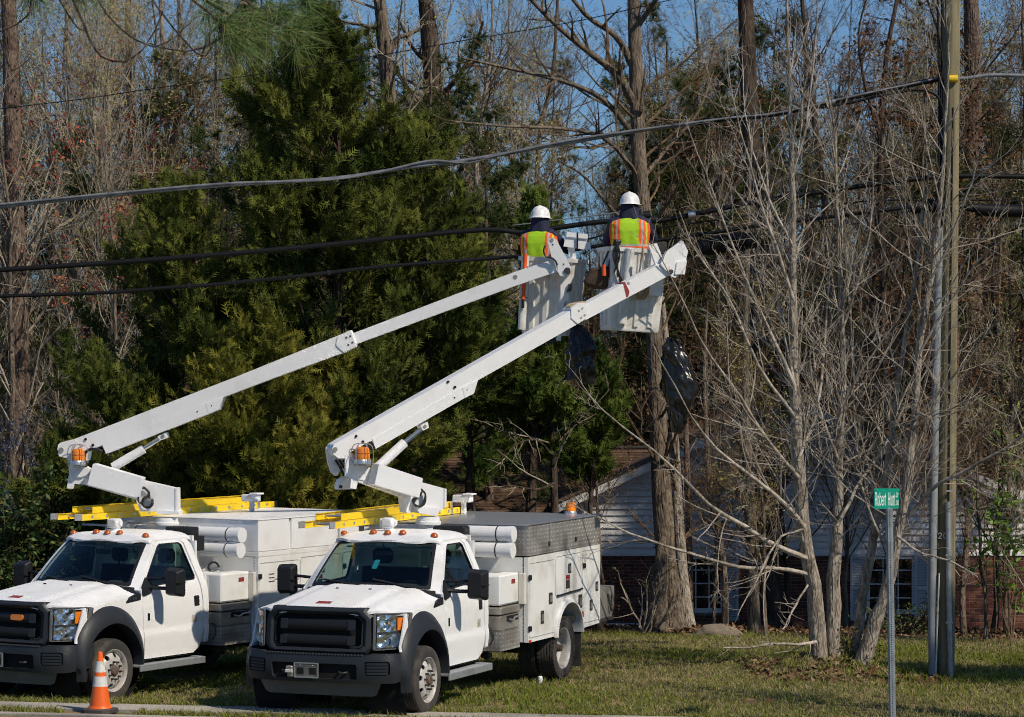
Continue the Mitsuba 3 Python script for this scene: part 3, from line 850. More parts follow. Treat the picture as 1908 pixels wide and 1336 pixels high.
# cab
door_poly = rpoly([(-0.705, 0.485), (-0.655, 1.30), (-0.665, 1.385), (-0.80, 1.52), (-1.245, 1.962), (-1.33, 1.985), (-1.72, 1.985), (-1.80, 1.93), (-1.895, 1.45), (-1.925, 1.2), (-1.93, 0.80), (-1.86, 0.56), (-1.74, 0.485)], 0.02)
win = rpoly([(-0.80, 1.415), (-1.10, 1.44), (-1.82, 1.465), (-1.835, 1.50), (-1.745, 1.905), (-1.70, 1.93), (-1.30, 1.93), (-1.25, 1.905), (-0.86, 1.53)], 0.03)
for s in (1, -1):
    g = (lambda m: m) if s == 1 else flipy
    d = tname('door')
    tp(d + '__decal', g(panel(rpoly(sbox(-1.80, 0.885, -1.69, 0.99), 0.015), lambda u, v, w: side(u, v, w - 0.0025), 0.002)), 'decal_grey')
    tp(d + '__decal', g(panel(rpoly(sbox(-1.775, 0.905, -1.715, 0.955), 0.01), lambda u, v, w: side(u, v, w - 0.0045), 0.002)), 'decal_tan')
    tp(d + '__skin', g(panel(door_poly.difference(win.buffer(0.018)), side, 0.03, 0.07)), 'paint_white', 45)
    tp(d + '__window_seal', g(panel(win.buffer(0.022).difference(win), lambda u, v, w: side(u, v, w + 0.004), 0.03, 0.07)), 'black_plastic')
    tp(d + '__window', g(panel(win.buffer(0.01), lambda u, v, w: side(u, v, w + 0.018), 0.003, 0.1)), 'glass_tint', 60)
    hn = tp(d + '__handle', g(panel(rpoly(sbox(-1.855, 1.10, -1.745, 1.24), 0.02), lambda u, v, w: side(u, v, w - 0.004), 0.02)), 'black_plastic')
    tp(d + '__lower_seal', g(panel(sbox(-1.72, 0.462, -0.70, 0.484), lambda u, v, w: side(u, v, w + 0.02), 0.03)), 'black_void')
    # mirror
    mi_ = tname('mirror')
    head = hullof(np.vstack([np.array(trimesh.creation.icosphere(2, 0.04).vertices) * [1.2, 1, 1] + p for p in ((-0.95, 1.20, 1.345), (-0.96, 1.385, 1.335), (-0.96, 1.385, 1.625), (-0.95, 1.205, 1.635), (-0.89, 1.22, 1.36), (-0.88, 1.36, 1.36), (-0.89, 1.22, 1.61), (-0.88, 1.36, 1.60))]))
    tp(mi_ + '__shell', g(head), 'black_plastic', 50)
    tp(mi_ + '__seam', g(bx(-1.0, -0.836, 1.157, 1.428, 1.478, 1.486)), 'black_void')
    tp(mi_ + '__arm', g(cat([rope([(-0.80, 0.90, 1.42), (-0.86, 1.02, 1.405), (-0.92, 1.20, 1.40)], 0.026), rope([(-0.84, 0.88, 1.52), (-0.87, 1.02, 1.525), (-0.92, 1.20, 1.53)], 0.020)])), 'black_plastic')
    tp(mi_ + '__foot', g(panel(rpoly([(-0.665, 1.30), (-0.84, 1.335), (-0.93, 1.45), (-0.82, 1.545), (-0.68, 1.40)], 0.02), lambda u, v, w: side(u, v, w - 0.02), 0.04, 0.07)), 'black_plastic')
    # pillars behind the door
    pil = Polygon([(-1.945, 0.62), (-2.03, 0.62), (-2.06, 0.9), (-2.06, 1.40), (-2.03, 1.55), (-1.965, 1.90), (-1.90, 1.985), (-1.735, 1.985), (-1.815, 1.935), (-1.91, 1.45), (-1.94, 1.2)])
    tp('cab_corner', g(panel(pil, side, 0.05, 0.07)), 'paint_white', 45)
    tp('drip_rail', g(panel(Polygon([(-1.255, 1.972), (-1.33, 1.995), (-1.90, 1.995), (-1.90, 2.03), (-1.25, 2.03), (-0.80, 1.56), (-0.72, 1.47), (-0.655, 1.395), (-0.80, 1.532)]), side, 0.05, 0.07)), 'paint_white', 45)
    st = tp('running_board', g(bx(-1.72, -0.42, 0.93, 1.13, 0.40, 0.43, 0.01)), 'galvanised')
    tp(st + '__lip', g(bx(-1.74, -0.40, 1.125, 1.155, 0.355, 0.445, 0.008)), 'galvanised')
    tp(st + '__lip', g(bx(-1.76, -1.72, 0.93, 1.155, 0.355, 0.445, 0.008)), 'galvanised')
    for x in (-0.8, -1.5):
        tp(st + '__hanger', g(bx(x - 0.03, x + 0.03, 0.5, 0.95, 0.38, 0.42)), 'steel_dark')


def roof_z(x, y):
    a = np.abs(y) / 0.70
    return 2.085 - 0.02 * a**2 - 0.055 * a**8 - 0.10 * ss(-1.22, -0.98, x) ** 1.6 - 0.06 * ss(-1.95, -2.07, x) ** 2


tp('roof', panel(rpoly([(-0.995, -0.3), (-0.985, 0), (-0.995, 0.3), (-1.03, 0.5), (-1.13, 0.715), (-2.05, 0.715), (-2.05, -0.715), (-1.13, -0.715), (-1.03, -0.5)], 0.02), lambda u, v, w: (u, v, roof_z(u, v) - w), 0.03, 0.06), 'paint_white', 60)
tp('cab_back', cat([bx(-2.07, -2.03, -0.93, 0.93, 0.6, 1.5), bx(-2.03, -1.99, -0.80, -0.55, 1.5, 1.95), bx(-2.03, -1.99, 0.55, 0.80, 1.5, 1.95), bx(-2.03, -1.99, -0.75, 0.75, 1.90, 2.02)]), 'paint_white')
tp('rear_window', bx(-2.02, -2.015, -0.56, 0.56, 1.48, 1.92), 'glass_tint')


def wsh(u, v, w):
    a = np.abs(u)
    bxx, bz = -0.42 - 0.22 * (a / 0.86) ** 2.2, 1.478 - 0.055 * (a / 0.86) ** 2
    txx, tz = -1.01 - 0.15 * (a / 0.72) ** 2.2, 2.0 - 0.035 * (a / 0.72) ** 2
    x, z = bxx + (txx - bxx) * v, bz + (tz - bz) * v + 0.02 * np.sin(np.clip(v, 0, 1) * PI)
    return x - 0.66 * w, u, z - 0.75 * w


gl = rpoly([(-0.80, 0.0), (0.80, 0.0), (0.665, 0.96), (0.60, 0.985), (-0.60, 0.985), (-0.665, 0.96)], 0.03)
frame_ = Polygon([(-0.93, -0.06), (0.93, -0.06), (0.715, 1.03), (-0.715, 1.03)])
tp('windshield_frame', panel(frame_.difference(gl), lambda u, v, w: wsh(u, v, w + 0.004), 0.05, 0.06), 'paint_white', 45)
wd = tname('windshield')
tp(wd + '__pane', panel(gl.buffer(-0.004), lambda u, v, w: wsh(u, v, w + 0.006), 0.003, 0.08), 'glass_tint', 60)
tp(wd + '__border', panel(gl.buffer(0.004).difference(rpoly([(-0.765, 0.06), (0.765, 0.06), (0.635, 0.925), (-0.635, 0.925)], 0.05)), lambda u, v, w: wsh(u, v, w + 0.001), 0.002, 0.06), 'black_plastic')
tp('cowl', panel(rpoly([(-0.90, -0.17), (0.90, -0.17), (0.86, -0.01), (-0.86, -0.01)], 0.01), lambda u, v, w: wsh(u, v, w + 0.0), 0.03, 0.06), 'black_plastic')
for y0, y1, v1 in ((0.10, 0.74, 0.05), (-0.62, 0.02, 0.05)):
    p = [wsh(np.array([y]), np.array([v]), -0.022) for y, v in ((y1 - 0.05, -0.04), (y0 + 0.35, 0.02), (y0, v1 + 0.05))]
    tp('wiper', rope([np.ravel(q) for q in p], 0.011, 5), 'black_plastic')
tp('visor', bx(-1.28, -1.16, -0.58, -0.08, 1.885, 1.90, 0.004), 'trim_beige')
tp('visor', bx(-1.28, -1.16, 0.08, 0.58, 1.885, 1.90, 0.004), 'trim_beige')
tp('inside_mirror', bx(-1.06, -1.03, -0.12, 0.12, 1.80, 1.86, 0.008), 'black_plastic')
tp('dashboard', hullof([(-0.60, y, z) for y in (-0.78, 0.78) for z in (1.0, 1.38)] + [(-0.78, y, 1.42) for y in (-0.8, 0.8)] + [(-0.95, y, z) for y in (-0.78, 0.78) for z in (1.0, 1.30)]), 'dash_plastic')
tp('dashboard_hood', hullof(np.vstack([np.array(trimesh.creation.icosphere(2, 0.05).vertices) + p for p in ((-0.75, 0.22, 1.40), (-0.75, 0.62, 1.40), (-0.93, 0.25, 1.42), (-0.93, 0.58, 1.42))])), 'dash_plastic', 50)
sw = trimesh.creation.torus(0.19, 0.016, 28, 8)
R = trimesh.transformations.rotation_matrix(math.radians(-62), [0, 1, 0])
tp('steering_wheel', move(sw, trimesh.transformations.translation_matrix([-1.06, 0.40, 1.33]) @ R), 'black_plastic', 60)
for y in (0.40, -0.40, 0.0):
    s_ = tname('seat')
    wdt = 0.26 if y else 0.15
    tp(s_ + '__cushion', bx(-1.75, -1.25, y - wdt, y + wdt, 0.95, 1.10, 0.05), 'seat_cloth', 40)
    tp(s_ + '__backrest', hullof([(x, y + d, z) for x, z in ((-1.72, 1.05), (-1.90, 1.05), (-1.82, 1.60), (-1.92, 1.60)) for d in (-wdt, wdt)]), 'seat_cloth')
    if y:
        tp(s_ + '__headrest', bx(-1.93, -1.83, y - 0.14, y + 0.14, 1.64, 1.84, 0.045), 'seat_cloth', 40)
tp('cab_floor', bx(-2.0, -0.6, -0.88, 0.88, 0.5, 0.62), 'black_void')
tp('firewall', bx(-0.62, -0.58, -0.86, 0.86, 0.55, 1.36), 'black_void')
both('door_trim', panel(sbox(-1.88, 0.62, -0.78, 1.40), lambda u, v, w: side(u, v, w + 0.05), 0.02, 0.2), 'dash_plastic')
tp('headliner', panel(sbox(-1.98, -0.62, -1.18, 0.62), lambda u, v, w: (u, v, 1.975 - w + 0 * u), 0.02, 0.3), 'trim_beige')
for y in (-0.615, -0.20, 0.0, 0.20, 0.615):
    x = -1.13 - 0.06 * abs(y)
    b = lathe([(0, 0.05), (0.022, 0.048), (0.042, 0.028), (0.048, 0.0), (0, 0)], 16)
    c = tp('clearance_light', move(shift(b, x, y, float(roof_z(x, y)) - 0.004), np.eye(4)), 'amber_dark', 50)

# wheels
tyre_prof = [(0.268, -0.095), (0.275, -0.112), (0.33, -0.122), (0.375, -0.114), (0.398, -0.096), (0.406, -0.05), (0.407, 0.05), (0.398, 0.096), (0.375, 0.114), (0.33, 0.122), (0.275, 0.112), (0.268, 0.095)]
grooved = [p for p in tyre_prof[:5]] + [q for y in (-0.06, -0.02, 0.02, 0.06) for q in ((0.406, y - 0.009), (0.394, y - 0.006), (0.394, y + 0.006), (0.406, y + 0.009))] + [p for p in tyre_prof[7:]]


def holes(m, r, n, rad, ph=0.0):
    cut = [m3.Manifold.cylinder(0.4, rad, rad, 16, True).rotate([90, 0, 0]).translate([r * math.cos(a), 0, r * math.sin(a)]) for a in np.arange(n) * 2 * PI / n + ph]
    return of(man(m) - m3.Manifold.batch_boolean(cut, m3.OpType.Add))


def lugged():
    """Tyre with cross grooves: blocks around a core."""
    core = lathe(grooved, 64, 'y')
    bl = []
    for k in range(40):
        a = k * 2 * PI / 40
        for y0, y1, da in ((0.072, 0.118, 0), (-0.118, -0.072, 0.5)):
            b = bx(-0.022, 0.022, y0, y1, 0.380, 0.408)
            bl.append(move(b, trimesh.transformations.rotation_matrix(a + da * 2 * PI / 40, [0, 1, 0])))
    return cat([core] + bl)


FT, RT = lathe(grooved, 64, 'y'), lugged()
rim_lip = lathe([(0.255, 0.095), (0.268, 0.108), (0.274, 0.108), (0.272, 0.08), (0.262, 0.0), (0.262, -0.09), (0.25, -0.09), (0.25, 0.0), (0.238, 0.06)], 48, 'y')
disc_f = holes(lathe([(0.252, 0.02), (0.235, 0.045), (0.205, 0.085), (0.165, 0.108), (0.06, 0.112), (0.06, 0.098), (0.16, 0.094), (0.195, 0.072), (0.222, 0.035), (0.24, 0.005)], 48, 'y'), 0.196, 8, 0.032, 0.2)
disc_r = holes(lathe([(0.252, -0.02), (0.225, -0.05), (0.19, -0.075), (0.16, -0.085), (0.05, -0.085), (0.05, -0.095), (0.16, -0.095), (0.20, -0.087), (0.235, -0.06), (0.255, -0.03)], 48, 'y'), 0.196, 8, 0.030)


def wheel(x, y, kind, s, tyre=None):
    """kind f: bulging disc and hub; r: dished outer rear wheel; i: inner rear wheel (tyre only)."""
    g = (lambda m: shift(m, x, y, 0.405)) if s == 1 else (lambda m: shift(flipy(m), x, -y, 0.405))
    wn = tname('wheel')
    tp(wn + '__tyre', g(FT if kind == 'f' else RT), 'rubber', 30)
    if kind == 'i':
        return
    tp(wn + '__rim', g(rim_lip), 'wheel_steel', 40)
    tp(wn + '__disc', g(disc_f if kind == 'f' else disc_r), 'wheel_steel', 40)
    tp(wn + '__brake', g(lathe([(0, -0.06), (0.23, -0.06), (0.23, -0.09), (0, -0.09)], 24, 'y')), 'black_void')
    y0 = 0.105 if kind == 'f' else -0.09
    tp(wn + '__hub', g(lathe([(0, y0 + (0.045 if kind == 'f' else 0.17)), (0.045, y0 + (0.045 if kind == 'f' else 0.17)), (0.062, y0 + 0.035), (0.075, y0), (0.0, y0 - 0.01)], 24, 'y')), 'rusty_hub', 40)
    for k in range(10):
        a = k * 2 * PI / 10 + 0.15
        c, sn = 0.113 * math.cos(a), 0.113 * math.sin(a)
        tp(wn + '__lug_nut', g(cyl((c, y0, sn), (c, y0 + 0.045, sn), 0.016, 6, 0.012)), 'steel_dark', False)


for s in (1, -1):
    wheel(0, 0.93, 'f', s)
    wheel(-4.19, 1.075, 'r', s)
    wheel(-4.19, 0.80, 'i', s)

# chassis
for s in (1, -1):
    tp('frame_rail', bx(-5.6, 0.7, s * 0.40, s * 0.48, 0.52, 0.74), 'steel_dark')
tp('front_axle', cyl((0, -0.85, 0.38), (0, 0.85, 0.38), 0.07), 'steel_dark')
tp('rear_axle', cyl((-4.19, -0.85, 0.405), (-4.19, 0.85, 0.405), 0.09), 'steel_dark')
tp('fuel_tank', bx(-3.2, -2.1, -0.85, -0.5, 0.42, 0.72, 0.05), 'steel_dark')
tp('oil_pan', bx(-1.6, 0.3, -0.25, 0.25, 0.34, 0.6, 0.05), 'steel_dark')
both('mud_flap', bx(-4.82, -4.80, 0.86, 1.20, 0.10, 0.66), 'rubber')
tp('drop_leg', cat([cyl((-2.55, 0.75, 0.56), (-2.55, 0.75, 0.40), 0.04), bx(-2.62, -2.48, 0.70, 0.80, 0.42, 0.48)]), 'steel_dark')

# utility body
sd = Polygon([(-2.868, 0.595), (-3.82, 0.595), (-3.86, 0.66), (-4.80, 0.66), (-4.83, 0.61), (-5.56, 0.63), (-5.56, 1.705), (-2.868, 1.692)])
hole = affinity.scale(Point(-4.32, 0.56).buffer(1, quad_segs=20), 0.47, 0.44)
lines = []


def seam(u0, v0, u1, v1, w=0.012):
    lines.append(LineString([(u0, v0), (u1, v1)]).buffer(w / 2, cap_style=2))


D1, D2, D3 = sbox(-3.80, 0.655, -2.895, 1.60), Polygon([(-4.80, 1.15), (-3.84, 1.125), (-3.84, 1.625), (-4.80, 1.635)]), sbox(-5.52, 0.68, -4.86, 1.64)
doors = [rpoly(d, 0.03) for d in (D1, D2.difference(hole.buffer(0.05)), D3.difference(hole.buffer(0.06)))]
body_side = sd.difference(hole).difference(unary_union([d.buffer(0.009) for d in doors]))
sidef = lambda u, v, w: (u, 1.2 - w + 0 * u, v)
for s in (1, -1):
    g = (lambda m: m) if s == 1 else flipy
    b = tp('utility_body', g(panel(body_side, sidef, 0.05, 0.5)), 'paint_body')
    for d in doors:
        dn = tp(b + '__compartment_door', g(panel(d, lambda u, v, w: sidef(u, v, w - 0.006), 0.03, 0.5)), 'paint_body')
    tp(b + '__backing', g(panel(sd.difference(hole), lambda u, v, w: sidef(u, v, w + 0.06), 0.02, 1)), 'steel_dark')
    for (x, z, hw, hh) in ((-4.352, 1.455, 0.085, 0.065), (-3.647, 1.108, 0.10, 0.075), (-3.342, 0.885, 0.085, 0.085), (-5.40, 1.14, 0.075, 0.065), (-5.18, 0.90, 0.085, 0.075), (-4.76, 0.985, 0.09, 0.09)):
        lk = tp(b + '__latch', g(panel(rpoly(sbox(x - hw * 0.62, z - hh, x + hw * 0.62, z + hh), 0.012), lambda u, v, w: sidef(u, v, w - 0.014), 0.012, 1)), 'steel_dark')
        tp(lk[:lk.index('__')] + '__latch_plate', g(panel(sbox(x - hw * 0.36, z - hh * 0.6, x + hw * 0.36, z + hh * 0.5), lambda u, v, w: sidef(u, v, w - 0.022), 0.01, 1)), 'stainless_worn')
    for x, z in ((-2.885, 1.43), (-2.885, 0.773), (-4.888, 1.453)):
        tp(b + '__hinge', g(bx(x - 0.03, x + 0.03, 1.2, 1.235, z - 0.035, z + 0.035, 0.008)), 'black_plastic')
    tp(b + '__grab_rail', g(cat([cyl((-3.87, 1.225, 1.123), (-4.805, 1.225, 1.152), 0.012, 8)] + [cyl((x, 1.19, z), (x, 1.23, z), 0.015, 8) for x, z in ((-3.90, 1.124), (-4.35, 1.138), (-4.78, 1.151))])), 'black_plastic')
    tp(b + '__label', g(panel(sbox(-4.36, 1.31, -4.22, 1.37), lambda u, v, w: sidef(u, v, w - 0.010), 0.004, 1)), 'red_sticker')
    tp(b + '__label', g(panel(sbox(-4.36, 1.19, -4.22, 1.305), lambda u, v, w: sidef(u, v, w - 0.009), 0.004, 1)), 'steel_dark')
    tp(b + '__marker_light', g(bx(-2.96, -2.88, 1.2, 1.21, 0.585, 0.625, 0.004)), 'red_lens')
    tp(b + '__marker_light', g(bx(-4.90, -4.83, 1.2, 1.21, 0.76, 0.84, 0.004)), 'amber_dark')
    # wheel arch trim
    th = np.linspace(0.04, PI - 0.02, 30)
    rows = [np.c_[-4.32 + a * np.cos(th), np.full(30, y), 0.56 + c * np.sin(th)] for a, c, y in ((0.53, 0.50, 1.202), (0.52, 0.49, 1.235), (0.475, 0.445, 1.245), (0.465, 0.435, 1.20), (0.465, 0.435, 0.75))]
    v = np.array(rows).reshape(-1, 3)
    f = [q for a in range(4) for k in range(29) for q in ([a * 30 + k, a * 30 + k + 30, a * 30 + k + 31], [a * 30 + k, a * 30 + k + 31, a * 30 + k + 1])]
    tp(b + '__wheel_arch', g(tm(v, f)), 'paint_body', 40)
tp('body_front', bx(-2.90, -2.868, -1.198, 1.198, 0.60, 1.69), 'paint_body')
tp('body_rear', bx(-5.56, -5.53, -1.19, 1.19, 0.62, 2.10), 'paint_body')
tp('body_floor', bx(-5.55, -2.9, -1.15, 1.15, 0.74, 0.80), 'steel_dark')
tail = tp('tail_shelf', bx(-6.35, -5.565, -1.0, 1.12, 0.60, 0.66, 0.01), 'steel_dark')
tp(tail + '__side_plate', panel(rpoly([(-5.80, 0.66), (-6.28, 0.66), (-6.38, 0.80), (-6.38, 1.08), (-5.80, 1.08)], 0.02), lambda u, v, w: (u, 1.11 - w + 0 * u, v), 0.9), 'stainless_worn')
tp(tail + '__tow_loop', rope([(-6.10, 1.12, 0.98), (-6.14, 1.15, 0.78), (-6.20, 1.15, 0.76), (-6.27, 1.12, 0.98)], 0.016), 'steel_dark')
tp(tail + '__tail_light', bx(-5.75, -5.60, 1.02, 1.12, 1.26, 1.31, 0.006), 'red_lens')

# between cab and body, driver's side: generator box, drawers, tread-plate locker
gb = tp('generator_box', bx(-2.84, -2.20, 0.45, 1.08, 1.115, 1.50, 0.02), 'paint_body', 30)
tp(gb + '__front_panel', bx(-2.205, -2.193, 0.50, 0.86, 1.13, 1.485, 0.004), 'paint_body')
tp(gb + '__sticker', bx(-2.70, -2.58, 1.08, 1.084, 1.37, 1.43), 'red_sticker')
tp(gb + '__gap', bx(-2.86, -2.845, 0.5, 1.09, 1.12, 1.49), 'steel_dark')
for z in (1.20, 1.42):
    tp(gb + '__bolt', shift(trimesh.creation.icosphere(2, 0.012), -2.19, 0.66, z), 'steel_dark', True)
tp('box_shelf', bx(-2.86, -2.18, 0.45, 1.10, 1.00, 1.095, 0.01), 'stainless_worn')
tp('side_cover', bx(-2.866, -2.80, 1.085, 1.17, 1.09, 1.49, 0.008), 'paint_cream')
dl = tp('hose_drawer', bx(-2.85, -2.19, 0.45, 1.085, 0.80, 0.985, 0.008), 'stainless_worn')
tp(dl + '__void', bx(-2.80, -2.40, 1.08, 1.09, 0.90, 0.975), 'black_void')
tp(dl + '__pipe', rope([(-2.45, 1.10, 0.93), (-2.55, 1.12, 0.915), (-2.65, 1.10, 0.94), (-2.80, 1.12, 0.95)], 0.014), 'aluminium')
tp(dl + '__cable_loop', rope([(-2.185, 0.60, 0.90), (-2.17, 0.62, 0.82), (-2.17, 0.75, 0.78), (-2.17, 0.95, 0.84), (-2.18, 1.0, 0.72), (-2.18, 0.95, 0.62)], 0.007), 'steel_dark')
lk = bx(-2.85, -2.19, 0.45, 1.09, 0.54, 0.795)


def uvbox(m, T_=None):
    """Faceted copy with metre uv per face direction."""
    v = np.array(m.vertices)[np.array(m.faces).ravel()]
    n = np.repeat(np.abs(m.face_normals), 3, axis=0)
    k = n.argmax(1)
    uv = np.where((k == 0)[:, None], v[:, [1, 2]], np.where((k == 1)[:, None], v[:, [0, 2]], v[:, [0, 1]]))
    return tm(v, np.arange(len(v)).reshape(-1, 3)), uv


m_, u_ = uvbox(lk)
tp('tread_locker', m_, 'tread_plate', False, uv=u_)
tb = []
for (x, z) in ((-2.66, 2.0), (-2.63, 1.795)):
    t_ = tp('tool_tube', cyl((x, -1.05, z), (x, 1.06, z), 0.098, 24), 'paint_boom', 50)
    tp(t_ + '__cap', cyl((x, 1.0, z), (x, 1.085, z), 0.103, 24), 'paint_boom', 50)
    for y in (0.86, 0.15, -0.7):
        tp(t_ + '__strap', cyl((x, y, z), (x, y + 0.018, z), 0.1005, 24), 'steel_dark', 50)
tp('tube_rack', cat([bx(-2.84, -2.80, y, y + 0.05, 1.68, 2.05) for y in (0.5, -0.5)]), 'steel_dark')
tp('roof_box', bx(-2.32, -2.12, 0.18, 0.62, 1.95, 2.12, 0.02), 'black_plastic', 30)
sl = tname('spotlight')
tp(sl + '__base', shift(lathe([(0, 0), (0.075, 0), (0.07, 0.025), (0.045, 0.05), (0, 0.05)], 20), -1.45, -0.12, 2.075), 'paint_white', 40)
tp(sl + '__head', bx(-1.52, -1.36, -0.21, -0.04, 2.12, 2.25, 0.03), 'paint_white', 40)
tp(sl + '__lens', bx(-1.362, -1.345, -0.19, -0.06, 2.14, 2.23, 0.02), 'glass')
tp(sl + '__bracket', cat([cyl((-1.44, -0.23, 2.19), (-1.44, -0.02, 2.19), 0.035, 12), bx(-1.47, -1.41, -0.235, -0.22, 2.12, 2.24)]), 'paint_white')
# ladder rack posts
for x in (-2.12, -2.75):
    tp('rack_post', bx(x - 0.025, x + 0.025, -0.84, -0.79, 1.60, 2.09), 'galvanised')
    tp('rack_bar', bx(x - 0.03, x + 0.03, -1.25, -0.45, 2.09, 2.117), 'galvanised')
tp('pedestal', shift(lathe([(0, 0), (0.125, 0), (0.125, 1.36), (0, 1.36)], 24), -2.4, 0, 0.75), 'paint_boom', 40)
tp('turntable', shift(lathe([(0, 0), (0.15, 0), (0.165, 0.02), (0.165, 0.055), (0.15, 0.065), (0.145, 0.12), (0, 0.12)], 28), -2.4, 0, 2.10), 'paint_boom', 35)
tp('hydraulic_fittings', cat([rope([(-2.28 + 0.03 * k, 0.10 + 0.05 * k, 1.95), (-2.24, 0.16 + 0.05 * k, 2.04), (-2.30, 0.24 + 0.05 * k, 1.95)], 0.016) for k in range(4)]), 'hose', 40)

DX = {}
for z0, z1, nm in ((1.705, 2.11, 'tread'),):
    m_, u_ = uvbox(bx(-5.56, -2.868, -1.19, 1.199, 1.71, 2.10))
    DX['tread'] = mikit.ply(m_, 'tread_plate', False, uv=u_)
DX['lid_t'] = mikit.ply(bx(-5.60, -2.84, -1.22, 1.225, 2.10, 2.118, 0.006), 'aluminium', 30)
DX['seam_t'] = mikit.ply(bx(-3.66, -3.62, 1.199, 1.215, 1.74, 2.09, 0.006), 'aluminium', 30)
TRUCKS = [(np.array([-1.967, 35.27, 0.0]), math.radians(21.75)), (np.array([-5.973, 37.83, -0.145]), math.radians(31.6))]


def truck_m(k):
    t, a = TRUCKS[k]
    M = np.eye(4)
    M[:3, 0], M[:3, 1], M[:3, 3] = [-math.sin(a), -math.cos(a), 0], [math.cos(a), -math.sin(a), 0], t
    return M


def put_truck(k):
    key = name('bucket_truck')
    M = T(truck_m(k))
    for p, d in TP:
        scene[f'{key}__{p}'] = {**d, 'to_world': M}

    def add(p, m, mat, sm=35, uv=None):
        return put(f'{key}__{p}', {**(m if isinstance(m, dict) else mikit.ply(m, mat, sm, uv=uv)), 'to_world': M})[len(key) + 2:]
    if k == 0:
        add('tread_box', DX['tread'], None)
        add('tread_box__lid', DX['lid_t'], None)
        add('tread_box__seam', DX['seam_t'], None)
        for x in (-3.60, -4.6):
            add('tread_box__hook', bx(x - 0.02, x + 0.02, 1.2, 1.22, 1.80, 1.86, 0.005), 'steel_dark')
    else:
        for x0, x1 in ((-3.58, -2.868), (-4.75, -3.64)):
            add('top_box', bx(x0, x1, -1.19, 1.2, 1.765, 2.19, 0.006), 'paint_white')
        add('top_box__gap', bx(-3.64, -3.58, -1.15, 1.16, 1.765, 2.17), 'paint_white')
        add('top_box', bx(-5.56, -4.80, -1.19, 1.2, 1.765, 2.19, 0.006), 'paint_white')
        add('top_lid', bx(-5.60, -2.85, -1.21, 1.215, 2.19, 2.205, 0.005), 'paint_white')
        add('top_rail', bx(-5.56, -2.868, -1.19, 1.205, 1.695, 1.76, 0.004), 'paint_body')
        for j in range(3):
            add('body_vent', bx(-3.22, -3.10, 1.206, 1.216, 1.44 - 0.05 * j, 1.455 - 0.05 * j, 0.003), 'steel_dark')
        g = add('grille_marker', panel(rpoly(sbox(0.10, 1.08, 0.30, 1.15), 0.03), lambda u, v, w: (front(u, v, w)[0] - 0.02, u, v), 0.02), 'amber_lens')
        add('roof_sign', bx(-2.33, -2.13, 0.45, 0.70, 1.80, 2.0, 0.01), 'black_plastic')
        sg = meshkit.text_mesh('ec', 0.06, 0.003, bold=True)
        v = np.array(sg.vertices)
        add('roof_sign__lettering', tm(np.c_[-2.126 + v[:, 2], 0.56 + v[:, 0], 1.84 + v[:, 1]], sg.faces), 'yellow_decal', False)
        add('spool', cat([rope([(-2.5, 0.72 + 0.09 * math.cos(a), 1.56 + 0.07 * math.sin(a)) for a in np.linspace(0, 6, 20)], 0.014)]), 'hose')
        add('shiny_fitting', cat([cyl((-2.4, 0.55, 1.52), (-2.4, 0.66, 1.56), 0.03), cyl((-2.45, 0.78, 1.5), (-2.45, 0.86, 1.54), 0.035)]), 'chrome')
    return key, M
TRUCK = put_truck(0)[0], put_truck(1)[0]
# ------------------------------------------------------------------ booms: traced on the near face of an upright plane through the turret
class Plane:
    def __init__(s, k, deg):
        M = truck_m(k)
        s.o = (M @ [-2.4, 0, 0, 1])[:3]
        a = math.radians(deg)
        s.d, s.n = np.array([math.cos(a), math.sin(a)]), np.array([math.sin(a), -math.cos(a)])

    def sz(s, px, py, off):
        x, y = s.o[:2] + off * s.n
        c = (px - CX) / F
        t = (c * y - x) / (s.d[0] - c * s.d[1])
        Y = y + t * s.d[1]
        return t, H - (py - CY) * Y / F

    def w(s, t, z, off):
        t, z, off = np.asarray(t, float), np.asarray(z, float), np.asarray(off, float)
        return np.stack([s.o[0] + t * s.d[0] + off * s.n[0], s.o[1] + t * s.d[1] + off * s.n[1], z + 0 * t], -1)

    def pt(s, px, py, off=0.0):
        return s.w(*s.sz(px, py, off), off)

    def solid(s, px, o1, o0, r=0.0, ml=3.0):
        """The px outline, seen on the plane at offset o1 (towards the camera), carried back to offset o0."""
        p = Polygon([s.sz(a, b, o1) for a, b in px]).buffer(0)
        if r:
            p = rpoly(p, r)
        e = trimesh.creation.extrude_polygon(p, o1 - o0, engine='earcut')
        v = np.array(e.vertices)
        m = tm(s.w(v[:, 0], v[:, 1], o0 + v[:, 2]), e.faces)
        if m.volume < 0:
            m.invert()
        return m

    def pin(s, px, py, r, o1, o0, n=20):
        return cyl(s.pt(px, py, o1), s.pt(px, py, o1) - np.r_[s.n, 0] * (o1 - o0), r, n)


def zoomed(ox, oy, z):
    return lambda *q: [(ox + u / z, oy + v / z) for u, v in q]


R4, R5, R6, Z6, Z7, Z8 = zoomed(60, 700, 3.816), zoomed(560, 700, 4.4525), zoomed(600, 400, 2.672), zoomed(930, 340, 2.7263), zoomed(960, 350, 4.4563), zoomed(1100, 340, 4.31)


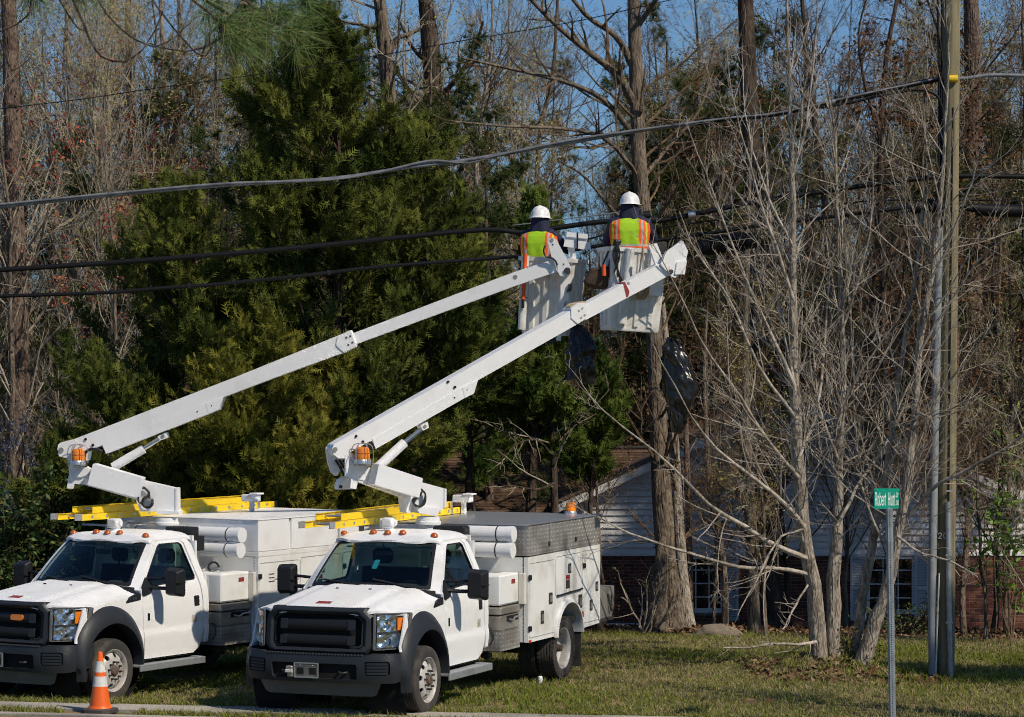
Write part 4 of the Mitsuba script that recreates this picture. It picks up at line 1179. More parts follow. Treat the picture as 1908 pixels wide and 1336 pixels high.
def beacon(key, c, s=1.0):
    """Amber beacon standing on the point c."""
    b = name(key)
    put(b + '__base', mikit.ply(shift(lathe([(0, 0), (0.085 * s, 0), (0.085 * s, 0.03 * s), (0.075 * s, 0.045 * s), (0, 0.045 * s)], 24), *c), 'aluminium', 40))
    put(b + '__lens', mikit.ply(shift(lathe([(0, 0.045 * s), (0.072 * s, 0.045 * s), (0.074 * s, 0.09 * s), (0.066 * s, 0.15 * s), (0.05 * s, 0.165 * s), (0, 0.165 * s)], 24), *c), 'amber_lens', 35))
    put(b + '__ring', mikit.ply(shift(lathe([(0.072 * s, 0.098 * s), (0.0775 * s, 0.098 * s), (0.0775 * s, 0.106 * s), (0.07 * s, 0.106 * s)], 24), *c), 'amber_dark', 35))
    return b


def guard(c, s=1.0):
    """Wire cage of a beacon."""
    out = []
    for a in np.arange(3) * PI / 3:
        d = np.array([math.cos(a), math.sin(a), 0]) * 0.105 * s
        c = np.asarray(c, float)
        out.append(rope([c + d, c + d + [0, 0, 0.13 * s], c + d * 0.6 + [0, 0, 0.19 * s], c - d * 0.6 + [0, 0, 0.19 * s], c - d + [0, 0, 0.13 * s], c - d], 0.006, 5))
    return cat(out)


def tarp(pts_l, pts_r, y, seed, depth=0.22):
    """A creased hanging sleeve of plastic: left and right outlines from top to bottom, in photograph pixels at depth y."""
    n, k = 56, 40
    t = np.linspace(0, 1, n)
    L = smoothline([at(a, b, y) for a, b in pts_l], n)
    Rr = smoothline([at(a, b, y) for a, b in pts_r], n)
    th = np.linspace(0, 2 * PI, k, endpoint=False)
    c, h = (L + Rr) / 2, (Rr - L) / 2
    v = c[:, None] + h[:, None] * np.cos(th)[None, :, None] + np.array([0, 1, 0]) * depth * (np.sin(th)[None, :, None]) * np.sin(np.clip(t, 0.06, 1) * PI * 0.75)[:, None, None]
    q = v.copy()
    nz = meshkit.fbm(np.stack([np.cos(th)[None] * 1.6 + 0 * t[:, None], np.sin(th)[None] * 1.6 + 0 * t[:, None], 5.0 * t[:, None] + 0 * th[None]], -1) + seed, 4)
    fold = np.abs(meshkit.noise(np.stack([np.cos(th)[None] * 3.2 + 0 * t[:, None], np.sin(th)[None] * 3.2 + 0 * t[:, None], 2.0 * t[:, None] + 0 * th[None]], -1) + 9 * seed) - 0.5)
    rad = np.stack([np.cos(th), np.sin(th), 0 * th], -1)[None]
    q = v + rad * ((nz - 0.5) * 0.16 + fold * 0.12 - 0.03)[..., None]
    v = q.reshape(-1, 3)
    i, j = np.arange(k), (np.arange(k) + 1) % k
    f = np.vstack([np.vstack([np.c_[a * k + i, a * k + j, a * k + k + j], np.c_[a * k + i, a * k + k + j, a * k + k + i]]) for a in range(n - 1)])
    top = np.vstack([np.c_[i * 0 + len(v), j, i]])
    return tm(np.vstack([v, q[0].mean(0)]), np.vstack([f, top]))


def bucket(key, c, yaw, tilt=0.0, wx=0.72, wy=0.60, h=1.06):
    """Open fibreglass bucket; c = middle of its rim."""
    M = trimesh.transformations.translation_matrix(c) @ trimesh.transformations.rotation_matrix(math.radians(yaw), [0, 0, 1]) @ trimesh.transformations.rotation_matrix(math.radians(tilt), [0, 1, 0])

    def ringp(w, d, r, z, k=24):
        p = np.array(sbox(-w / 2 + r, -d / 2 + r, w / 2 - r, d / 2 - r).buffer(r, quad_segs=k // 4).exterior.coords)[:-1]
        return np.c_[p, np.full(len(p), z)]
    secs = [ringp(wx * 0.84, wy * 0.84, 0.05, -h), ringp(wx * 0.87, wy * 0.87, 0.06, -h + 0.03), ringp(wx, wy, 0.07, -0.06), ringp(wx + 0.07, wy + 0.07, 0.09, -0.055), ringp(wx + 0.07, wy + 0.07, 0.09, 0.0),
            ringp(wx - 0.03, wy - 0.03, 0.07, 0.0), ringp(wx * 0.84, wy * 0.84, 0.05, -h + 0.05)]
    k = len(secs[0])
    v = np.vstack(secs + [[[0, 0, -h]], [[0, 0, -h + 0.05]]])
    i, j = np.arange(k), (np.arange(k) + 1) % k
    f = [np.vstack([np.c_[a * k + i, a * k + j, a * k + k + j], np.c_[a * k + i, a * k + k + j, a * k + k + i]]) for a in range(len(secs) - 1)]
    f += [np.c_[i * 0 + len(v) - 2, j, i], np.c_[i * 0 + len(v) - 1, (len(secs) - 1) * k + i, (len(secs) - 1) * k + j]]
    b = put(key, mikit.ply(move(tm(v, np.vstack(f)), M), 'frp_bucket', 40))
    for s, d, n_ in ((1, wy, 3), (-1, wy, 3)):
        for q in range(n_):
            x = (q - (n_ - 1) / 2) * wx * 0.27
            rib = hullof([(x * g + e, -s * (d / 2 * g2 + o), z) for g, g2, z in ((1, 0.98, -0.08), (0.88, 0.86, -h + 0.06)) for e, o in ((-0.05, -0.01), (0.05, -0.01), (-0.028, 0.035), (0.028, 0.035))])
            put(b + '__rib', mikit.ply(move(rib, M), 'frp_bucket', 30))
    for s in (1, -1):
        for q in (-0.5, 0.5):
            y = q * wy * 0.36
            rib = hullof([(s * (wx / 2 * g2 + o), y * g + e, z) for g, g2, z in ((1, 0.98, -0.08), (0.88, 0.86, -h + 0.06)) for e, o in ((-0.05, -0.01), (0.05, -0.01), (-0.028, 0.03), (0.028, 0.03))])
            put(b + '__rib', mikit.ply(move(rib, M), 'frp_bucket', 30))
    return b, M


def ladder(key, k, x0, x1, z, label):
    M = T(truck_m(k))
    L = name(key)

    def a(p, m, mat, sm=30):
        return put(f'{L}__{p}', {**mikit.ply(m, mat, sm), 'to_world': M})
    for sec, (y0, y1, za, xa, xb) in enumerate(((-1.02, -0.60, z - 0.085, x0, x1), (-0.985, -0.635, z + 0.004, x0 - 0.28, x1 + 0.35))):
        for y, s in ((y0, 1), (y1, -1)):
            c = cat([bx(xb, xa, y - 0.004, y + 0.004, za, za + 0.083), bx(xb, xa, y, y + s * 0.028, za, za + 0.006), bx(xb, xa, y, y + s * 0.028, za + 0.077, za + 0.083)])
            a('rail', c, 'yellow_frp')
            if sec == 0:
                a('foot', bx(xa - 0.02, xa + 0.13, y - 0.012, y + 0.012, za + 0.005, za + 0.09, 0.006), 'aluminium')
                a('end_cap', bx(xb - 0.05, xb + 0.02, y - 0.010, y + 0.010, za - 0.004, za + 0.088, 0.004), 'black_plastic')
        for x in np.arange(xb + 0.2, xa - 0.1, 0.305):
            a('rung', cyl((x, y0 + 0.005, za + 0.042), (x, y1 - 0.005, za + 0.042), 0.017, 10), 'aluminium')
            for y in (y0, y1):
                a('rung_plate', bx(x - 0.02, x + 0.02, y - 0.007, y + 0.007, za + 0.022, za + 0.062, 0.002), 'aluminium') if sec == 0 else None
    a('bracket', bx(x1 + 0.38, x1 + 0.44, -0.60, -0.585, z - 0.09, z + 0.095, 0.004), 'aluminium')
    say(L, label, 'ladder', None)
    return L


ladder('extension_ladder', 0, -0.84, -4.98, 2.215, 'yellow extension ladder on the roof rack of the nearer right-hand truck')
ladder('extension_ladder', 1, -1.30, -5.70, 2.295, 'yellow extension ladder on the roof rack of the left-hand truck')

# ------------------------------------------------------------------ the right truck's arm
B = TRUCK[0]
say(B, 'white bucket truck with tread-plate top box, nearest the camera in front of the house', 'truck', 'white bucket trucks parked on the verge')
P = Plane(0, 22)
W = 0.12


def ad(key, mesh, mat='paint_boom', sm=30):
    return put(key, mikit.ply(mesh, mat, sm))


arm = ad(f'{B}__lower_arm', P.solid(R5((430, 760), (600, 810), (1010, 885), (1210, 940), (1205, 1085), (1165, 1125), (970, 1100), (870, 1015), (430, 860)), 0.11, -0.11))
ad(arm + '__end_flange', P.solid(R5((1196, 935), (1212, 940), (1210, 1090), (1194, 1092)), 0.13, -0.13))
ad(arm + '__seat', P.solid(R5((960, 1085), (1160, 1100), (1130, 1165), (985, 1140)), 0.16, -0.16))
ad(arm + '__gusset', P.solid(R5((865, 1010), (930, 1020), (915, 1135), (880, 1140)), 0.13, -0.13))
ad(arm + '__knuckle_plate', P.solid(R5((372, 655), (395, 640), (440, 645), (470, 700), (575, 760), (600, 800), (540, 870), (480, 860), (462, 942), (412, 932), (420, 850), (370, 830)), 0.13, 0.09, 0.01))
ad(arm + '__knuckle_plate', P.solid(R5((345, 655), (395, 640), (440, 645), (470, 700), (575, 760), (600, 800), (540, 870), (480, 860), (445, 942), (300, 945), (290, 920), (310, 860), (370, 830)), -0.07, -0.13, 0.01))
ad(arm + '__link', P.solid(R5((210, 600), (255, 560), (350, 640), (360, 700), (330, 790), (300, 840), (255, 800), (228, 720)), -0.10, -0.14, 0.02), 'paint_boom')
ad(arm + '__hose_bundle', cat([rope([P.pt(*R5((u, 700))[0], 0.0), P.pt(*R5((u + 40, 760))[0], 0.02), P.pt(*R5((u + 70, 830))[0], 0.0)], 0.018) for u in (290, 320, 350)]), 'hose', 50)
ad(arm + '__rivet', P.pin(*R5((335, 922))[0], 0.022, -0.06, -0.09), 'steel_dark')
ad(f'{B}__control_box', P.solid(R5((652, 730), (1016, 852), (985, 1012), (615, 905)), 0.40, 0.135, 0.012))
ad(f'{B}__hose_loop', cat([rope([P.pt(*R5(q)[0], 0.16 + 0.02 * j) for q in ((1000, 940), (1035, 985), (1030 - 8 * j, 1060), (985 - 10 * j, 1085), (940, 1060), (935 + 10 * j, 1020), (985, 1000), (1010, 960))], 0.012) for j in range(3)]), 'hose', 50)
ad(f'{B}__lift_cylinder', cyl(P.pt(*R5((640, 760))[0], 0), P.pt(*R5((862, 555))[0], 0), 0.062, 20))
ad(f'{B}__cylinder_rod', cyl(P.pt(*R5((850, 565))[0], 0), P.pt(*R5((1030, 420))[0], 0), 0.03, 14), 'chrome')
pb_ = ad(f'{B}__pin_bracket', P.solid(R5((998, 412), (1055, 380), (1066, 432), (1018, 455)), 0.09, -0.09, 0.008))
ad(pb_ + '__bolt', P.pin(*R5((1035, 420))[0], 0.022, 0.105, -0.105), 'stainless_worn')
up = ad(f'{B}__outer_boom', P.solid([(619, 836), (622, 828.5), (633, 821.5), (1064, 578), (1077, 603.4), (889, 709.5), (870, 716), (697, 836.5), (690, 822), (652, 843), (642, 854), (631, 854), (622, 847)], W, -W))
ad(up + '__stiffener', P.solid([(700, 836.5), (864, 742.5), (882.6, 733), (890, 709), (872, 715), (694, 818)], W + 0.012, -W - 0.012))
ad(up + '__stiffener_end', P.solid([(861.5, 722), (866.5, 741.5), (883.2, 733.2), (890.5, 708.6)], W + 0.02, -W - 0.02))
ad(up + '__collar', P.solid([(1063.9, 574.8), (1076.7, 564.5), (1091.4, 563.8), (1095.8, 591.3), (1076.7, 603.4), (1065, 593)], W + 0.02, -W - 0.02))
ad(up + '__wear_pad', P.solid([(1062, 571), (1077, 563), (1092, 561), (1092, 565), (1077, 566.5), (1064, 575)], 0.08, -0.08), 'rope_tan')
ad(up + '__nose_plate', P.solid([(611, 838), (616, 826), (634, 815), (645, 820), (628, 850), (618, 856), (612, 850)], -W - 0.004, -W - 0.03))
for u, v in ((464, 502), (520, 547), (1227, 50), (1283, 95), (1383, 120), (1280, 182)):
    ad(up + '__access_hole', P.pin(*R5((u, v))[0], 0.016 if v not in (120, 182) else 0.009, W + 0.024, W - 0.01, 12), 'black_void')
ad(up + '__pivot_pin', P.pin(*R5((290, 612))[0], 0.03, W + 0.02, -W - 0.02), 'stainless_worn')
for u, v in ((407, 651), (424, 639), (418, 686), (436, 673)):
    ad(up + '__collar_bolt', P.pin(*Z6((u, v))[0], 0.013, W + 0.032, W), 'stainless_worn')
ad(up + '__end_opening', P.solid(R5((545, 575), (592, 540), (622, 608), (600, 620)), W + 0.004, -W + 0.02), 'black_void')
bn = ad(f'{B}__inner_boom', P.solid([(1086, 569), (1231, 491), (1249, 512), (1090, 597)], 0.095, -0.095))
ad(bn + '__red_band', P.solid([(1160.5, 527.5), (1164.5, 525.4), (1173, 543), (1171, 552.5), (1167, 554.2)], 0.098, -0.098), 'red_sticker')
ad(bn + '__hook_eye', P.pin(*Z6((657, 512))[0], 0.022, 0.10, 0.05), 'stainless_worn')
hd_ = ad(f'{B}__boom_tip', P.solid([(1231, 492), (1240, 470), (1271, 447.5), (1280, 465), (1275, 500), (1258, 518), (1247, 513)], 0.13, 0.10, 0.01))
ad(hd_ + '__far_plate', P.solid([(1231, 492), (1240, 472), (1273, 449), (1282, 468), (1275, 500), (1258, 518), (1247, 513)], -0.10, -0.13, 0.01))
ad(hd_ + '__guard', P.solid([(1262, 488), (1280, 485), (1276, 511), (1258, 511)], 0.16, -0.16))
ad(hd_ + '__pivot_pin', P.pin(1251, 506, 0.03, 0.15, -0.15), 'steel_dark')
ad(f'{B}__leveling_link', P.solid([(1209, 457), (1224, 453), (1238, 489), (1222, 494)], 0.02, -0.02))
bc = P.pt(*R5((513, 728))[0], 0.22)
beacon(f'{B}__beacon', bc + [0, 0, -0.005], 1.3)
ad(f'{B}__beacon_guard', guard(bc, 1.3), 'galvanised', 50)
ad(f'{B}__beacon_bracket', cat([bx(bc[0] - 0.10, bc[0] + 0.10, bc[1] - 0.09, bc[1] + 0.16, bc[2] - 0.03, bc[2] - 0.006)]), 'stainless_worn')

c2 = at(1181, 464.5, 39.35)
BK2, M2 = bucket(f'{B}__bucket', c2, 14, 3.5, 0.80, 0.64, 1.11)


def inb(M, x, y, z):
    return (M @ [x, y, z, 1])[:3]


ad(BK2 + '__tool_tube', cyl(inb(M2, -0.16, -0.37, -0.02), inb(M2, -0.20, -0.33, -1.02), 0.062, 18), 'frp_bucket', 40)
ad(BK2 + '__hose', cat([rope([inb(M2, -0.38 + 0.03 * j, -0.30, 0.03), inb(M2, -0.36 + 0.02 * j, -0.36, 0.08), inb(M2, -0.30 - 0.03 * j, -0.37, -0.12), inb(M2, -0.36 + 0.05 * j, -0.36, -0.35 - 0.06 * j)], 0.013) for j in range(4)]), 'hose', 50)
ad(BK2 + '__mount', hullof([inb(M2, x, y, z) for x in (0.12, 0.30) for y in (-0.30, -0.44) for z in (-0.05, -0.62)]), 'paint_boom')
ad(BK2 + '__control_lever', cat([rope([inb(M2, 0.17, -0.34, 0.0), inb(M2, 0.12, -0.40, 0.10), inb(M2, 0.17, -0.44, -0.05), inb(M2, 0.22, -0.42, -0.16)], 0.014), bx(*[c for p, e in zip(inb(M2, 0.24, -0.40, 0.02), (0.09, 0.07, 0.08)) for c in (p - e, p + e)], 0.01)]), 'steel_dark', 40)
rp = [inb(M2, 0.03 + 0.07 * math.sin(a * 1.03) + 0.02 * math.sin(a * 0.31), -0.42 - 0.02 * math.cos(a * 0.7), -0.55 + 0.13 * math.cos(a)) for a in np.linspace(0, 30, 90)]
k_ = put('coiled_rope', mikit.ply(rope([inb(M2, 0.02, -0.36, 0.02), inb(M2, 0.03, -0.40, -0.25)] + rp, 0.011, 5, 400), 'rope_tan', 60))
say(k_, 'tan rope hung in loose coils on the front of the right bucket', 'rope')
k_ = name('tool_bag')
bagc = inb(M2, -0.50, -0.14, -0.42)
ad(k_ + '__pouch', shift(hullof(np.vstack([np.array(trimesh.creation.icosphere(2, 0.06).vertices) + p for p in ((-0.08, 0, 0.07), (0.09, 0, 0.09), (-0.06, 0.05, -0.09), (0.07, 0.05, -0.10), (-0.15, 0, -0.05))])), *bagc), 'leather', 50)
ad(k_ + '__strap', cat([rope([bagc + q for q in ((0.02, 0, 0.1), (0.1, -0.02, 0.3), (0.16, -0.02, 0.42))], 0.012), rope([bagc + q for q in ((0.1, 0, 0.1), (0.18, -0.02, 0.28), (0.2, -0.02, 0.45))], 0.015), rope([bagc + q for q in ((0.15, -0.05, -0.1), (0.13, -0.06, 0.2), (0.24, -0.05, 0.4))], 0.01)]), 'hose', 50)
ad(k_ + '__flashlight', cyl(bagc + [0.06, -0.10, 0.02], bagc + [0.06, -0.10, 0.17], 0.03, 12), 'tool_orange', 40)
say(k_, 'brown leather tool bag with an orange torch strapped to the side of the right bucket', 'tool bag')

# ------------------------------------------------------------------ the left truck's arm
B = TRUCK[1]
say(B, 'white bucket truck with smooth white top boxes, further left behind the traffic cone', 'truck', 'white bucket trucks parked on the verge')
labels[TRUCK[0]].pop('group'), labels[TRUCK[1]].pop('group')
P = Plane(1, -3)
arm = ad(f'{B}__lower_arm', P.solid(R4((330, 650), (770, 745), (1025, 803), (1028, 975), (880, 965), (770, 965), (735, 880), (330, 765)), 0.11, -0.11))
ad(arm + '__end_flange', P.solid(R4((1018, 798), (1030, 800), (1034, 985), (1018, 985)), 0.13, -0.13))
ad(arm + '__seat', P.solid(R4((880, 955), (1040, 965), (1045, 988), (885, 985)), 0.16, -0.16))
ad(arm + '__knuckle_plate', P.solid(R4((255, 580), (300, 590), (420, 660), (395, 775), (300, 770), (290, 805), (245, 800), (262, 700)), 0.13, 0.09, 0.01))
ad(arm + '__knuckle_plate', P.solid(R4((255, 580), (300, 590), (420, 660), (395, 775), (300, 770), (290, 805), (245, 800), (262, 700)), -0.09, -0.13, 0.01))
ad(arm + '__cover', P.solid(R4((285, 715), (350, 645), (418, 660), (400, 700), (350, 722)), 0.17, 0.13, 0.004))
ad(f'{B}__control_box', P.solid(R4((432, 626), (783, 728), (744, 868), (392, 776)), 0.40, 0.135, 0.012))
ad(f'{B}__hose_reel', cat([rope([P.pt(820 / 3.816 + 60 + (10.5 - j) * math.cos(a), 900 / 3.816 + 700 + (10.5 - j) * math.sin(a), 0.15 + 0.012 * j) for a in np.linspace(0, 6.2, 16)], 0.013) for j in range(3)] +
                          [rope([P.pt(*R4(q)[0], 0.16) for q in ((770, 795), (800, 800), (828, 830), (825, 870))], 0.02), rope([P.pt(*R4(q)[0], 0.16) for q in ((775, 820), (755, 860), (760, 900), (790, 905))], 0.014)]), 'hose', 50)
ad(f'{B}__lift_cylinder', cyl(P.pt(*R4((575, 650))[0], 0), P.pt(*R4((793, 520))[0], 0), 0.062, 20))
ad(f'{B}__cylinder_rod', cyl(P.pt(*R4((780, 528))[0], 0), P.pt(*R4((925, 435))[0], 0), 0.03, 14), 'chrome')
pb_ = ad(f'{B}__pin_bracket', P.solid(R4((890, 430), (952, 402), (962, 440), (910, 460)), 0.09, -0.09, 0.008))
ad(pb_ + '__bolt', P.pin(*R4((928, 430))[0], 0.026, 0.105, -0.105), 'stainless_worn')
up = ad(f'{B}__outer_boom', P.solid([(107.2, 838), (108, 829), (113, 824.5), (138.6, 818), (442.6, 701), (638, 622), (645, 655), (518.6, 701), (413, 741), (197.6, 845.4), (190, 830), (166, 838), (162, 858.5), (125.5, 854), (110, 850)], W, -W))
ad(up + '__stiffener', P.solid([(197.6, 845.4), (388.9, 770.8), (407.2, 762.9), (416.4, 739.3), (388, 749), (190, 827)], W + 0.012, -W - 0.012))
ad(up + '__stiffener_end', P.solid([(383, 752), (388.9, 770.8), (407.2, 762.9), (416.4, 739.3)], W + 0.02, -W - 0.02))
ad(up + '__collar', P.solid([(630, 626), (652.4, 615.2), (656.5, 624), (664.4, 645), (641, 656.8), (626, 643)], W + 0.02, -W - 0.02))
ad(up + '__weld', P.solid(R4((298, 455), (303, 452), (352, 508), (346, 510)), W + 0.006, W - 0.01))
for u, v, r in ((378, 452, 0.018), (430, 494, 0.018), (1173, 255, 0.009), (1275, 213, 0.009)):
    ad(up + '__access_hole', P.pin(*R4((u, v))[0], r, W + 0.024, W - 0.01, 12), 'black_void')
for u, v in ((121, 612), (141, 605), (131, 648), (152, 636)):
    ad(up + '__collar_bolt', P.pin(*R6((u, v))[0], 0.013, W + 0.032, W), 'steel_dark')
ad(up + '__pivot_pin', P.pin(*R4((205, 528))[0], 0.035, W + 0.02, -W - 0.02), 'stainless_worn')
ad(f'{B}__arm_hose', cat([rope([P.pt(*R4(q)[0], W - 0.02 + 0.02 * j) for q in ((385, 650), (372, 600), (378, 545 + 6 * j), (410, 518 + 8 * j), (460, 525), (500, 540))], 0.022) for j in range(2)]), 'hose', 50)
bn = ad(f'{B}__inner_boom', P.solid([(650, 624), (960, 506), (1032, 483), (1038, 506), (960, 532.5), (652, 645)], 0.095, -0.095))
ad(bn + '__hook_eye', P.pin(*R6((962, 310))[0], 0.03, 0.105, 0.05), 'stainless_worn')
hd_ = ad(f'{B}__boom_tip', P.solid(Z7((272, 450), (285, 420), (315, 412), (340, 428), (465, 660), (463, 700), (420, 735), (372, 730), (350, 690), (352, 650), (300, 570)), 0.14, 0.10, 0.01))
ad(hd_ + '__far_plate', P.solid(Z7((272, 450), (285, 420), (315, 412), (340, 428), (465, 660), (463, 700), (420, 735), (372, 730), (350, 690), (352, 650), (300, 570)), -0.10, -0.14, 0.01))
ad(hd_ + '__pivot_pin', P.pin(*Z7((432, 688))[0], 0.045, 0.165, -0.15), 'steel_dark')
ad(hd_ + '__pivot_pin', P.pin(*Z7((305, 432))[0], 0.025, 0.155, -0.15), 'stainless_worn')
ad(hd_ + '__hose', cat([rope([P.pt(*Z7(q)[0], 0.16 + 0.02 * j) for q in ((250, 480), (236, 520), (255, 570), (320, 590), (352, 640))], 0.012) for j in range(2)]), 'hose', 50)
for q in ((402, 634), (312, 470)):
    ad(hd_ + '__bolt', P.pin(*Z7(q)[0], 0.011, 0.15, 0.1, 8), 'steel_dark')
bc = P.pt(*R4((325, 622))[0], 0.22)
beacon(f'{B}__beacon', bc + [0, 0, -0.02], 1.3)
ad(f'{B}__beacon_guard', guard(bc, 1.3), 'galvanised', 50)
ad(f'{B}__beacon_bracket', bx(bc[0] - 0.10, bc[0] + 0.10, bc[1] - 0.09, bc[1] + 0.16, bc[2] - 0.04, bc[2] - 0.02), 'stainless_worn')

c1 = at(1032, 481, 40.15)
BK1, M1 = bucket(f'{B}__bucket', c1, -18, 3.0, 0.79, 0.60)
tt = [at(979, 476, 39.82), at(972, 614, 39.82)]
ad(BK1 + '__tool_tube', cyl(tt[0], tt[1], 0.055, 18), 'frp_bucket', 40)
ad(BK1 + '__tool_tube_strap', cyl(tt[0] + (tt[1] - tt[0]) * 0.56, tt[0] + (tt[1] - tt[0]) * 0.575, 0.057, 18), 'steel_dark', 40)
ad(BK1 + '__mount', P.solid([(1044, 512), (1062, 508), (1060, 560), (1045, 566)], -0.14, -0.30))
ad(BK1 + '__latch', P.solid(Z7((440, 800), (470, 790), (465, 850), (425, 870)), -0.10, -0.2), 'steel_dark')
ad(BK1 + '__brace', P.solid(Z7((380, 800), (420, 770), (400, 1000), (378, 1272), (342, 1268)), -0.15, -0.20))
cp = ad(BK1 + '__control_pedestal', hullof([at(x, y, d) for d in (39.75, 40.0) for x, y in ((1053, 441), (1095, 445), (1088, 465), (1050, 459))]), 'paint_boom')
ad(cp[:cp.rfind('__')] + '__control_lid', hullof([at(x, y, d) for d in (39.72, 40.03) for x, y in ((1057, 432), (1096, 436.5), (1095, 445), (1055, 441))]), 'paint_boom')
ad(cp[:cp.rfind('__')] + '__control_strap', hullof([at(x, y, d) for d in (39.71, 39.73) for x, y in ((1075, 433), (1077.5, 433), (1077, 465), (1074, 464))]), 'black_plastic')
ad(cp[:cp.rfind('__')] + '__control_stem', hullof([at(x, y, d) for d in (39.80, 39.92) for x, y in ((1057, 460), (1071, 462), (1074, 484), (1062, 484))]), 'paint_boom')
ad(cp[:cp.rfind('__')] + '__control_handle', hullof([at(x, y, d) for d in (39.80, 39.95) for x, y in ((1088, 452), (1100, 450), (1101, 464), (1087, 466))]), 'aluminium')
k_ = name('hot_stick')
d_ = (tt[1] - tt[0]) / np.linalg.norm(tt[1] - tt[0])
p0 = tt[0] + [0.0, -0.085, 0.02]
ad(k_ + '__handle', cyl(p0, p0 + d_ * 0.62, 0.028, 14), 'tool_orange', 40)
ad(k_ + '__grip', cyl(p0 + d_ * 0.62, p0 + d_ * 0.74, 0.022, 14), 'black_plastic', 40)
ad(k_ + '__clip', cyl(p0 - d_ * 0.06, p0, 0.02, 12), 'stainless_worn', 40)
say(k_, 'orange handled tool with black grip strapped upright at the left bucket', 'tool')

tk = put('black_plastic_sleeve', mikit.ply(tarp([(1066, 600), (1057, 640), (1053, 672), (1058, 708)], [(1085, 606), (1107, 632), (1112, 672), (1104, 716)], 39.6, 1), 'tarp_black', 40))
say(tk, 'short black plastic sleeve hanging under the arm of the left bucket', 'cover')
tk = put('black_plastic_sleeve', mikit.ply(tarp([(1246, 628), (1234, 665), (1236, 735), (1255, 806)], [(1262, 632), (1288, 680), (1295, 740), (1268, 808)], 38.95, 5, 0.20), 'tarp_black', 40))
say(tk, 'long black plastic sleeve hanging below the right bucket in front of the thick trunk', 'cover')

# ------------------------------------------------------------------ the two people
JACKET, JEANS, GLOVE, SKIN = (0.016, 0.019, 0.05), (0.03, 0.04, 0.08), (0.30, 0.24, 0.16), (0.36, 0.20, 0.13)


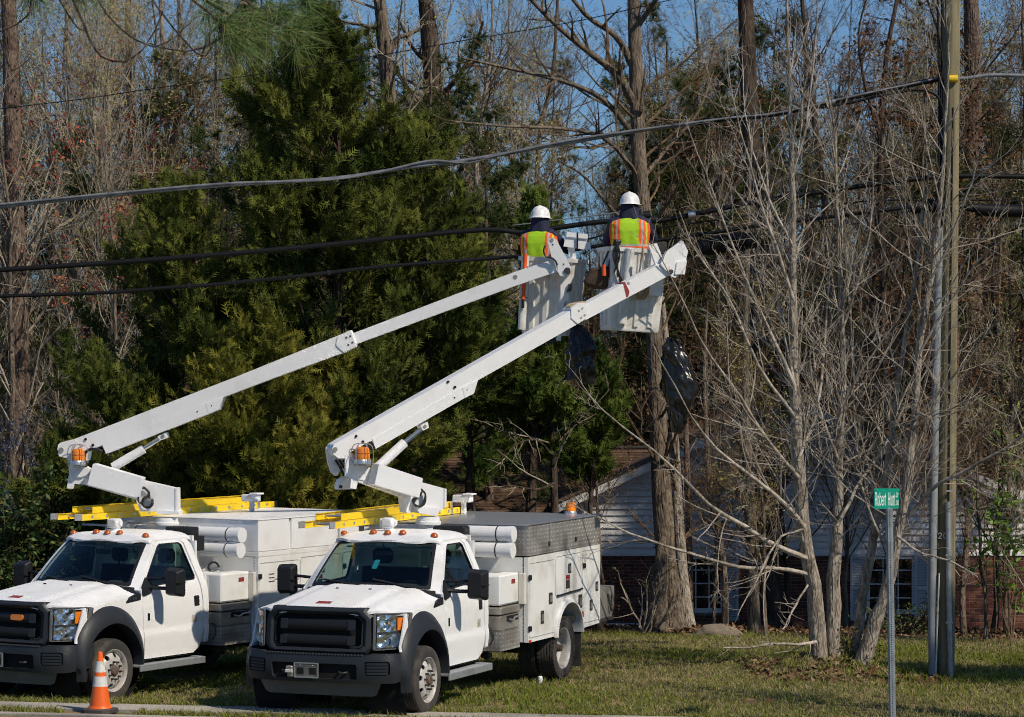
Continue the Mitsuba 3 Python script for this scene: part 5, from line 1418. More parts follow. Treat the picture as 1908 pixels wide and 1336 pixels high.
def person(key, loc, yaw, hands, head_yaw, label, hgt=1.0):
    """Stands at loc facing away from the camera when yaw = 0 (x right, y ahead); hands: two points in its own frame."""
    M = trimesh.transformations.translation_matrix(loc) @ trimesh.transformations.rotation_matrix(math.radians(yaw), [0, 0, 1]) @ np.diag([hgt, hgt, hgt, 1.0])
    pc, parts = [], []
    for s in (-1, 1):
        parts.append(balls([(s * 0.10, 0, 0.92, 0.095), (s * 0.11, 0.02, 0.50, 0.065), (s * 0.12, -0.02, 0.09, 0.05)]))
        parts.append(balls([(s * 0.12, -0.03, 0.05, 0.05), (s * 0.13, 0.14, 0.035, 0.036)]))
    parts.append(m3.Manifold.batch_hull([m3.Manifold.sphere(r, 24).translate([x, y, z]) for x, y, z, r in ((-0.10, 0, 0.95, 0.11), (0.10, 0, 0.95, 0.11), (-0.10, 0, 1.12, 0.105), (0.10, 0, 1.12, 0.105))]))
    parts.append(m3.Manifold.batch_hull([m3.Manifold.sphere(r, 24).translate([x, y, z]) for x, y, z, r in ((-0.09, 0, 1.08, 0.105), (0.09, 0, 1.08, 0.105), (-0.13, -0.01, 1.36, 0.105), (0.13, -0.01, 1.36, 0.105), (-0.15, 0, 1.43, 0.07), (0.15, 0, 1.43, 0.07))]))
    parts.append(balls([(0, -0.01, 1.44, 0.085), (0, 0.02, 1.55, 0.062)]))
    hd = m3.Manifold.batch_hull([m3.Manifold.sphere(r, 28).translate([x, y, z]) for x, y, z, r in ((0, 0.0, 1.70, 0.095), (0, -0.015, 1.67, 0.093), (0, 0.04, 1.60, 0.06), (0, 0.065, 1.575, 0.035))])
    hd = hd + m3.Manifold.batch_hull([m3.Manifold.sphere(0.012, 10).translate([0, 0.098, 1.69]), m3.Manifold.sphere(0.018, 10).translate([0, 0.118, 1.645]), m3.Manifold.sphere(0.016, 10).translate([0, 0.09, 1.64])])
    for s in (-1, 1):
        hd = hd + m3.Manifold.sphere(0.03, 12).scale([0.4, 0.8, 1]).translate([s * 0.095, 0.005, 1.655])
    hd = hd.translate([0, 0, -1.6]).rotate([0, 0, head_yaw]).translate([0, 0.02, 1.525])
    parts.append(hd)
    for s, hp in zip((-1, 1), hands):
        sh, hp = np.array([s * 0.205, -0.005, 1.40]), np.array(hp, float)
        mid, v = (sh + hp) / 2, hp - sh
        L = np.linalg.norm(v)
        bend = math.sqrt(max(0.285**2 - (L / 2) ** 2, 0.0004))
        dn = np.array([s * 0.5, -0.1, -0.8])
        dn -= v * (dn @ v) / L**2
        el = mid + dn / np.linalg.norm(dn) * bend
        parts.append(balls([(*sh, 0.072), (*el, 0.052), (*(hp - v / L * 0.05), 0.038)]))
        f_ = (hp - el) / np.linalg.norm(hp - el)
        a_, b_, _ = frame_of(f_)
        parts.append(balls([(*(hp - f_ * 0.05), 0.035), (*(hp + f_ * 0.01 + a_ * 0.015), 0.032), (*(hp + f_ * 0.035 - a_ * 0.015), 0.030)]))
        for q in range(4):
            o = hp + f_ * 0.05 + a_ * (q - 1.5) * 0.019
            ln = (0.030, 0.034, 0.033, 0.026)[q]
            parts.append(balls([(*o, 0.0105), (*(o + f_ * ln), 0.010), (*(o + f_ * (ln + 0.012) - b_ * 0.028), 0.009), (*(o + f_ * (ln - 0.012) - b_ * 0.042), 0.008)], 12))
        o = hp + a_ * s * 0.034
        parts.append(balls([(*o, 0.013), (*(o + f_ * 0.03 + a_ * s * 0.016 - b_ * 0.02), 0.0115), (*(o + f_ * 0.05 - b_ * 0.045), 0.009)], 12))
    body = m3.Manifold.batch_boolean(parts, m3.OpType.Add).refine_to_length(0.028)
    m = of(body)
    m.merge_vertices()
    trimesh.smoothing.filter_taubin(m, iterations=6)
    v = np.array(m.vertices)
    v += (meshkit.fbm(v * 9.0, 3)[:, None] - 0.5) * 0.012 * (v[:, 2:3] < 1.5)
    col = np.tile(np.array(JACKET), (len(v), 1))
    col[v[:, 2] < 1.0] = JEANS
    for hp in hands:
        col[np.linalg.norm(v - hp, axis=1) < 0.10] = GLOVE
    col[v[:, 2] > 1.50] = SKIN
    K = name(key)
    put(f'{K}__body', mikit.ply(move(tm(v, m.faces), M), 'vest_cloth', True, color=col))
    # high-visibility vest: a shell around the torso
    nz, nt = 56, 96
    z = np.linspace(1.00, 1.475, nz)
    th = np.linspace(0, 2 * PI, nt, endpoint=False)
    hw = np.interp(z, [1.0, 1.12, 1.30, 1.40, 1.445, 1.475], [0.245, 0.240, 0.262, 0.260, 0.222, 0.125])
    hdp = np.interp(z, [1.0, 1.12, 1.30, 1.40, 1.445, 1.475], [0.155, 0.150, 0.152, 0.138, 0.115, 0.09])
    c, s = np.cos(th), np.sin(th)
    px, py = np.sign(c) * np.abs(c) ** 0.75, np.sign(s) * np.abs(s) ** 0.75
    wr = meshkit.fbm(np.stack([np.broadcast_to(px * 3, (nz, nt)), np.broadcast_to(py * 3, (nz, nt)), np.broadcast_to(z[:, None] * 9, (nz, nt))], -1) + 3 * hgt, 3)
    X, Y, Z = hw[:, None] * px * (1 + 0.09 * (wr - 0.5)), hdp[:, None] * py * (1 + 0.22 * (wr - 0.5)) - 0.006, np.broadcast_to(z[:, None], (nz, nt)).copy()
    Z -= 0.02 * np.abs(px) * (Z > 1.40)
    lime, orange, silver, yellow = np.array([0.36, 0.62, 0.015]), np.array([0.80, 0.11, 0.012]), np.array([0.42, 0.41, 0.38]), np.array([0.62, 0.62, 0.02])
    cc = np.empty((nz, nt, 3))
    cc[:] = lime
    ax = np.abs(X)
    st = (ax > 0.12) & (ax < 0.205)
    cc[st] = orange
    cc[(ax > 0.152) & (ax < 0.174)] = silver
    cc[ax >= 0.205] = yellow
    cc[ax >= 0.226] = orange
    hem = Z < 1.115
    cc[hem] = orange
    cc[(Z > 1.10) & (Z < 1.122)] = silver
    i, j = np.arange(nt), (np.arange(nt) + 1) % nt
    f = np.vstack([np.vstack([np.c_[a * nt + i, a * nt + j, a * nt + nt + j], np.c_[a * nt + i, a * nt + nt + j, a * nt + nt + i]]) for a in range(nz - 1)])
    put(f'{K}__vest', mikit.ply(move(tm(np.stack([X, Y, Z], -1).reshape(-1, 3), f), M), 'vest_cloth', True, color=cc.reshape(-1, 3)))
    # hood and helmet
    Mh = M @ trimesh.transformations.translation_matrix([0, 0.02, -0.075]) @ trimesh.transformations.rotation_matrix(math.radians(head_yaw), [0, 0, 1])
    hood_ = of((m3.Manifold.batch_hull([m3.Manifold.sphere(r, 24).translate([x, y, zz]) for x, y, zz, r in ((0, -0.01, 1.69, 0.112), (0, -0.015, 1.62, 0.108), (-0.05, -0.04, 1.54, 0.085), (0.05, -0.04, 1.54, 0.085), (0, 0.03, 1.55, 0.08))]) -
               m3.Manifold.batch_hull([m3.Manifold.sphere(0.08, 20).translate([0, y, zz]) for y, zz in ((0.06, 1.68), (0.22, 1.68), (0.06, 1.60), (0.22, 1.60))])).refine_to_length(0.03))
    v = np.array(hood_.vertices)
    v[:, :2] *= 1 + 0.10 * (meshkit.fbm(v * [14, 14, 7], 2)[:, None] - 0.5)
    put(f'{K}__hood', mikit.ply(move(tm(v, hood_.faces), Mh), 'navy_cloth', 40))
    for s_ in (-1, 1):
        put(f'{K}__eye', mikit.ply(move(shift(trimesh.creation.icosphere(2, 0.012), s_ * 0.034, 0.088, 1.685), Mh), 'helmet_white', True))
        put(f'{K}__pupil', mikit.ply(move(shift(trimesh.creation.icosphere(1, 0.006), s_ * 0.034, 0.098, 1.685), Mh), 'black_void', True))
    put(f'{K}__mouth', mikit.ply(move(rope([(-0.025, 0.096, 1.60), (0, 0.104, 1.598), (0.025, 0.096, 1.60)], 0.005), Mh), 'leather', True))
    prof = [(0.0, 0.155), (0.035, 0.152), (0.075, 0.135), (0.105, 0.105), (0.122, 0.06), (0.128, 0.02), (0.131, 0.0), (0.150, -0.006), (0.152, -0.012), (0.128, -0.010), (0.118, 0.02), (0.0, 0.13)]
    hel = lathe(prof, 40)
    v = np.array(hel.vertices)
    v[:, 1] *= 1.16
    v[:, 1] += np.where((v[:, 2] < 0.004) & (v[:, 1] > 0.05), 0.055 * ss(0.05, 0.16, v[:, 1]), 0)
    v[:, 2] += 0.010 * np.exp(-(v[:, 0] / 0.02) ** 2) * (v[:, 2] > 0.03)
    Mt = Mh @ trimesh.transformations.translation_matrix([0, -0.005, 1.715]) @ trimesh.transformations.rotation_matrix(math.radians(-4), [1, 0, 0])
    put(f'{K}__helmet', mikit.ply(move(tm(v, hel.faces), Mt), 'helmet_white', 40))
    put(f'{K}__helmet_ridge', mikit.ply(move(cat([rope([(x, -0.13, 0.06), (x, -0.08, 0.132), (x, 0.0, 0.158 - abs(x) * 0.4), (x, 0.09, 0.128), (x, 0.135, 0.06)], 0.007, 6) for x in (-0.028, 0, 0.028)]), Mt), 'helmet_white', 50))
    say(K, label, 'person')
    return K


zf = H - (384 - CY) * 40.2 / F
person('person', [(1006 - CX) * 40.2 / F, 40.16, zf - 1.795 * 1.05], -20, [(-0.16, 0.46, 1.26), (0.30, 0.44, 1.28)], 0, 'person in white helmet and lime vest in the left bucket, one dark sleeve reaching right', 1.05)
zf = H - (358 - CY) * 39.4 / F
person('person', [(1173.5 - CX) * 39.4 / F, 39.42, zf - 1.795 * 1.06], -4, [(-0.22, 0.42, 1.22), (0.26, 0.46, 1.26)], -6, 'person in white helmet and lime vest seen square from behind in the right bucket', 1.06)

# small things on the trucks
Mt0 = T(truck_m(0))
for k, (x, y, z, pole) in enumerate(((-4.9, -0.55, 2.118, 0.16), (-4.6, -0.2, 2.205, 0.14))):
    M = T(truck_m(k))
    w_ = name(f'{TRUCK[k]}__work_lamp')
    for nm, m in (('post', bx(x - 0.03, x + 0.03, y - 0.03, y + 0.03, z, z + pole, 0.005)), ('head', bx(x - 0.06, x + 0.08, y - 0.14, y + 0.12, z + pole, z + pole + 0.10, 0.012)), ('hood', bx(x - 0.08, x + 0.10, y + 0.02, y + 0.16, z + pole + 0.10, z + pole + 0.125, 0.006))):
        put(f'{w_}__{nm}', {**mikit.ply(m, 'paint_boom', 30), 'to_world': M})
rb = (truck_m(0) @ [-5.35, 0.85, 2.118, 1])[:3]
beacon(f'{TRUCK[0]}__roof_beacon', rb, 1.0)
tag = put('parking_permit', {**mikit.ply(panel(rpoly(sbox(-0.035, 0.42, 0.035, 0.62), 0.02), lambda u, v, w: (wsh(u, v, w)[0] - 0.05, u, wsh(u, v, w)[2] - 0.06), 0.003), 'blue_tag', 30), 'to_world': Mt0})
say(tag, 'pale blue tag hanging behind the windshield of the right truck', 'tag')
# ------------------------------------------------------------------ overhead cables, pole, sign, cone, bottle, rock
CY_ = 40.75
bsdf('cable_black', (0.008, 0.008, 0.009), 0.5, spec=0.25)
bsdf('cable_grey', dirty((0.26, 0.27, 0.29), (0.12, 0.12, 0.13), 0.3, 0.7, 8.0, 0.7), 0.4, 0.3)


def wood_fn(p, n, uv):
    g = fbm(p.x * 26, p.y * 26, p.z * 1.2, 3)
    k = fbm(p.x * 3, p.y * 3, p.z * 0.7, 3)
    c = mix((0.26, 0.225, 0.135), (0.145, 0.125, 0.075), smoothstep(0.3, 0.7, g * 0.65 + k * 0.35))
    return mix(c, (0.05, 0.042, 0.034), smoothstep(0.2, -0.25, p.z + 0.5 * (k - 0.5)) * 0.7)


bsdf('pole_wood', proc(wood_fn), 0.85, bump=proc(lambda p, n, uv: fbm(p.x * 50, p.y * 50, p.z * 2.0, 2)), bscale=0.006)
bsdf('pvc_grey', dirty((0.27, 0.30, 0.33), (0.17, 0.18, 0.19), 0.35, 0.8, 4, 0.6), 0.5)
bsdf('sign_green', (0.0, 0.27, 0.19), 0.4)
bsdf('sign_white', (0.78, 0.80, 0.80), 0.4)
bsdf('cone_orange', dirty((0.88, 0.135, 0.010), (0.55, 0.10, 0.02), 0.5, 0.9, 10, 0.5), 0.45)
bsdf('cone_white', dirty((0.72, 0.72, 0.70), (0.42, 0.40, 0.36), 0.4, 0.8, 16, 0.7), 0.4)
bsdf('stone', proc(lambda p, n, uv: mix((0.28, 0.23, 0.17), (0.13, 0.105, 0.08), fbm(p.x * 9, p.y * 9, p.z * 9, 4))), 0.95)


def cable(key, pts, r, mat, label=None, cat_='cable', y0=CY_, y1=CY_, k=120, n=8, group=None):
    q = [at(a, b, y0 + (y1 - y0) * a / 1908) for a, b in pts]
    c = put(key, mikit.ply(rope(q, r, n, k), mat, 60))
    if label:
        say(c, label, cat_, group)
    return c


top = [(-60, 390), (0, 385), (200, 364), (420, 345), (560, 337), (650, 329), (760, 312), (870, 298), (1000, 276), (1100, 259), (1200, 242), (1340, 226), (1450, 213), (1600, 180), (1700, 159), (1748, 149)]
c_ = cable('power_cable', top, 0.027, 'cable_grey', 'grey twisted power cable, highest of the thick lines, rising to the pole top', y0=40.9, y1=40.9)
cable(c_ + '__strand', [(-60, 387), (200, 361), (420, 342), (600, 336), (700, 322), (800, 300), (870, 303), (960, 282), (1100, 255), (1340, 222), (1450, 210), (1600, 177), (1748, 146)], 0.018, 'cable_grey', y0=40.86, y1=40.86)
cable(c_ + '__insulation', [(1300, 229), (1340, 223), (1450, 211), (1600, 179), (1700, 157), (1752, 147)], 0.036, 'cable_black', y0=40.88, y1=40.88)
cable(c_ + '__drop_wire', [(520, 352), (600, 343), (700, 332), (790, 318), (860, 304), (960, 285)], 0.008, 'cable_black', y0=40.85, y1=40.85)
cable(c_ + '__tail', [(1500, 204), (1590, 190), (1640, 178), (1700, 168), (1735, 172), (1752, 190), (1758, 240), (1756, 420)], 0.020, 'cable_black', y0=40.6, y1=40.6)
cable(c_ + '__far_span', [(1772, 147), (1800, 146), (1845, 140), (1908, 141), (1980, 143)], 0.030, 'cable_grey', y0=40.75, y1=40.75, k=30)
cable(c_ + '__clamp', [(1765, 147), (1784, 146)], 0.055, 'yellow_decal', y0=40.6, y1=40.6, k=3)
for a, b in ((1548, 190), (1664, 175)):
    cable(c_ + '__connector', [(a - 8, b + 2), (a + 8, b - 2)], 0.035, 'aluminium', y0=40.85, y1=40.85, k=3)
c_ = cable('telephone_cable', [(-60, 508), (0, 503), (200, 490), (400, 475), (560, 461), (700, 447), (840, 433), (920, 428), (975, 433), (1040, 424), (1135, 412), (1225, 411), (1290, 400), (1400, 378), (1580, 350), (1720, 332), (1780, 328), (1908, 329), (1980, 330)], 0.036, 'cable_black',
           'thick black cable running behind the shoulders of both people', y0=40.85, y1=40.85)
for x, y in ((1289, 400), (1218, 409), (1205, 400)):
    cable(c_ + '__clamp', [(x - 7, y + 1), (x + 7, y - 1)], 0.055, 'aluminium' if x > 1250 else 'hose', y0=40.83, y1=40.83, k=3)
c_ = cable('telephone_cable', [(-60, 556), (0, 552), (200, 545), (300, 537), (400, 530), (560, 514), (700, 498), (850, 486), (970, 477), (1073, 465), (1135, 455), (1212, 449), (1310, 436), (1420, 420), (1580, 400), (1720, 384), (1780, 384), (1908, 390), (1980, 392)], 0.026, 'cable_black',
           'lowest black cable, crossing just above the rims of both buckets', y0=40.8, y1=40.8)
cable(c_ + '__lashing', [(1090, 447), (1137, 436), (1230, 424), (1420, 398), (1580, 378), (1700, 372), (1908, 374)], 0.012, 'cable_black', y0=40.8, y1=40.8)
cable(c_ + '__sheath', [(1690, 388), (1730, 385), (1755, 384)], 0.085, 'cable_black', y0=40.8, y1=40.8, k=4)
for x, y in ((210, 542), (353, 532), (436, 524), (613, 507)):
    cable(c_ + '__tie', [(x - 3, y + 1), (x + 3, y)], 0.036, 'hose', y0=40.8, y1=40.8, k=3)
c_ = put('splice_closure', mikit.ply(cat([tubes(np.array([at(1302 + k * 4.2, 462 - k * 0.62, 40.6), at(1304.6 + k * 4.2, 461.6 - k * 0.62, 40.6)]), np.array([0.135, 0.135]) * math.sin(min(1, 0.35 + k / 8, 0.35 + (24 - k) / 8) * PI / 2), 18, True) for k in range(25)] + [tubes(np.array([at(1300, 462, 40.6), at(1408, 447, 40.6)]), np.array([0.11, 0.11]), 16, True)]), 'cable_black', 40))
say(c_, 'ribbed black splice closure hanging under the cables right of the buckets', 'cable splice')
cable(c_ + '__hanger', [(1312, 440), (1314, 455)], 0.012, 'steel_dark', y0=40.7, y1=40.6, k=4)
cable(c_ + '__hanger', [(1398, 424), (1400, 440)], 0.012, 'steel_dark', y0=40.7, y1=40.6, k=4)
c_ = put('splice_closure', mikit.ply(cat([rope([at(a, b, 40.7) for a, b in ((1822, 390), (1832, 391), (1980, 396))], 0.092, 16, 12), rope([at(a, b, 40.7) for a, b in ((1800, 388), (1826, 391))], 0.045, 12, 4)]), 'cable_black', 50))
say(c_, 'smooth black splice tube at the right edge beyond the pole', 'cable splice')
c_ = cable('messenger_wire', [(955, 420), (1023, 412), (1120, 400), (1205, 388)], 0.008, 'cable_grey', 'thin pale wire between the heads of the two people', 'wire', y0=40.9, y1=40.9, k=20, n=5)
c_ = cable('thin_wire', [(-40, 210), (0, 203), (150, 185), (293, 164), (450, 143), (640, 115), (850, 78), (1072, 40), (1240, 2), (1300, -10)], 0.0075, 'cable_black', 'thin black wire slanting across the top above all other lines', 'wire', y0=44, y1=42, k=80, n=5)

PY = 40.75
U = 'utility_pole'
pl_ = [at(1761, 1268, PY), at(1764, 1000, PY), at(1768, 640, PY), at(1772.5, 200, PY), at(1775, -30, PY), at(1777, -220, PY)]
pl_[0][2] -= 0.4
pp = smoothline(pl_, 40)
put(f'{U}__shaft', mikit.ply(tubes(pp, np.linspace(0.128, 0.102, 40), 28, True), 'pole_wood', 50))
say(U, 'round wooden utility pole with grey conduits, behind the street sign', 'utility pole')
put(f'{U}__conduit', mikit.ply(rope([at(1738, 1268, PY - 0.08), at(1737, 1100, PY - 0.08), at(1742, 800, PY - 0.08), at(1747, 560, PY - 0.08), at(1750, 415, PY - 0.08)], 0.058, 18, 30), 'pvc_grey', 60))
for k, (a, b) in enumerate(((1752, 0.0), (1756, 0.02), (1749, 0.03))):
    put(f'{U}__riser_cable', mikit.ply(rope([at(1750, 420, PY - 0.08 - b), at(a, 330, PY - 0.10 - b), at(a + 1, 200, PY - 0.10), at(a + 3 - 2 * k, 60, PY - 0.10), at(a + 3 - 3 * k, -60, PY - 0.1)], 0.016, 8, 24), 'cable_black', 60))
put(f'{U}__riser_cable', mikit.ply(rope([at(1752, 150, PY - 0.16), at(1757, 120, PY - 0.14), at(1748, 60, PY - 0.1), at(1735, 20, PY - 0.05), at(1718, -30, PY)], 0.016, 8, 20), 'cable_black', 60))
put(f'{U}__guard', mikit.ply(rope([at(1771, 1272, PY - 0.16), at(1768, 1100, PY - 0.16), at(1766.5, 935, PY - 0.15)], 0.036, 14, 16), 'galvanised', 60))
put(f'{U}__ground_wire', mikit.ply(rope([at(1768, 935, PY - 0.135), at(1771, 600, PY - 0.13), at(1776, 200, PY - 0.12)], 0.010, 6, 16), 'hose', 60))
put(f'{U}__moulding', mikit.ply(rope([at(1743.5, 1262, PY - 0.14), at(1747, 1150, PY - 0.14), at(1750, 1068, PY - 0.14)], 0.012, 8, 10), 'cone_white', 60))
tx = meshkit.text_mesh('20', 0.085, 0.004)
c_ = at(1746.5, 1004, PY - 0.122)
v = np.array(tx.vertices)
put(f'{U}__number', mikit.ply(tm(np.c_[c_[0] + v[:, 0], c_[1] - v[:, 2] + 0.005, c_[2] + v[:, 1]], np.array(tx.faces)), 'aluminium'))
for b in (915, 1035, 1160):
    q = at(1769, b, PY - 0.195)
    put(f'{U}__strap', mikit.ply(bx(q[0] - 0.05, q[0] + 0.05, q[1] - 0.004, q[1] + 0.03, q[2] - 0.012, q[2] + 0.012), 'galvanised'))

# street sign
SY = 33.0
S = 'street_sign'
say(S, 'green street name sign on a perforated steel post at the right', 'street sign')
b0, b1 = at(1657.5, 948, SY), at(1663.5, 1350, SY)
d = b1 - b0
post, holes_ = [], []
for x0, x1, y0, y1 in ((-0.022, 0.022, -0.004, 0.0), (-0.022, -0.018, 0.0, 0.022), (0.018, 0.022, 0.0, 0.022), (-0.040, -0.018, 0.022, 0.026), (0.018, 0.040, 0.022, 0.026)):
    post.append(hullof([b + [x, y, 0] for b in (b0, b1) for x in (x0, x1) for y in (y0, y1)]))
put(f'{S}__post', mikit.ply(cat(post), 'galvanised'))
hl_ = []
for t in np.arange(0.01, 1.0, 0.0105):
    c_ = b0 + d * t
    hl_.append(cyl(c_ + [0, -0.007, 0], c_ + [0, 0.001, 0], 0.0065, 8))
kk = put(f'{S}__post_holes', mikit.ply(cat(hl_), 'black_void'))
labels[kk] = {'kind': 'stuff'}
PHI = math.radians(57)
ROLL = math.radians(-2.2)
ex, en, ez = np.array([math.cos(PHI), math.sin(PHI), 0]), np.array([math.sin(PHI), -math.cos(PHI), 0]), np.array([0, 0, 1.0])
ex, ez = ex * math.cos(ROLL) + ez * math.sin(ROLL), ez * math.cos(ROLL) - ex * math.sin(ROLL)
SW, SHH = 0.64, 0.232
sc = at(1652, 929, SY)


def on_sign(v):
    v = np.asarray(v, float)
    return sc + v[:, :1] * ex + v[:, 1:2] * ez + v[:, 2:3] * en


pp_ = trimesh.creation.extrude_polygon(rpoly(sbox(-SW / 2, -SHH / 2, SW / 2, SHH / 2), 0.02), 0.004, engine='earcut')
put(f'{S}__plate', mikit.ply(tm(on_sign(np.array(pp_.vertices) - [0, 0, 0.002]), pp_.faces), 'sign_green'))
for txt, h_, wid, x, y, nm in (('Robert', 0.15, 0.275, -0.300, -0.078, 'lettering'), ('Hunt', 0.15, 0.185, 0.030, -0.078, 'lettering'), ('Dr', 0.055, 0.058, 0.240, 0.015, 'suffix'), ('1000', 0.055, 0.066, 0.238, -0.075, 'block_number')):
    m = meshkit.text_mesh(txt, h_, 0.0015)
    v = np.array(m.vertices)
    v[:, 0] = (v[:, 0] - v[:, 0].min()) / np.ptp(v[:, 0]) * wid + x
    v[:, 1] += y
    v[:, 2] += 0.003
    put(f'{S}__{nm}', mikit.ply(tm(on_sign(v), m.faces), 'sign_white'))
put(f'{S}__bracket', mikit.ply(tm(on_sign(np.array(bx(0.04, 0.14, -SHH / 2 - 0.05, -SHH / 2 + 0.012, -0.02, 0.012, 0.005).vertices)), bx(0.04, 0.14, -SHH / 2 - 0.05, -SHH / 2 + 0.012, -0.02, 0.012, 0.005).faces), 'galvanised'))

# cone
K = 'traffic_cone'
say(K, 'orange traffic cone with two white bands in front of the left truck', 'traffic cone')
cb = at(186.5, 1329, 34.9)
cb[2] = 0.025


def cr(h):
    return 0.128 - 0.1 * (h - 0.05) / 0.66


def band(h0, h1, o=0.0):
    return shift(lathe([(cr(h0) + o, h0), (cr(h1) + o, h1), (cr(h1) - 0.006, h1), (cr(h0) - 0.006, h0)], 36), *cb)


put(f'{K}__base', mikit.ply(shift(panel(rpoly([(-0.185, -0.12), (-0.12, -0.185), (0.12, -0.185), (0.185, -0.12), (0.185, 0.12), (0.12, 0.185), (-0.12, 0.185), (-0.185, 0.12)], 0.02), lambda u, v, w: (u * 0.94 + v * 0.34, -u * 0.34 + v * 0.94, 0.048 - w * (0.045 / 0.05) - 0.012 * ss(0.13, 0.19, np.hypot(u, v))), 0.05), *cb), 'rubber', 30))
put(f'{K}__body', mikit.ply(cat([band(0.045, 0.70), shift(lathe([(0.030, 0.70), (0.026, 0.715), (0.015, 0.715), (0.015, 0.70)], 24), *cb)]), 'cone_orange', 40))
put(f'{K}__band', mikit.ply(band(0.305, 0.425, 0.003), 'cone_white', 40))
put(f'{K}__band', mikit.ply(band(0.475, 0.605, 0.003), 'cone_white', 40))
put(f'{K}__collar', mikit.ply(shift(lathe([(cr(0.05) + 0.015, 0.045), (cr(0.05) + 0.012, 0.055), (cr(0.06), 0.075), (cr(0.06), 0.045)], 36), *cb), 'cone_orange', 40))

# bottle
K = 'plastic_bottle'
say(K, 'small white bottle with dark cap standing on the grass by the rear wheel', 'bottle')
bb = at(1006.5, 1274, 38.35)
bb[2] = float(gz(bb[0], bb[1])) - 0.004
put(f'{K}__body', mikit.ply(shift(lathe([(0, 0), (0.030, 0), (0.033, 0.01), (0.033, 0.085), (0.026, 0.10), (0.016, 0.108), (0, 0.108)], 20), *bb), 'sign_white', 40))
put(f'{K}__cap', mikit.ply(shift(lathe([(0, 0.107), (0.017, 0.107), (0.017, 0.135), (0, 0.137)], 16), *bb), 'hose', 40))
# rock
rk = trimesh.creation.icosphere(4, 1.0)
v = np.array(rk.vertices) * [0.42, 0.26, 0.20]
v *= 1 + 0.45 * (meshkit.fbm(v * [4, 4, 6] + 3, 4)[:, None] - 0.5)
v[:, 2] += 0.10 * (v[:, 0] > 0.1) * -0.3
rc_ = at(1340, 1193, 48.6)
rc_[2] = float(gz(rc_[0], rc_[1])) + 0.06
say(put('rock', mikit.ply(shift(tm(v, rk.faces), *rc_), 'stone', 40)), 'rounded tan rock lying at the edge of the fallen leaves', 'rock')
# ------------------------------------------------------------------ trees
def bark_fn(a, b, sx=9.0, sz=2.2):
    def fn(p, n, uv):
        k = fbm(p.x * sx, p.y * sx, p.z * sz, 3)
        f = noise(p.x * sx * 6, p.y * sx * 6, p.z * sz * 5)
        return mix(a, b, smoothstep(0.3, 0.72, k * 0.6 + f * 0.4))
    return proc(fn)


ridge = proc(lambda p, n, uv: dr.abs(fbm(p.x * 22, p.y * 22, p.z * 3.5, 3) - 0.5) * 2.0)
bsdf('bark_grey', bark_fn((0.235, 0.19, 0.145), (0.075, 0.059, 0.046), 18, 2.5), 0.95, spec=0.1, bump=ridge, bscale=0.05)
bsdf('bark_dark', bark_fn((0.105, 0.078, 0.060), (0.040, 0.031, 0.026)), 0.95, spec=0.1, bump=ridge, bscale=0.05)
bsdf('bark_pine', bark_fn((0.21, 0.15, 0.115), (0.075, 0.054, 0.046), 7, 4), 0.95, spec=0.1, bump=ridge, bscale=0.05)
bsdf('bark_pale', bark_fn((0.43, 0.38, 0.32), (0.14, 0.118, 0.095), 22, 5), 0.9, spec=0.1, bump=ridge, bscale=0.04)
bsdf('twig_pale', bark_fn((0.44, 0.385, 0.30), (0.20, 0.163, 0.12), 3, 3), 0.9, spec=0.1)
matte('twig_silver', bark_fn((0.52, 0.465, 0.40), (0.22, 0.19, 0.155), 4, 4))
matte('twig_brown', bark_fn((0.225, 0.163, 0.107), (0.10, 0.07, 0.047), 3, 3))
matte('twig_dark', bark_fn((0.14, 0.10, 0.075), (0.06, 0.046, 0.038), 3, 3))
scene['leaf'] = {'type': 'twosided', 'bsdf': {'type': 'principled', 'base_color': VC, 'roughness': 0.55, 'specular': 0.25}}
matte('foliage', VC)


def unit(v):
    return v / (np.linalg.norm(v, axis=-1, keepdims=True) + 1e-12)


def grow(r, P, R, n, t=(0.3, 1.0), ang=(35, 60), ln=(0.3, 0.55), K=5, up=0.15, wig=0.10, rr=0.55, tip=0.35, fade=0.5, rmin=0.0):
    """n side branches on the branches P (B, K0, 3), R (B, K0)."""
    B, K0, _ = P.shape
    L = np.linalg.norm(np.diff(P, axis=1), axis=2).sum(1)
    i = r.choice(B, n, p=L / L.sum())
    u = r.uniform(*t, n)
    f = u * (K0 - 1)
    k = np.minimum(f.astype(int), K0 - 2)
    w = (f - k)[:, None]
    p = P[i, k] * (1 - w) + P[i, k + 1] * w
    rad = R[i, k] * (1 - w[:, 0]) + R[i, k + 1] * w[:, 0]
    d = unit(P[i, k + 1] - P[i, k])
    q = unit(np.cross(d, unit(r.normal(size=(n, 3)))))
    a = np.radians(r.uniform(*ang, n))[:, None]
    d = unit(np.cos(a) * d + np.sin(a) * q + [0, 0, up])
    length = L[i] * r.uniform(*ln, n) * (1 - fade * u)
    out = np.empty((n, K, 3))
    out[:, 0] = p
    for s in range(1, K):
        d = unit(d + r.normal(size=(n, 3)) * wig + [0, 0, up * 0.5])
        out[:, s] = out[:, s - 1] + d * (length / (K - 1))[:, None]
    rad = np.maximum(np.minimum(rad * rr, rad * 0.9), rmin)[:, None] * np.linspace(1, tip, K)
    return out, rad


def trunk_line(pts, K=14, r=None, wob=0.0):
    p = smoothline(pts, K)
    if r is not None and wob:
        p[1:, :2] += np.cumsum(r.normal(size=(K - 1, 2)), 0) * wob
    return p


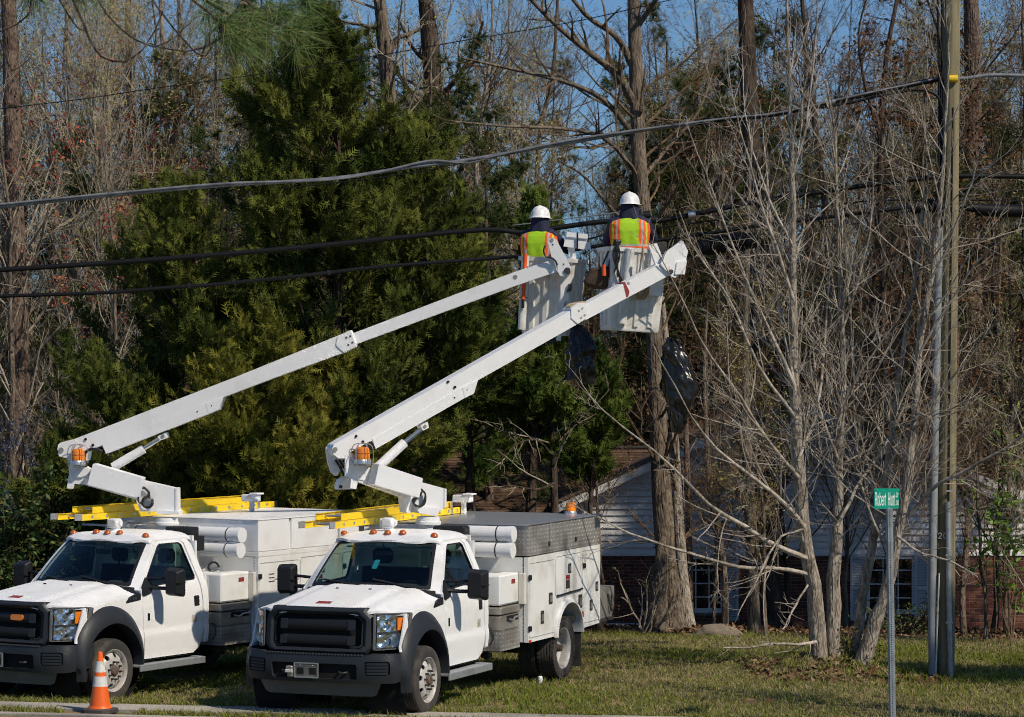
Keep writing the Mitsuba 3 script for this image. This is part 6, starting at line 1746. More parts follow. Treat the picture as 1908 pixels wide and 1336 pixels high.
def bare_variant(seed, h, r0, n1, n2, n3, n4, lo=0.35, up=0.2, lean=0.03, ang1=(30, 65), wob=0.05, l1=(0.22, 0.42)):
    """(trunk mesh, branches mesh, tip positions) of a leafless tree at the origin."""
    r = np.random.default_rng(seed)
    K = 16
    z = np.linspace(-0.3, h, K)
    P = np.c_[r.normal() * lean * z, r.normal() * lean * z, z]
    P[1:, :2] += np.cumsum(r.normal(size=(K - 1, 2)), 0) * wob
    R = r0 * (1 - 0.86 * np.linspace(0, 1, K) ** 1.1)
    R[0] *= 1.5
    trunk = tubes(P[None], R[None], 9)
    P1, R1 = grow(r, P[None], R[None], n1, (lo, 0.97), ang1, l1, 6, up, 0.10, 0.36)
    P2, R2 = grow(r, P1, R1, n2, (0.2, 0.95), (30, 60), (0.3, 0.6), 5, up * 0.6, 0.14, 0.5, rmin=0.006)
    P3, R3 = grow(r, P2, R2, n3, (0.15, 1), (25, 60), (0.35, 0.7), 4, up * 0.5, 0.16, 0.55, rmin=0.0042)
    ms = [tubes(P1, R1, 5), tubes(P2, R2, 4), tubes(P3, R3, 3)]
    tips = P3
    if n4:
        P4, R4_ = grow(r, P3, R3, n4, (0.1, 1), (20, 60), (0.4, 0.8), 2, up * 0.4, 0.18, 0.7, rmin=0.0034)
        ms.append(tubes(P4, R4_, 3))
        tips = P4
    return trunk, cat(ms), tips


def leafquads(r, pos, size, cols, spread=0.05, per=1, flat=0.6):
    n = len(pos) * per
    p = np.repeat(pos, per, 0) + r.normal(size=(n, 3)) * spread
    a = unit(r.normal(size=(n, 3)) * [1, 1, flat])
    b = unit(np.cross(a, r.normal(size=(n, 3))))
    s = (size * r.uniform(0.6, 1.3, n))[:, None]
    v = np.stack([p - a * s, p - b * s * 0.42, p + a * s, p + b * s * 0.42], 1).reshape(-1, 3)
    k = np.arange(n)[:, None] * 4
    c = np.asarray(cols)[r.integers(0, len(cols), n)] * r.uniform(0.7, 1.25, (n, 1))
    return tm(v, np.vstack([k + [0, 1, 2], k + [0, 2, 3]])), np.repeat(c, 4, 0)


def vary(seed):
    return np.random.default_rng(seed)


def group(key, **parts):
    scene[key] = {'type': 'shapegroup', **parts}


# leafless variants: thin stems, very many fine twigs
GREENISH, TAN = [(0.38, 0.36, 0.12), (0.33, 0.27, 0.11), (0.28, 0.31, 0.08), (0.42, 0.35, 0.20)], [(0.22, 0.14, 0.08), (0.17, 0.10, 0.06), (0.26, 0.19, 0.11)]
for k, (h, r0, lo, up, bt, tw, bud, nb) in enumerate((
        (13, 0.085, 0.16, 0.30, 'bark_pale', 'twig_pale', GREENISH, 1.0), (12, 0.07, 0.10, 0.34, 'bark_grey', 'twig_brown', GREENISH, 0.9), (11, 0.05, 0.06, 0.36, 'bark_pale', 'twig_pale', GREENISH, 1.0),
        (14, 0.10, 0.22, 0.22, 'bark_dark', 'twig_brown', TAN, 0.5), (10, 0.05, 0.05, 0.25, 'bark_grey', 'twig_brown', TAN, 0.6), (13, 0.08, 0.14, 0.25, 'bark_dark', 'twig_dark', TAN, 0.5))):
    t_, b_, tips = bare_variant(100 + k, h, r0, 34, 220, 1100, 3000, lo, up, l1=(0.16, 0.34))
    r = vary(k)
    q = tips[:, -1]
    m, c = leafquads(r, q[r.random(len(q)) < nb], 0.034, bud, 0.06, 2)
    group(f'bare_{k}', trunk=mikit.ply(t_, bt, True), crown=mikit.ply(b_, tw, False), buds=mikit.ply(m, 'foliage', False, color=c))
for k, (bt, tw) in enumerate((('bark_grey', 'twig_brown'), ('bark_pale', 'twig_pale'), ('bark_dark', 'twig_dark'))):
    t_, b_, tips = bare_variant(120 + k, 16, 0.13, 24, 120, 420, 0, 0.12, 0.25, l1=(0.16, 0.34))
    group(f'far_{k}', trunk=mikit.ply(t_, bt, True), crown=mikit.ply(b_, tw, False))
# red-flowering maple
t_, b_, tips = bare_variant(140, 11, 0.08, 26, 150, 560, 1100, 0.15, 0.28)
r = vary(7)
q = tips[:, -1]
q = q[(r.random(len(tips)) < 0.9) & (meshkit.noise(q * 1.1, 3) > 0.56) & (q[:, 2] > 6.5)]
m, c = leafquads(r, q, 0.042, [(0.38, 0.06, 0.05), (0.42, 0.11, 0.07), (0.28, 0.045, 0.04), (0.32, 0.24, 0.09)], 0.07, 5)
group('maple_0', trunk=mikit.ply(t_, 'bark_grey', True), crown=mikit.ply(b_, 'twig_pale', False), flowers=mikit.ply(m, 'foliage', False, color=c))
# rusty-leaved beech or oak
t_, b_, tips = bare_variant(150, 12, 0.09, 26, 150, 560, 900, 0.10, 0.12)
q = tips.reshape(-1, 3)
m, c = leafquads(r, q[(r.random(len(q)) < 0.8) & (meshkit.noise(q * 0.8, 5) > 0.42)], 0.06, [(0.15, 0.072, 0.036), (0.11, 0.055, 0.03), (0.19, 0.10, 0.05)], 0.08, 3)
group('rusty_0', trunk=mikit.ply(t_, 'bark_grey', True), crown=mikit.ply(b_, 'twig_dark', False), leaves=mikit.ply(m, 'foliage', False, color=c))
# shrub thicket
for k, tw in enumerate(('twig_brown', 'twig_pale', 'twig_dark')):
    r = vary(160 + k)
    n = 16
    a = r.uniform(0, 2 * PI, n)
    st = r.uniform(0, 0.8, n)
    d = np.c_[np.cos(a) * 0.3, np.sin(a) * 0.3, np.ones(n)]
    z = np.linspace(0, 1, 6)[None, :, None] * r.uniform(1.8, 3.4, n)[:, None, None]
    P = np.c_[np.cos(a) * st, np.sin(a) * st, -0.1 + 0 * a][:, None] + d[:, None] * z + np.cumsum(r.normal(size=(n, 6, 3)) * 0.06, 1)
    R = np.linspace(0.02, 0.006, 6)[None] * np.ones((n, 1))
    P1, R1 = grow(r, P, R, 130, (0.1, 1), (25, 65), (0.25, 0.5), 5, 0.1, 0.18, 0.6, rmin=0.005)
    P2, R2 = grow(r, P1, R1, 420, (0.1, 1), (25, 65), (0.4, 0.8), 3, 0.08, 0.2, 0.7, rmin=0.004)
    group(f'shrub_{k}', twigs=mikit.ply(cat([tubes(P, R, 4), tubes(P1, R1, 3), tubes(P2, R2, 3)]), tw, False))


def plant(key, g, x, y, s=1.0, rot=0.0, sz=None, z=None):
    n = _used.get(key, -1) + 1
    _used[key] = n
    k = key if n == 0 else f'{key}_{n:03d}'
    M = T().translate([x, y, float(gz(x, y)) if z is None else z]).rotate([0, 0, 1], rot).scale([s, s, sz or s])
    scene[k] = {'type': 'instance', 'group': {'type': 'ref', 'id': g}, 'to_world': M}
    return k


def by_px(px, y):
    return (px - CX) * y / F


# cedars
def cedar_mesh(seed, h, spread, n_br, n_fr, cols, skirt=0.04, lop=0.0, pw=0.75, fl=0.20):
    r = np.random.default_rng(seed)
    z = np.linspace(-0.2, h, 14)
    P = np.c_[np.cumsum(r.normal(size=14)) * 0.03, np.cumsum(r.normal(size=14)) * 0.03, z]
    R = np.linspace(0.16, 0.012, 14) * h / 9
    u = np.sort(r.uniform(skirt, 0.985, n_br))
    a = r.uniform(0, 2 * PI, n_br)
    L = spread * (1 - u) ** pw * r.uniform(0.35, 1.22, n_br) * (1 + lop * np.cos(a - 0.4)) + 0.12
    el = np.interp(u, [0, 0.5, 1], [0.15, 0.55, 1.2]) + r.normal(size=n_br) * 0.15
    K = 7
    base = np.stack([np.interp(u * h, z, P[:, k]) for k in range(3)], -1)
    d = np.stack([np.cos(a) * np.cos(el), np.sin(a) * np.cos(el), np.sin(el)], -1)
    B = np.empty((n_br, K, 3))
    B[:, 0] = base
    for s in range(1, K):
        d = unit(d + r.normal(size=(n_br, 3)) * 0.10 + [0, 0, 0.06])
        B[:, s] = B[:, s - 1] + d * (L / (K - 1))[:, None]
    BR = (0.012 + 0.012 * L / spread)[:, None] * np.linspace(1, 0.3, K)
    B2, BR2 = grow(r, B, BR, n_br * 4, (0.25, 1), (25, 60), (0.3, 0.6), 5, 0.25, 0.14, 0.6, rmin=0.004)
    allb = np.concatenate([B[:, 2:7], B2], 0)
    # fronds along the outer wood
    W = np.repeat(np.linalg.norm(np.diff(allb, axis=1), axis=2).sum(1), 1)
    i = r.choice(len(allb), n_fr, p=W / W.sum())
    t = r.uniform(0.05, 1, n_fr) ** 0.8 * 3.999
    k = t.astype(int)
    w = (t - k)[:, None]
    p = allb[i, k] * (1 - w) + allb[i, k + 1] * w + r.normal(size=(n_fr, 3)) * 0.05
    ax = unit(unit(allb[i, k + 1] - allb[i, k]) + r.normal(size=(n_fr, 3)) * 0.55 + [0, 0, 0.25])
    sd = unit(np.cross(ax, unit(r.normal(size=(n_fr, 3)))))
    ln = fl * r.uniform(0.5, 1.25, n_fr)[:, None]
    vs, cs = [], []
    base_c = np.asarray(cols)
    cl = meshkit.fbm(p * 1.3 + seed, 3)
    ci = np.clip((cl - 0.3) / 0.4, 0, 0.999)[:, None]
    c = base_c[0] * (1 - ci) + base_c[1] * ci
    c = c * r.uniform(0.65, 1.3, (n_fr, 1))
    tip_c = c * [1.25, 1.2, 0.9]
    for q, (t0, sg) in enumerate(((0.0, 0.0), (0.15, 1), (0.25, -1), (0.42, 1), (0.52, -1), (0.66, 1), (0.74, -1))):
        o = p + ax * ln * t0
        dv = unit(ax * (1.0 if sg == 0 else 0.75) + sd * sg * 0.75) * ln * (1.0 if sg == 0 else 0.50 * (1.1 - 0.6 * t0))
        wv = np.cross(dv, np.cross(ax, sd))
        wv = unit(wv) * (0.0085 if sg == 0 else 0.011)
        vs.append(np.stack([o - wv, o + wv, o + dv], 1))
        cs.append(np.stack([c, c, tip_c], 1))
    v, c = np.concatenate(vs).reshape(-1, 3), np.concatenate(cs).reshape(-1, 3)
    fo = tm(v, np.arange(len(v)).reshape(-1, 3))
    return tubes(P[None], R[None], 9), cat([tubes(B, BR, 4), tubes(B2, BR2, 3)]), fo, c


DARK, OLIVE, FRESH = ((0.034, 0.054, 0.014), (0.132, 0.148, 0.037)), ((0.062, 0.082, 0.016), (0.185, 0.175, 0.036)), ((0.034, 0.064, 0.016), (0.115, 0.158, 0.038))


def cedar(x, y, h, spread, seed, n_br, n_fr, cols, label, key='cedar_tree', rot=0, **kw):
    t_, b_, fo, c = cedar_mesh(seed, h, spread, n_br, n_fr, cols, **kw)
    K = name(key)
    M = T().translate([x, y, float(gz(x, y))]).rotate([0, 0, 1], rot)
    for nm, d in (('trunk', mikit.ply(t_, 'bark_dark', True)), ('branches', mikit.ply(b_, 'twig_dark', False)), ('crown', mikit.ply(fo, 'foliage', False, color=c))):
        put(f'{K}__{nm}', {**d, 'to_world': M})
    say(K, label, 'tree')
    return K


cedar(by_px(622, 47.5), 47.5, 9.9, 2.6, 1, 200, 46000, DARK, 'tallest dark green cedar standing behind both booms, left of centre', lop=-0.30, pw=0.42, fl=0.22)
cedar(by_px(345, 46.8), 46.8, 7.1, 2.7, 2, 150, 32000, DARK, 'dark cedar rising behind the elbow of the left truck, lower than its neighbour', pw=0.5, lop=-0.15)
cedar(by_px(480, 45.0), 45.0, 4.6, 2.3, 3, 110, 28000, OLIVE, 'yellowish olive cedar low behind the left boom', pw=0.42)
cedar(by_px(610, 46.0), 46.0, 4.6, 1.15, 4, 80, 15000, OLIVE, 'olive green cedar low behind the elbow of the right truck', pw=0.45)
cedar(by_px(765, 48.3), 48.3, 8.0, 1.9, 10, 110, 20000, DARK, 'dark cedar at the right flank of the tallest one, above the right boom', pw=0.36, skirt=0.45, lop=0.30)
cedar(by_px(490, 47.5), 47.5, 7.6, 1.9, 11, 100, 20000, DARK, 'dark cedar closing the gap between the tallest cedar and the one to its left', pw=0.45)
cedar(by_px(160, 46.0), 46.0, 3.3, 1.7, 5, 70, 13000, DARK, 'small dark cedar beside the elbow of the left truck', pw=0.6)
cedar(by_px(985, 50.0), 50.0, 7.5, 1.15, 6, 80, 12000, FRESH, 'slim fresh green cedar behind the left person', pw=0.5, skirt=0.36)
cedar(by_px(880, 50.5), 50.5, 6.0, 1.5, 7, 70, 10000, FRESH, 'half-bare green cedar between the two booms', pw=0.45, skirt=0.56)
cedar(by_px(1125, 52.5), 52.5, 4.9, 1.1, 8, 44, 5500, FRESH, 'ragged green cedar beside the house gable under the right bucket', pw=0.4, skirt=0.48)
cedar(by_px(885, 53.5), 53.5, 3.9, 0.8, 9, 22, 1600, FRESH, 'thin green cedar bough in front of the brown roof', pw=0.5, skirt=0.62)

# trunks traced in the photograph
LIMBS = {}


def traced(key, px, wid, y0, y1, bark, label, limbs=(), twig='twig_pale', seed=0, n=(26, 110, 300), sides=12, group_=None, up=0.12, tl=(0.22, 0.45), t1=(0.35, 1.0)):
    """A tree whose trunk follows photograph pixels, from depth y0 at the foot to y1 at the top, with limbs and generated branches."""
    K = name(key)
    m = len(px)
    ys = np.linspace(y0, y1, m)
    pts = np.array([at(a, b, y) for (a, b), y in zip(px, ys)])
    pts[0, 2] = min(pts[0, 2], float(gz(pts[0, 0], pts[0, 1]))) - 0.25
    k = max(16, m * 3)
    P = smoothline(pts, k)
    R = np.interp(np.linspace(0, 1, k), np.linspace(0, 1, m), np.array(wid) / 2 * ys / F)
    r = np.random.default_rng(seed + 500)
    tr = tubes(P[None], R[None], sides)
    v = np.array(tr.vertices)
    c = np.repeat(P, sides, 0)
    nz = meshkit.fbm(v * [7, 7, 1.5], 3) - 0.5
    v = c + (v - c) * (1 + 0.32 * nz[:, None])
    foot = np.clip((P[0, 2] + 0.9 - v[:, 2]) / 0.7, 0, 1) ** 2
    v = c + (v - c) * (1 + 0.5 * foot[:, None] * 0.45 * (0.6 + meshkit.noise(v * [9, 9, 0.5])[:, None]))
    put(f'{K}__trunk', mikit.ply(tm(v, tr.faces), bark, True))
    Pl, Rl = [], []
    for lp, lw, ya, yb in limbs:
        yy = np.linspace(ya, yb, len(lp))
        q = smoothline(np.array([at(a, b, y) for (a, b), y in zip(lp, yy)]), 12)
        Pl.append(q)
        Rl.append(np.interp(np.linspace(0, 1, 12), np.linspace(0, 1, len(lw)), np.array(lw) / 2 * yb / F))
    ms = []
    src_p, src_r = [P[None, ::max(1, k // 12)][:, :12]], [R[None, ::max(1, k // 12)][:, :12]]
    if Pl:
        Pl, Rl = np.array(Pl), np.array(Rl)
        for a, b in zip(Pl, Rl):
            put(f'{K}__limb', mikit.ply(tubes(a[None], b[None], 7), bark, True))
        src_p.append(Pl)
        src_r.append(Rl)
    P1s, R1s = [], []
    if n[0]:
        a, b = grow(r, src_p[0], src_r[0], n[0], t1, (35, 70), tl, 6, up, 0.12, 0.3, rmin=0.006)
        b = np.minimum(b, 0.03 * np.linspace(1, 0.35, 6))
        P1s.append(a)
        R1s.append(b)
    if len(src_p) > 1:
        nl = max(8, int(len(Pl) * 7))
        a, b = grow(r, Pl, Rl, nl, (0.12, 1.0), (25, 60), (0.25, 0.5), 6, up, 0.14, 0.55, rmin=0.006)
        P1s.append(a)
        R1s.append(b)
    if P1s:
        P1, R1 = np.concatenate(P1s), np.concatenate(R1s)
        P2, R2 = grow(r, P1, R1, n[1], (0.12, 1), (25, 60), (0.3, 0.6), 5, up, 0.16, 0.6, rmin=0.0045)
        P3, R3 = grow(r, P2, R2, n[2], (0.1, 1), (25, 60), (0.35, 0.7), 4, up, 0.2, 0.65, rmin=0.0035)
        put(f'{K}__branches', mikit.ply(cat([tubes(P1, R1, 5), tubes(P2, R2, 4), tubes(P3, R3, 3)]), twig, False))
    say(K, label, 'tree', group_)
    return K


traced('hardwood_tree', [(1252, 1172), (1247, 1100), (1238, 1000), (1228, 820), (1221, 650), (1205, 450), (1191, 300), (1186, 150), (1180, 0), (1176, -120)], [52, 42, 38, 34, 32, 29, 28, 26, 23, 17], 53, 54, 'bark_grey',
       'thick grey hardwood trunk rising behind the right bucket, with long limbs reaching left',
       [([(1184, 200), (1150, 140), (1095, 95), (1040, 50), (985, -5)], [18, 12, 7], 53.8, 52), ([(1188, 262), (1130, 190), (1060, 155), (960, 130), (860, 108)], [12, 9, 4], 53.8, 52), ([(1182, 130), (1150, 70), (1100, 35), (1060, -10)], [16, 10, 7], 53.9, 53),
        ([(1190, 330), (1130, 260), (1050, 240), (940, 235), (835, 225)], [9, 7, 3], 53.7, 51), ([(1181, 60), (1215, 10), (1250, -40)], [12, 9, 6], 54, 53), ([(1200, 430), (1150, 400), (1090, 330), (1040, 300)], [9, 6, 3], 53.6, 52.5), ([(1192, 340), (1240, 280), (1300, 210), (1330, 130)], [9, 6, 3], 53.6, 55)],
       'twig_brown', 1, (20, 190, 520), 16)
traced('leaning_trunk', [(1285, 1170), (1272, 1080), (1263, 950), (1255, 800), (1240, 620), (1225, 480)], [28, 23, 20, 17, 12, 6], 53.4, 54.4, 'bark_pale', 'slim grey trunk leaning against the thick hardwood beside the house window', (), 'twig_brown', 2, (14, 50, 120))
traced('stump_trunk', [(1218, 1168), (1226, 1110), (1232, 1040), (1234, 1000)], [50, 36, 24, 12], 52.7, 52.9, 'bark_grey', 'broken grey stem flaring at the foot of the thick hardwood', (), 'twig_brown', 3, (3, 8, 20), 14)
traced('young_tree', [(1408, 1190), (1402, 1080), (1398, 950), (1392, 840), (1388, 680), (1392, 480), (1398, 300)], [26, 22, 22, 20, 16, 11, 6], 50.6, 51, 'bark_grey', 'straight brown tree in front of the pale shutter, right of the first window', (), 'twig_brown', 4, (22, 90, 260))
traced('pine_tree', [(1434, 1168), (1430, 1000), (1424, 840), (1412, 600), (1402, 300), (1393, 120), (1386, -100)], [50, 42, 40, 37, 34, 32, 26], 56.2, 56.4, 'bark_dark', 'thick dark pine trunk running the full height right of the buckets', (), 'twig_dark', 5, (26, 100, 260), up=0.02)
traced('young_tree', [(1288, 1168), (1284, 1000), (1280, 860), (1277, 720)], [14, 12, 11, 7], 54.5, 54.8, 'bark_pine', 'thin reddish sapling at the left edge of the house window', (), 'twig_brown', 6, (12, 40, 80))
traced('young_tree', [(1352, 1168), (1350, 1090), (1343, 1010), (1325, 930), (1318, 840), (1312, 700), (1318, 560)], [13, 13, 12, 11, 10, 8, 5], 54, 54.3, 'bark_grey', 'thin crooked sapling crossing the pale shutter', (), 'twig_dark', 7, (18, 60, 140))
traced('young_tree', [(1799, 1196), (1793, 1120), (1800, 1030), (1803, 960), (1790, 900), (1782, 780), (1786, 600)], [13, 12, 11, 10, 9, 8, 4], 50, 50.5, 'bark_pine', 'thin reddish crooked sapling just right of the utility pole', (), 'twig_pale', 8, (18, 70, 180))
traced('young_tree', [(1876, 1195), (1872, 1050), (1880, 900), (1886, 720), (1880, 500)], [10, 9, 8, 7, 4], 51, 51, 'bark_pine', 'thin straight sapling near the right edge by the leafy vine', (), 'twig_pale', 9, (16, 70, 170))
traced('hardwood_tree', [(25, 960), (34, 760), (34, 560), (28, 400), (22, 200), (15, 0), (10, -100)], [46, 40, 36, 33, 30, 26, 22], 58, 58, 'bark_pine', 'pinkish brown trunk at the far left edge', (), 'twig_pale', 10, (22, 100, 280))
traced('pine_tree', [(742, 900), (742, 760), (738, 620), (735, 400), (728, 220), (716, 90), (706, -20), (702, -120)], [36, 30, 28, 27, 26, 26, 22, 18], 60, 60, 'bark_grey', 'pale grey trunk above the dark cedar, with a limb bending right', [([(726, 100), (740, 72), (770, 60), (800, 40)], [12, 9, 6], 60, 60), ([(712, 55), (680, 48), (650, 42), (600, 30)], [8, 6, 3], 60, 59.5), ([(732, 250), (790, 255), (850, 300), (880, 330)], [6, 4, 2], 60, 59)], 'twig_pale', 11, (20, 90, 260), up=0.05)
traced('pine_tree', [(800, 900), (803, 600), (806, 400), (806, 200), (802, 90), (790, -30)], [32, 30, 32, 34, 34, 28], 64, 64, 'bark_dark', 'dark pine trunk right of the pale grey trunk', [([(804, 180), (840, 160), (880, 100), (900, 40)], [12, 9, 5], 64, 63), ([(802, 120), (770, 90), (740, 30)], [10, 7, 4], 64, 63)], 'twig_dark', 12, (22, 90, 240), up=0.02)
traced('dead_cedar', [(1038, 985), (1032, 880), (1028, 780), (1024, 690), (1020, 640)], [16, 13, 11, 8, 4], 50, 50, 'bark_dark', 'dead cedar stem with bleached twigs behind the top box of the right truck', [([(1030, 850), (1000, 820), (960, 830), (930, 870)], [6, 4, 2], 49.8, 49), ([(1033, 900), (1000, 912), (950, 905), (920, 912)], [6, 4, 2], 49.8, 48.8), ([(1027, 760), (1060, 730), (1100, 745)], [5, 4, 2], 50, 49.5), ([(1030, 830), (1070, 790), (1090, 800)], [5, 3, 2], 50, 49.3)], 'twig_pale', 13, (22, 60, 140), up=-0.02, t1=(0.05, 1))
traced('young_tree', [(802, 900), (800, 800), (797, 700), (793, 560)], [9, 8, 8, 5], 62, 62, 'bark_pale', 'thin pale birch-like stem between the two booms', (), 'twig_pale', 14, (12, 40, 90))
traced('hardwood_tree', [(138, 900), (140, 600), (139, 430), (136, 280), (128, 120), (122, -40)], [22, 18, 16, 14, 10, 7], 60, 60, 'bark_pale', 'pale forked tree near the left edge behind the cedars', [([(138, 420), (165, 340), (200, 280), (230, 200)], [8, 6, 3], 60, 59), ([(137, 330), (110, 250), (70, 190), (40, 120)], [8, 6, 3], 60, 59)], 'twig_pale', 15, (24, 130, 380))
traced('hardwood_tree', [(318, 620), (318, 400), (312, 260), (306, 140), (298, -40)], [14, 13, 12, 10, 8], 63, 63, 'bark_pale', 'pair of pale slim stems left of the tallest cedar', [([(318, 300), (335, 220), (368, 130), (390, 60)], [9, 7, 4], 63, 62.5), ([(316, 330), (330, 200), (335, 90), (332, -20)], [11, 9, 7], 63, 63)], 'twig_pale', 16, (22, 110, 320))
traced('young_tree', [(243, 620), (243, 400), (242, 250), (240, 120), (236, -20)], [15, 14, 13, 11, 8], 64, 64, 'bark_pine', 'reddish straight stem left of the pale pair', (), 'twig_brown', 17, (22, 90, 240))
traced('pine_tree', [(1812, 700), (1814, 400), (1812, 120), (1808, -60)], [36, 34, 32, 28], 66, 66, 'bark_pine', 'thick pine trunk behind the top of the utility pole at the right', (), 'twig_dark', 18, (20, 80, 200), up=0.02)
traced('young_tree', [(1690, 1000), (1650, 700), (1645, 500), (1640, 300), (1650, 120), (1675, -20)], [16, 15, 14, 12, 10, 7], 62, 62, 'bark_dark', 'dark stem behind the bare tree, left of the utility pole', [([(1640, 260), (1610, 150), (1600, 60), (1620, -20)], [7, 5, 3], 62, 61)], 'twig_dark', 19, (24, 120, 320))
traced('young_tree', [(1548, 800), (1545, 500), (1520, 250), (1500, 60), (1490, -40)], [16, 14, 11, 8, 6], 61, 61, 'bark_dark', 'dark slender tree behind the stems of the bare tree', (), 'twig_dark', 20, (26, 130, 320))
traced('hardwood_tree', [(1010, 800), (1000, 500), (1005, 260), (1030, 140), (1040, -20)], [11, 10, 9, 7, 5], 66, 66, 'bark_grey', 'slim grey tree behind the left person against the blue sky', (), 'twig_brown', 21, (26, 120, 320))
traced('hardwood_tree', [(880, 700), (885, 420), (895, 240), (915, 100), (918, -20)], [12, 10, 8, 6, 4], 62, 62, 'bark_pale', 'thin pale tree above the middle of the booms', (), 'twig_brown', 22, (30, 150, 420), up=0.2)

# the bare many-stemmed tree on the right
K = 'bare_tree'
say(K, 'bare many-stemmed tree with pale twigs left of the utility pole, branches crossing the right bucket', 'tree')
STEMS = [([(1530, 1242), (1518, 1120), (1500, 1000), (1487, 850), (1480, 700), (1478, 500), (1475, 300), (1471, 150), (1466, 0), (1462, -80)], [36, 30, 26, 24, 19, 14, 10, 7, 5, 3], 40.5, 39.4),
         ([(1553, 1246), (1552, 1100), (1560, 1000), (1563, 850), (1570, 700), (1566, 550), (1562, 400), (1555, 250), (1540, 150)], [32, 27, 21, 17, 13, 9, 7, 5, 3], 40.6, 40.2),
         ([(1598, 1228), (1630, 1165), (1655, 1090), (1672, 1000), (1690, 900), (1705, 790), (1712, 650), (1735, 520), (1750, 400), (1758, 300), (1765, 150), (1770, 40)], [36, 28, 22, 20, 18, 15, 13, 11, 9, 7, 5, 3], 40.4, 39.7),
         ([(1590, 1206), (1610, 1100), (1630, 1000), (1640, 930), (1655, 860), (1670, 740), (1690, 600), (1710, 480), (1720, 380), (1735, 300)], [22, 19, 16, 14, 12, 10, 8, 6, 5, 3], 40.7, 40.0)]
SUB = [([(1512, 1071), (1439, 1057), (1385, 1058), (1331, 1046), (1224, 1014), (1170, 992), (1116, 963)], [10, 8, 5, 3], 40.3, 38.5), ([(1502, 1040), (1439, 1014), (1385, 981), (1331, 949), (1281, 902), (1224, 848), (1137, 780), (1090, 730)], [13, 10, 7, 4, 2], 40.2, 38.0),
       ([(1498, 981), (1475, 952), (1439, 920), (1378, 873), (1328, 827), (1292, 780), (1250, 700), (1215, 640)], [11, 9, 6, 3, 2], 40.1, 38.3), ([(1489, 890), (1430, 820), (1370, 720), (1310, 640), (1265, 540), (1222, 450)], [9, 7, 5, 3, 2], 40.0, 38.4),
       ([(1484, 780), (1420, 690), (1360, 560), (1300, 480), (1270, 400)], [8, 6, 4, 2], 39.9, 38.8), ([(1481, 720), (1430, 600), (1375, 470), (1330, 350), (1290, 250)], [9, 7, 5, 3, 2], 39.9, 39.2), ([(1479, 560), (1440, 440), (1400, 310), (1370, 200), (1355, 60)], [8, 6, 4, 3, 2], 39.7, 39.0),
       ([(1478, 460), (1430, 360), (1395, 230), (1385, 100)], [7, 5, 3, 2], 39.6, 39.9), ([(1476, 330), (1500, 240), (1520, 120), (1525, 10)], [5, 4, 2], 39.6, 39.3), ([(1568, 620), (1600, 520), (1625, 400), (1630, 280)], [6, 4, 2], 40.3, 39.8), ([(1566, 760), (1610, 680), (1660, 610), (1690, 560)], [6, 4, 2], 40.3, 39.6),
       ([(1520, 1196), (1490, 1201), (1440, 1200), (1390, 1205), (1346, 1203)], [8, 6, 4, 3], 40.2, 39.2), ([(1505, 1090), (1470, 1150), (1455, 1180)], [5, 4, 3], 40.2, 39.5), ([(1695, 960), (1745, 905), (1800, 880), (1860, 845), (1920, 808)], [9, 8, 6, 4], 40.2, 39.0),
       ([(1672, 1000), (1720, 1030), (1770, 1045), (1820, 1078)], [6, 5, 3], 40.1, 39.3), ([(1707, 780), (1760, 720), (1820, 650), (1860, 600)], [7, 5, 3, 2], 40.0, 39.2), ([(1712, 660), (1770, 560), (1830, 480), (1870, 450)], [6, 4, 2], 39.9, 39.0), ([(1735, 520), (1780, 430), (1820, 330), (1830, 280)], [5, 4, 2], 39.8, 39.1),
       ([(1563, 860), (1530, 760), (1518, 640), (1515, 520)], [7, 5, 3], 40.3, 40.8), ([(1560, 980), (1600, 900), (1650, 830), (1680, 760)], [8, 6, 4], 40.3, 40.6), ([(1487, 860), (1520, 760), (1535, 620), (1545, 480)], [8, 6, 3], 40.0, 40.6), ([(1482, 730), (1455, 560), (1440, 380), (1430, 240)], [8, 6, 4, 2], 39.9, 40.4),
       ([(1665, 1040), (1620, 960), (1600, 880), (1590, 760)], [7, 6, 4, 2], 40.3, 40.7), ([(1640, 930), (1600, 850), (1590, 700), (1585, 560)], [7, 5, 3], 40.5, 40.9), ([(1655, 870), (1700, 800), (1770, 760), (1830, 735)], [6, 4, 2], 40.4, 39.4), ([(1497, 985), (1450, 1010), (1400, 1100), (1370, 1150)], [5, 4, 2], 40.1, 39.2)]
r = np.random.default_rng(77)
Ps, Rs = [], []
for px, wid, ya, yb in STEMS:
    yy = np.linspace(ya, yb, len(px))
    pts = np.array([at(a, b, y) for (a, b), y in zip(px, yy)])
    pts[0, 2] -= 0.3
    P_ = smoothline(pts, 30)
    R_ = np.interp(np.linspace(0, 1, 30), np.linspace(0, 1, len(px)), np.array(wid) / 2 * yy / F)
    P_[3:, :2] += r.normal(size=(27, 2)) * 0.008
    tr = tubes(P_[None], R_[None], 12)
    v = np.array(tr.vertices)
    c = np.repeat(P_, 12, 0)
    v = c + (v - c) * (1 + 0.4 * (meshkit.fbm(v * [16, 16, 5], 3)[:, None] - 0.5))
    put(f'{K}__stem', mikit.ply(tm(v, tr.faces), 'bark_pale', True))
    Ps.append(smoothline(P_[6:], 12))
    Rs.append(np.interp(np.linspace(0, 1, 12), np.linspace(0, 1, 24), R_[6:]))
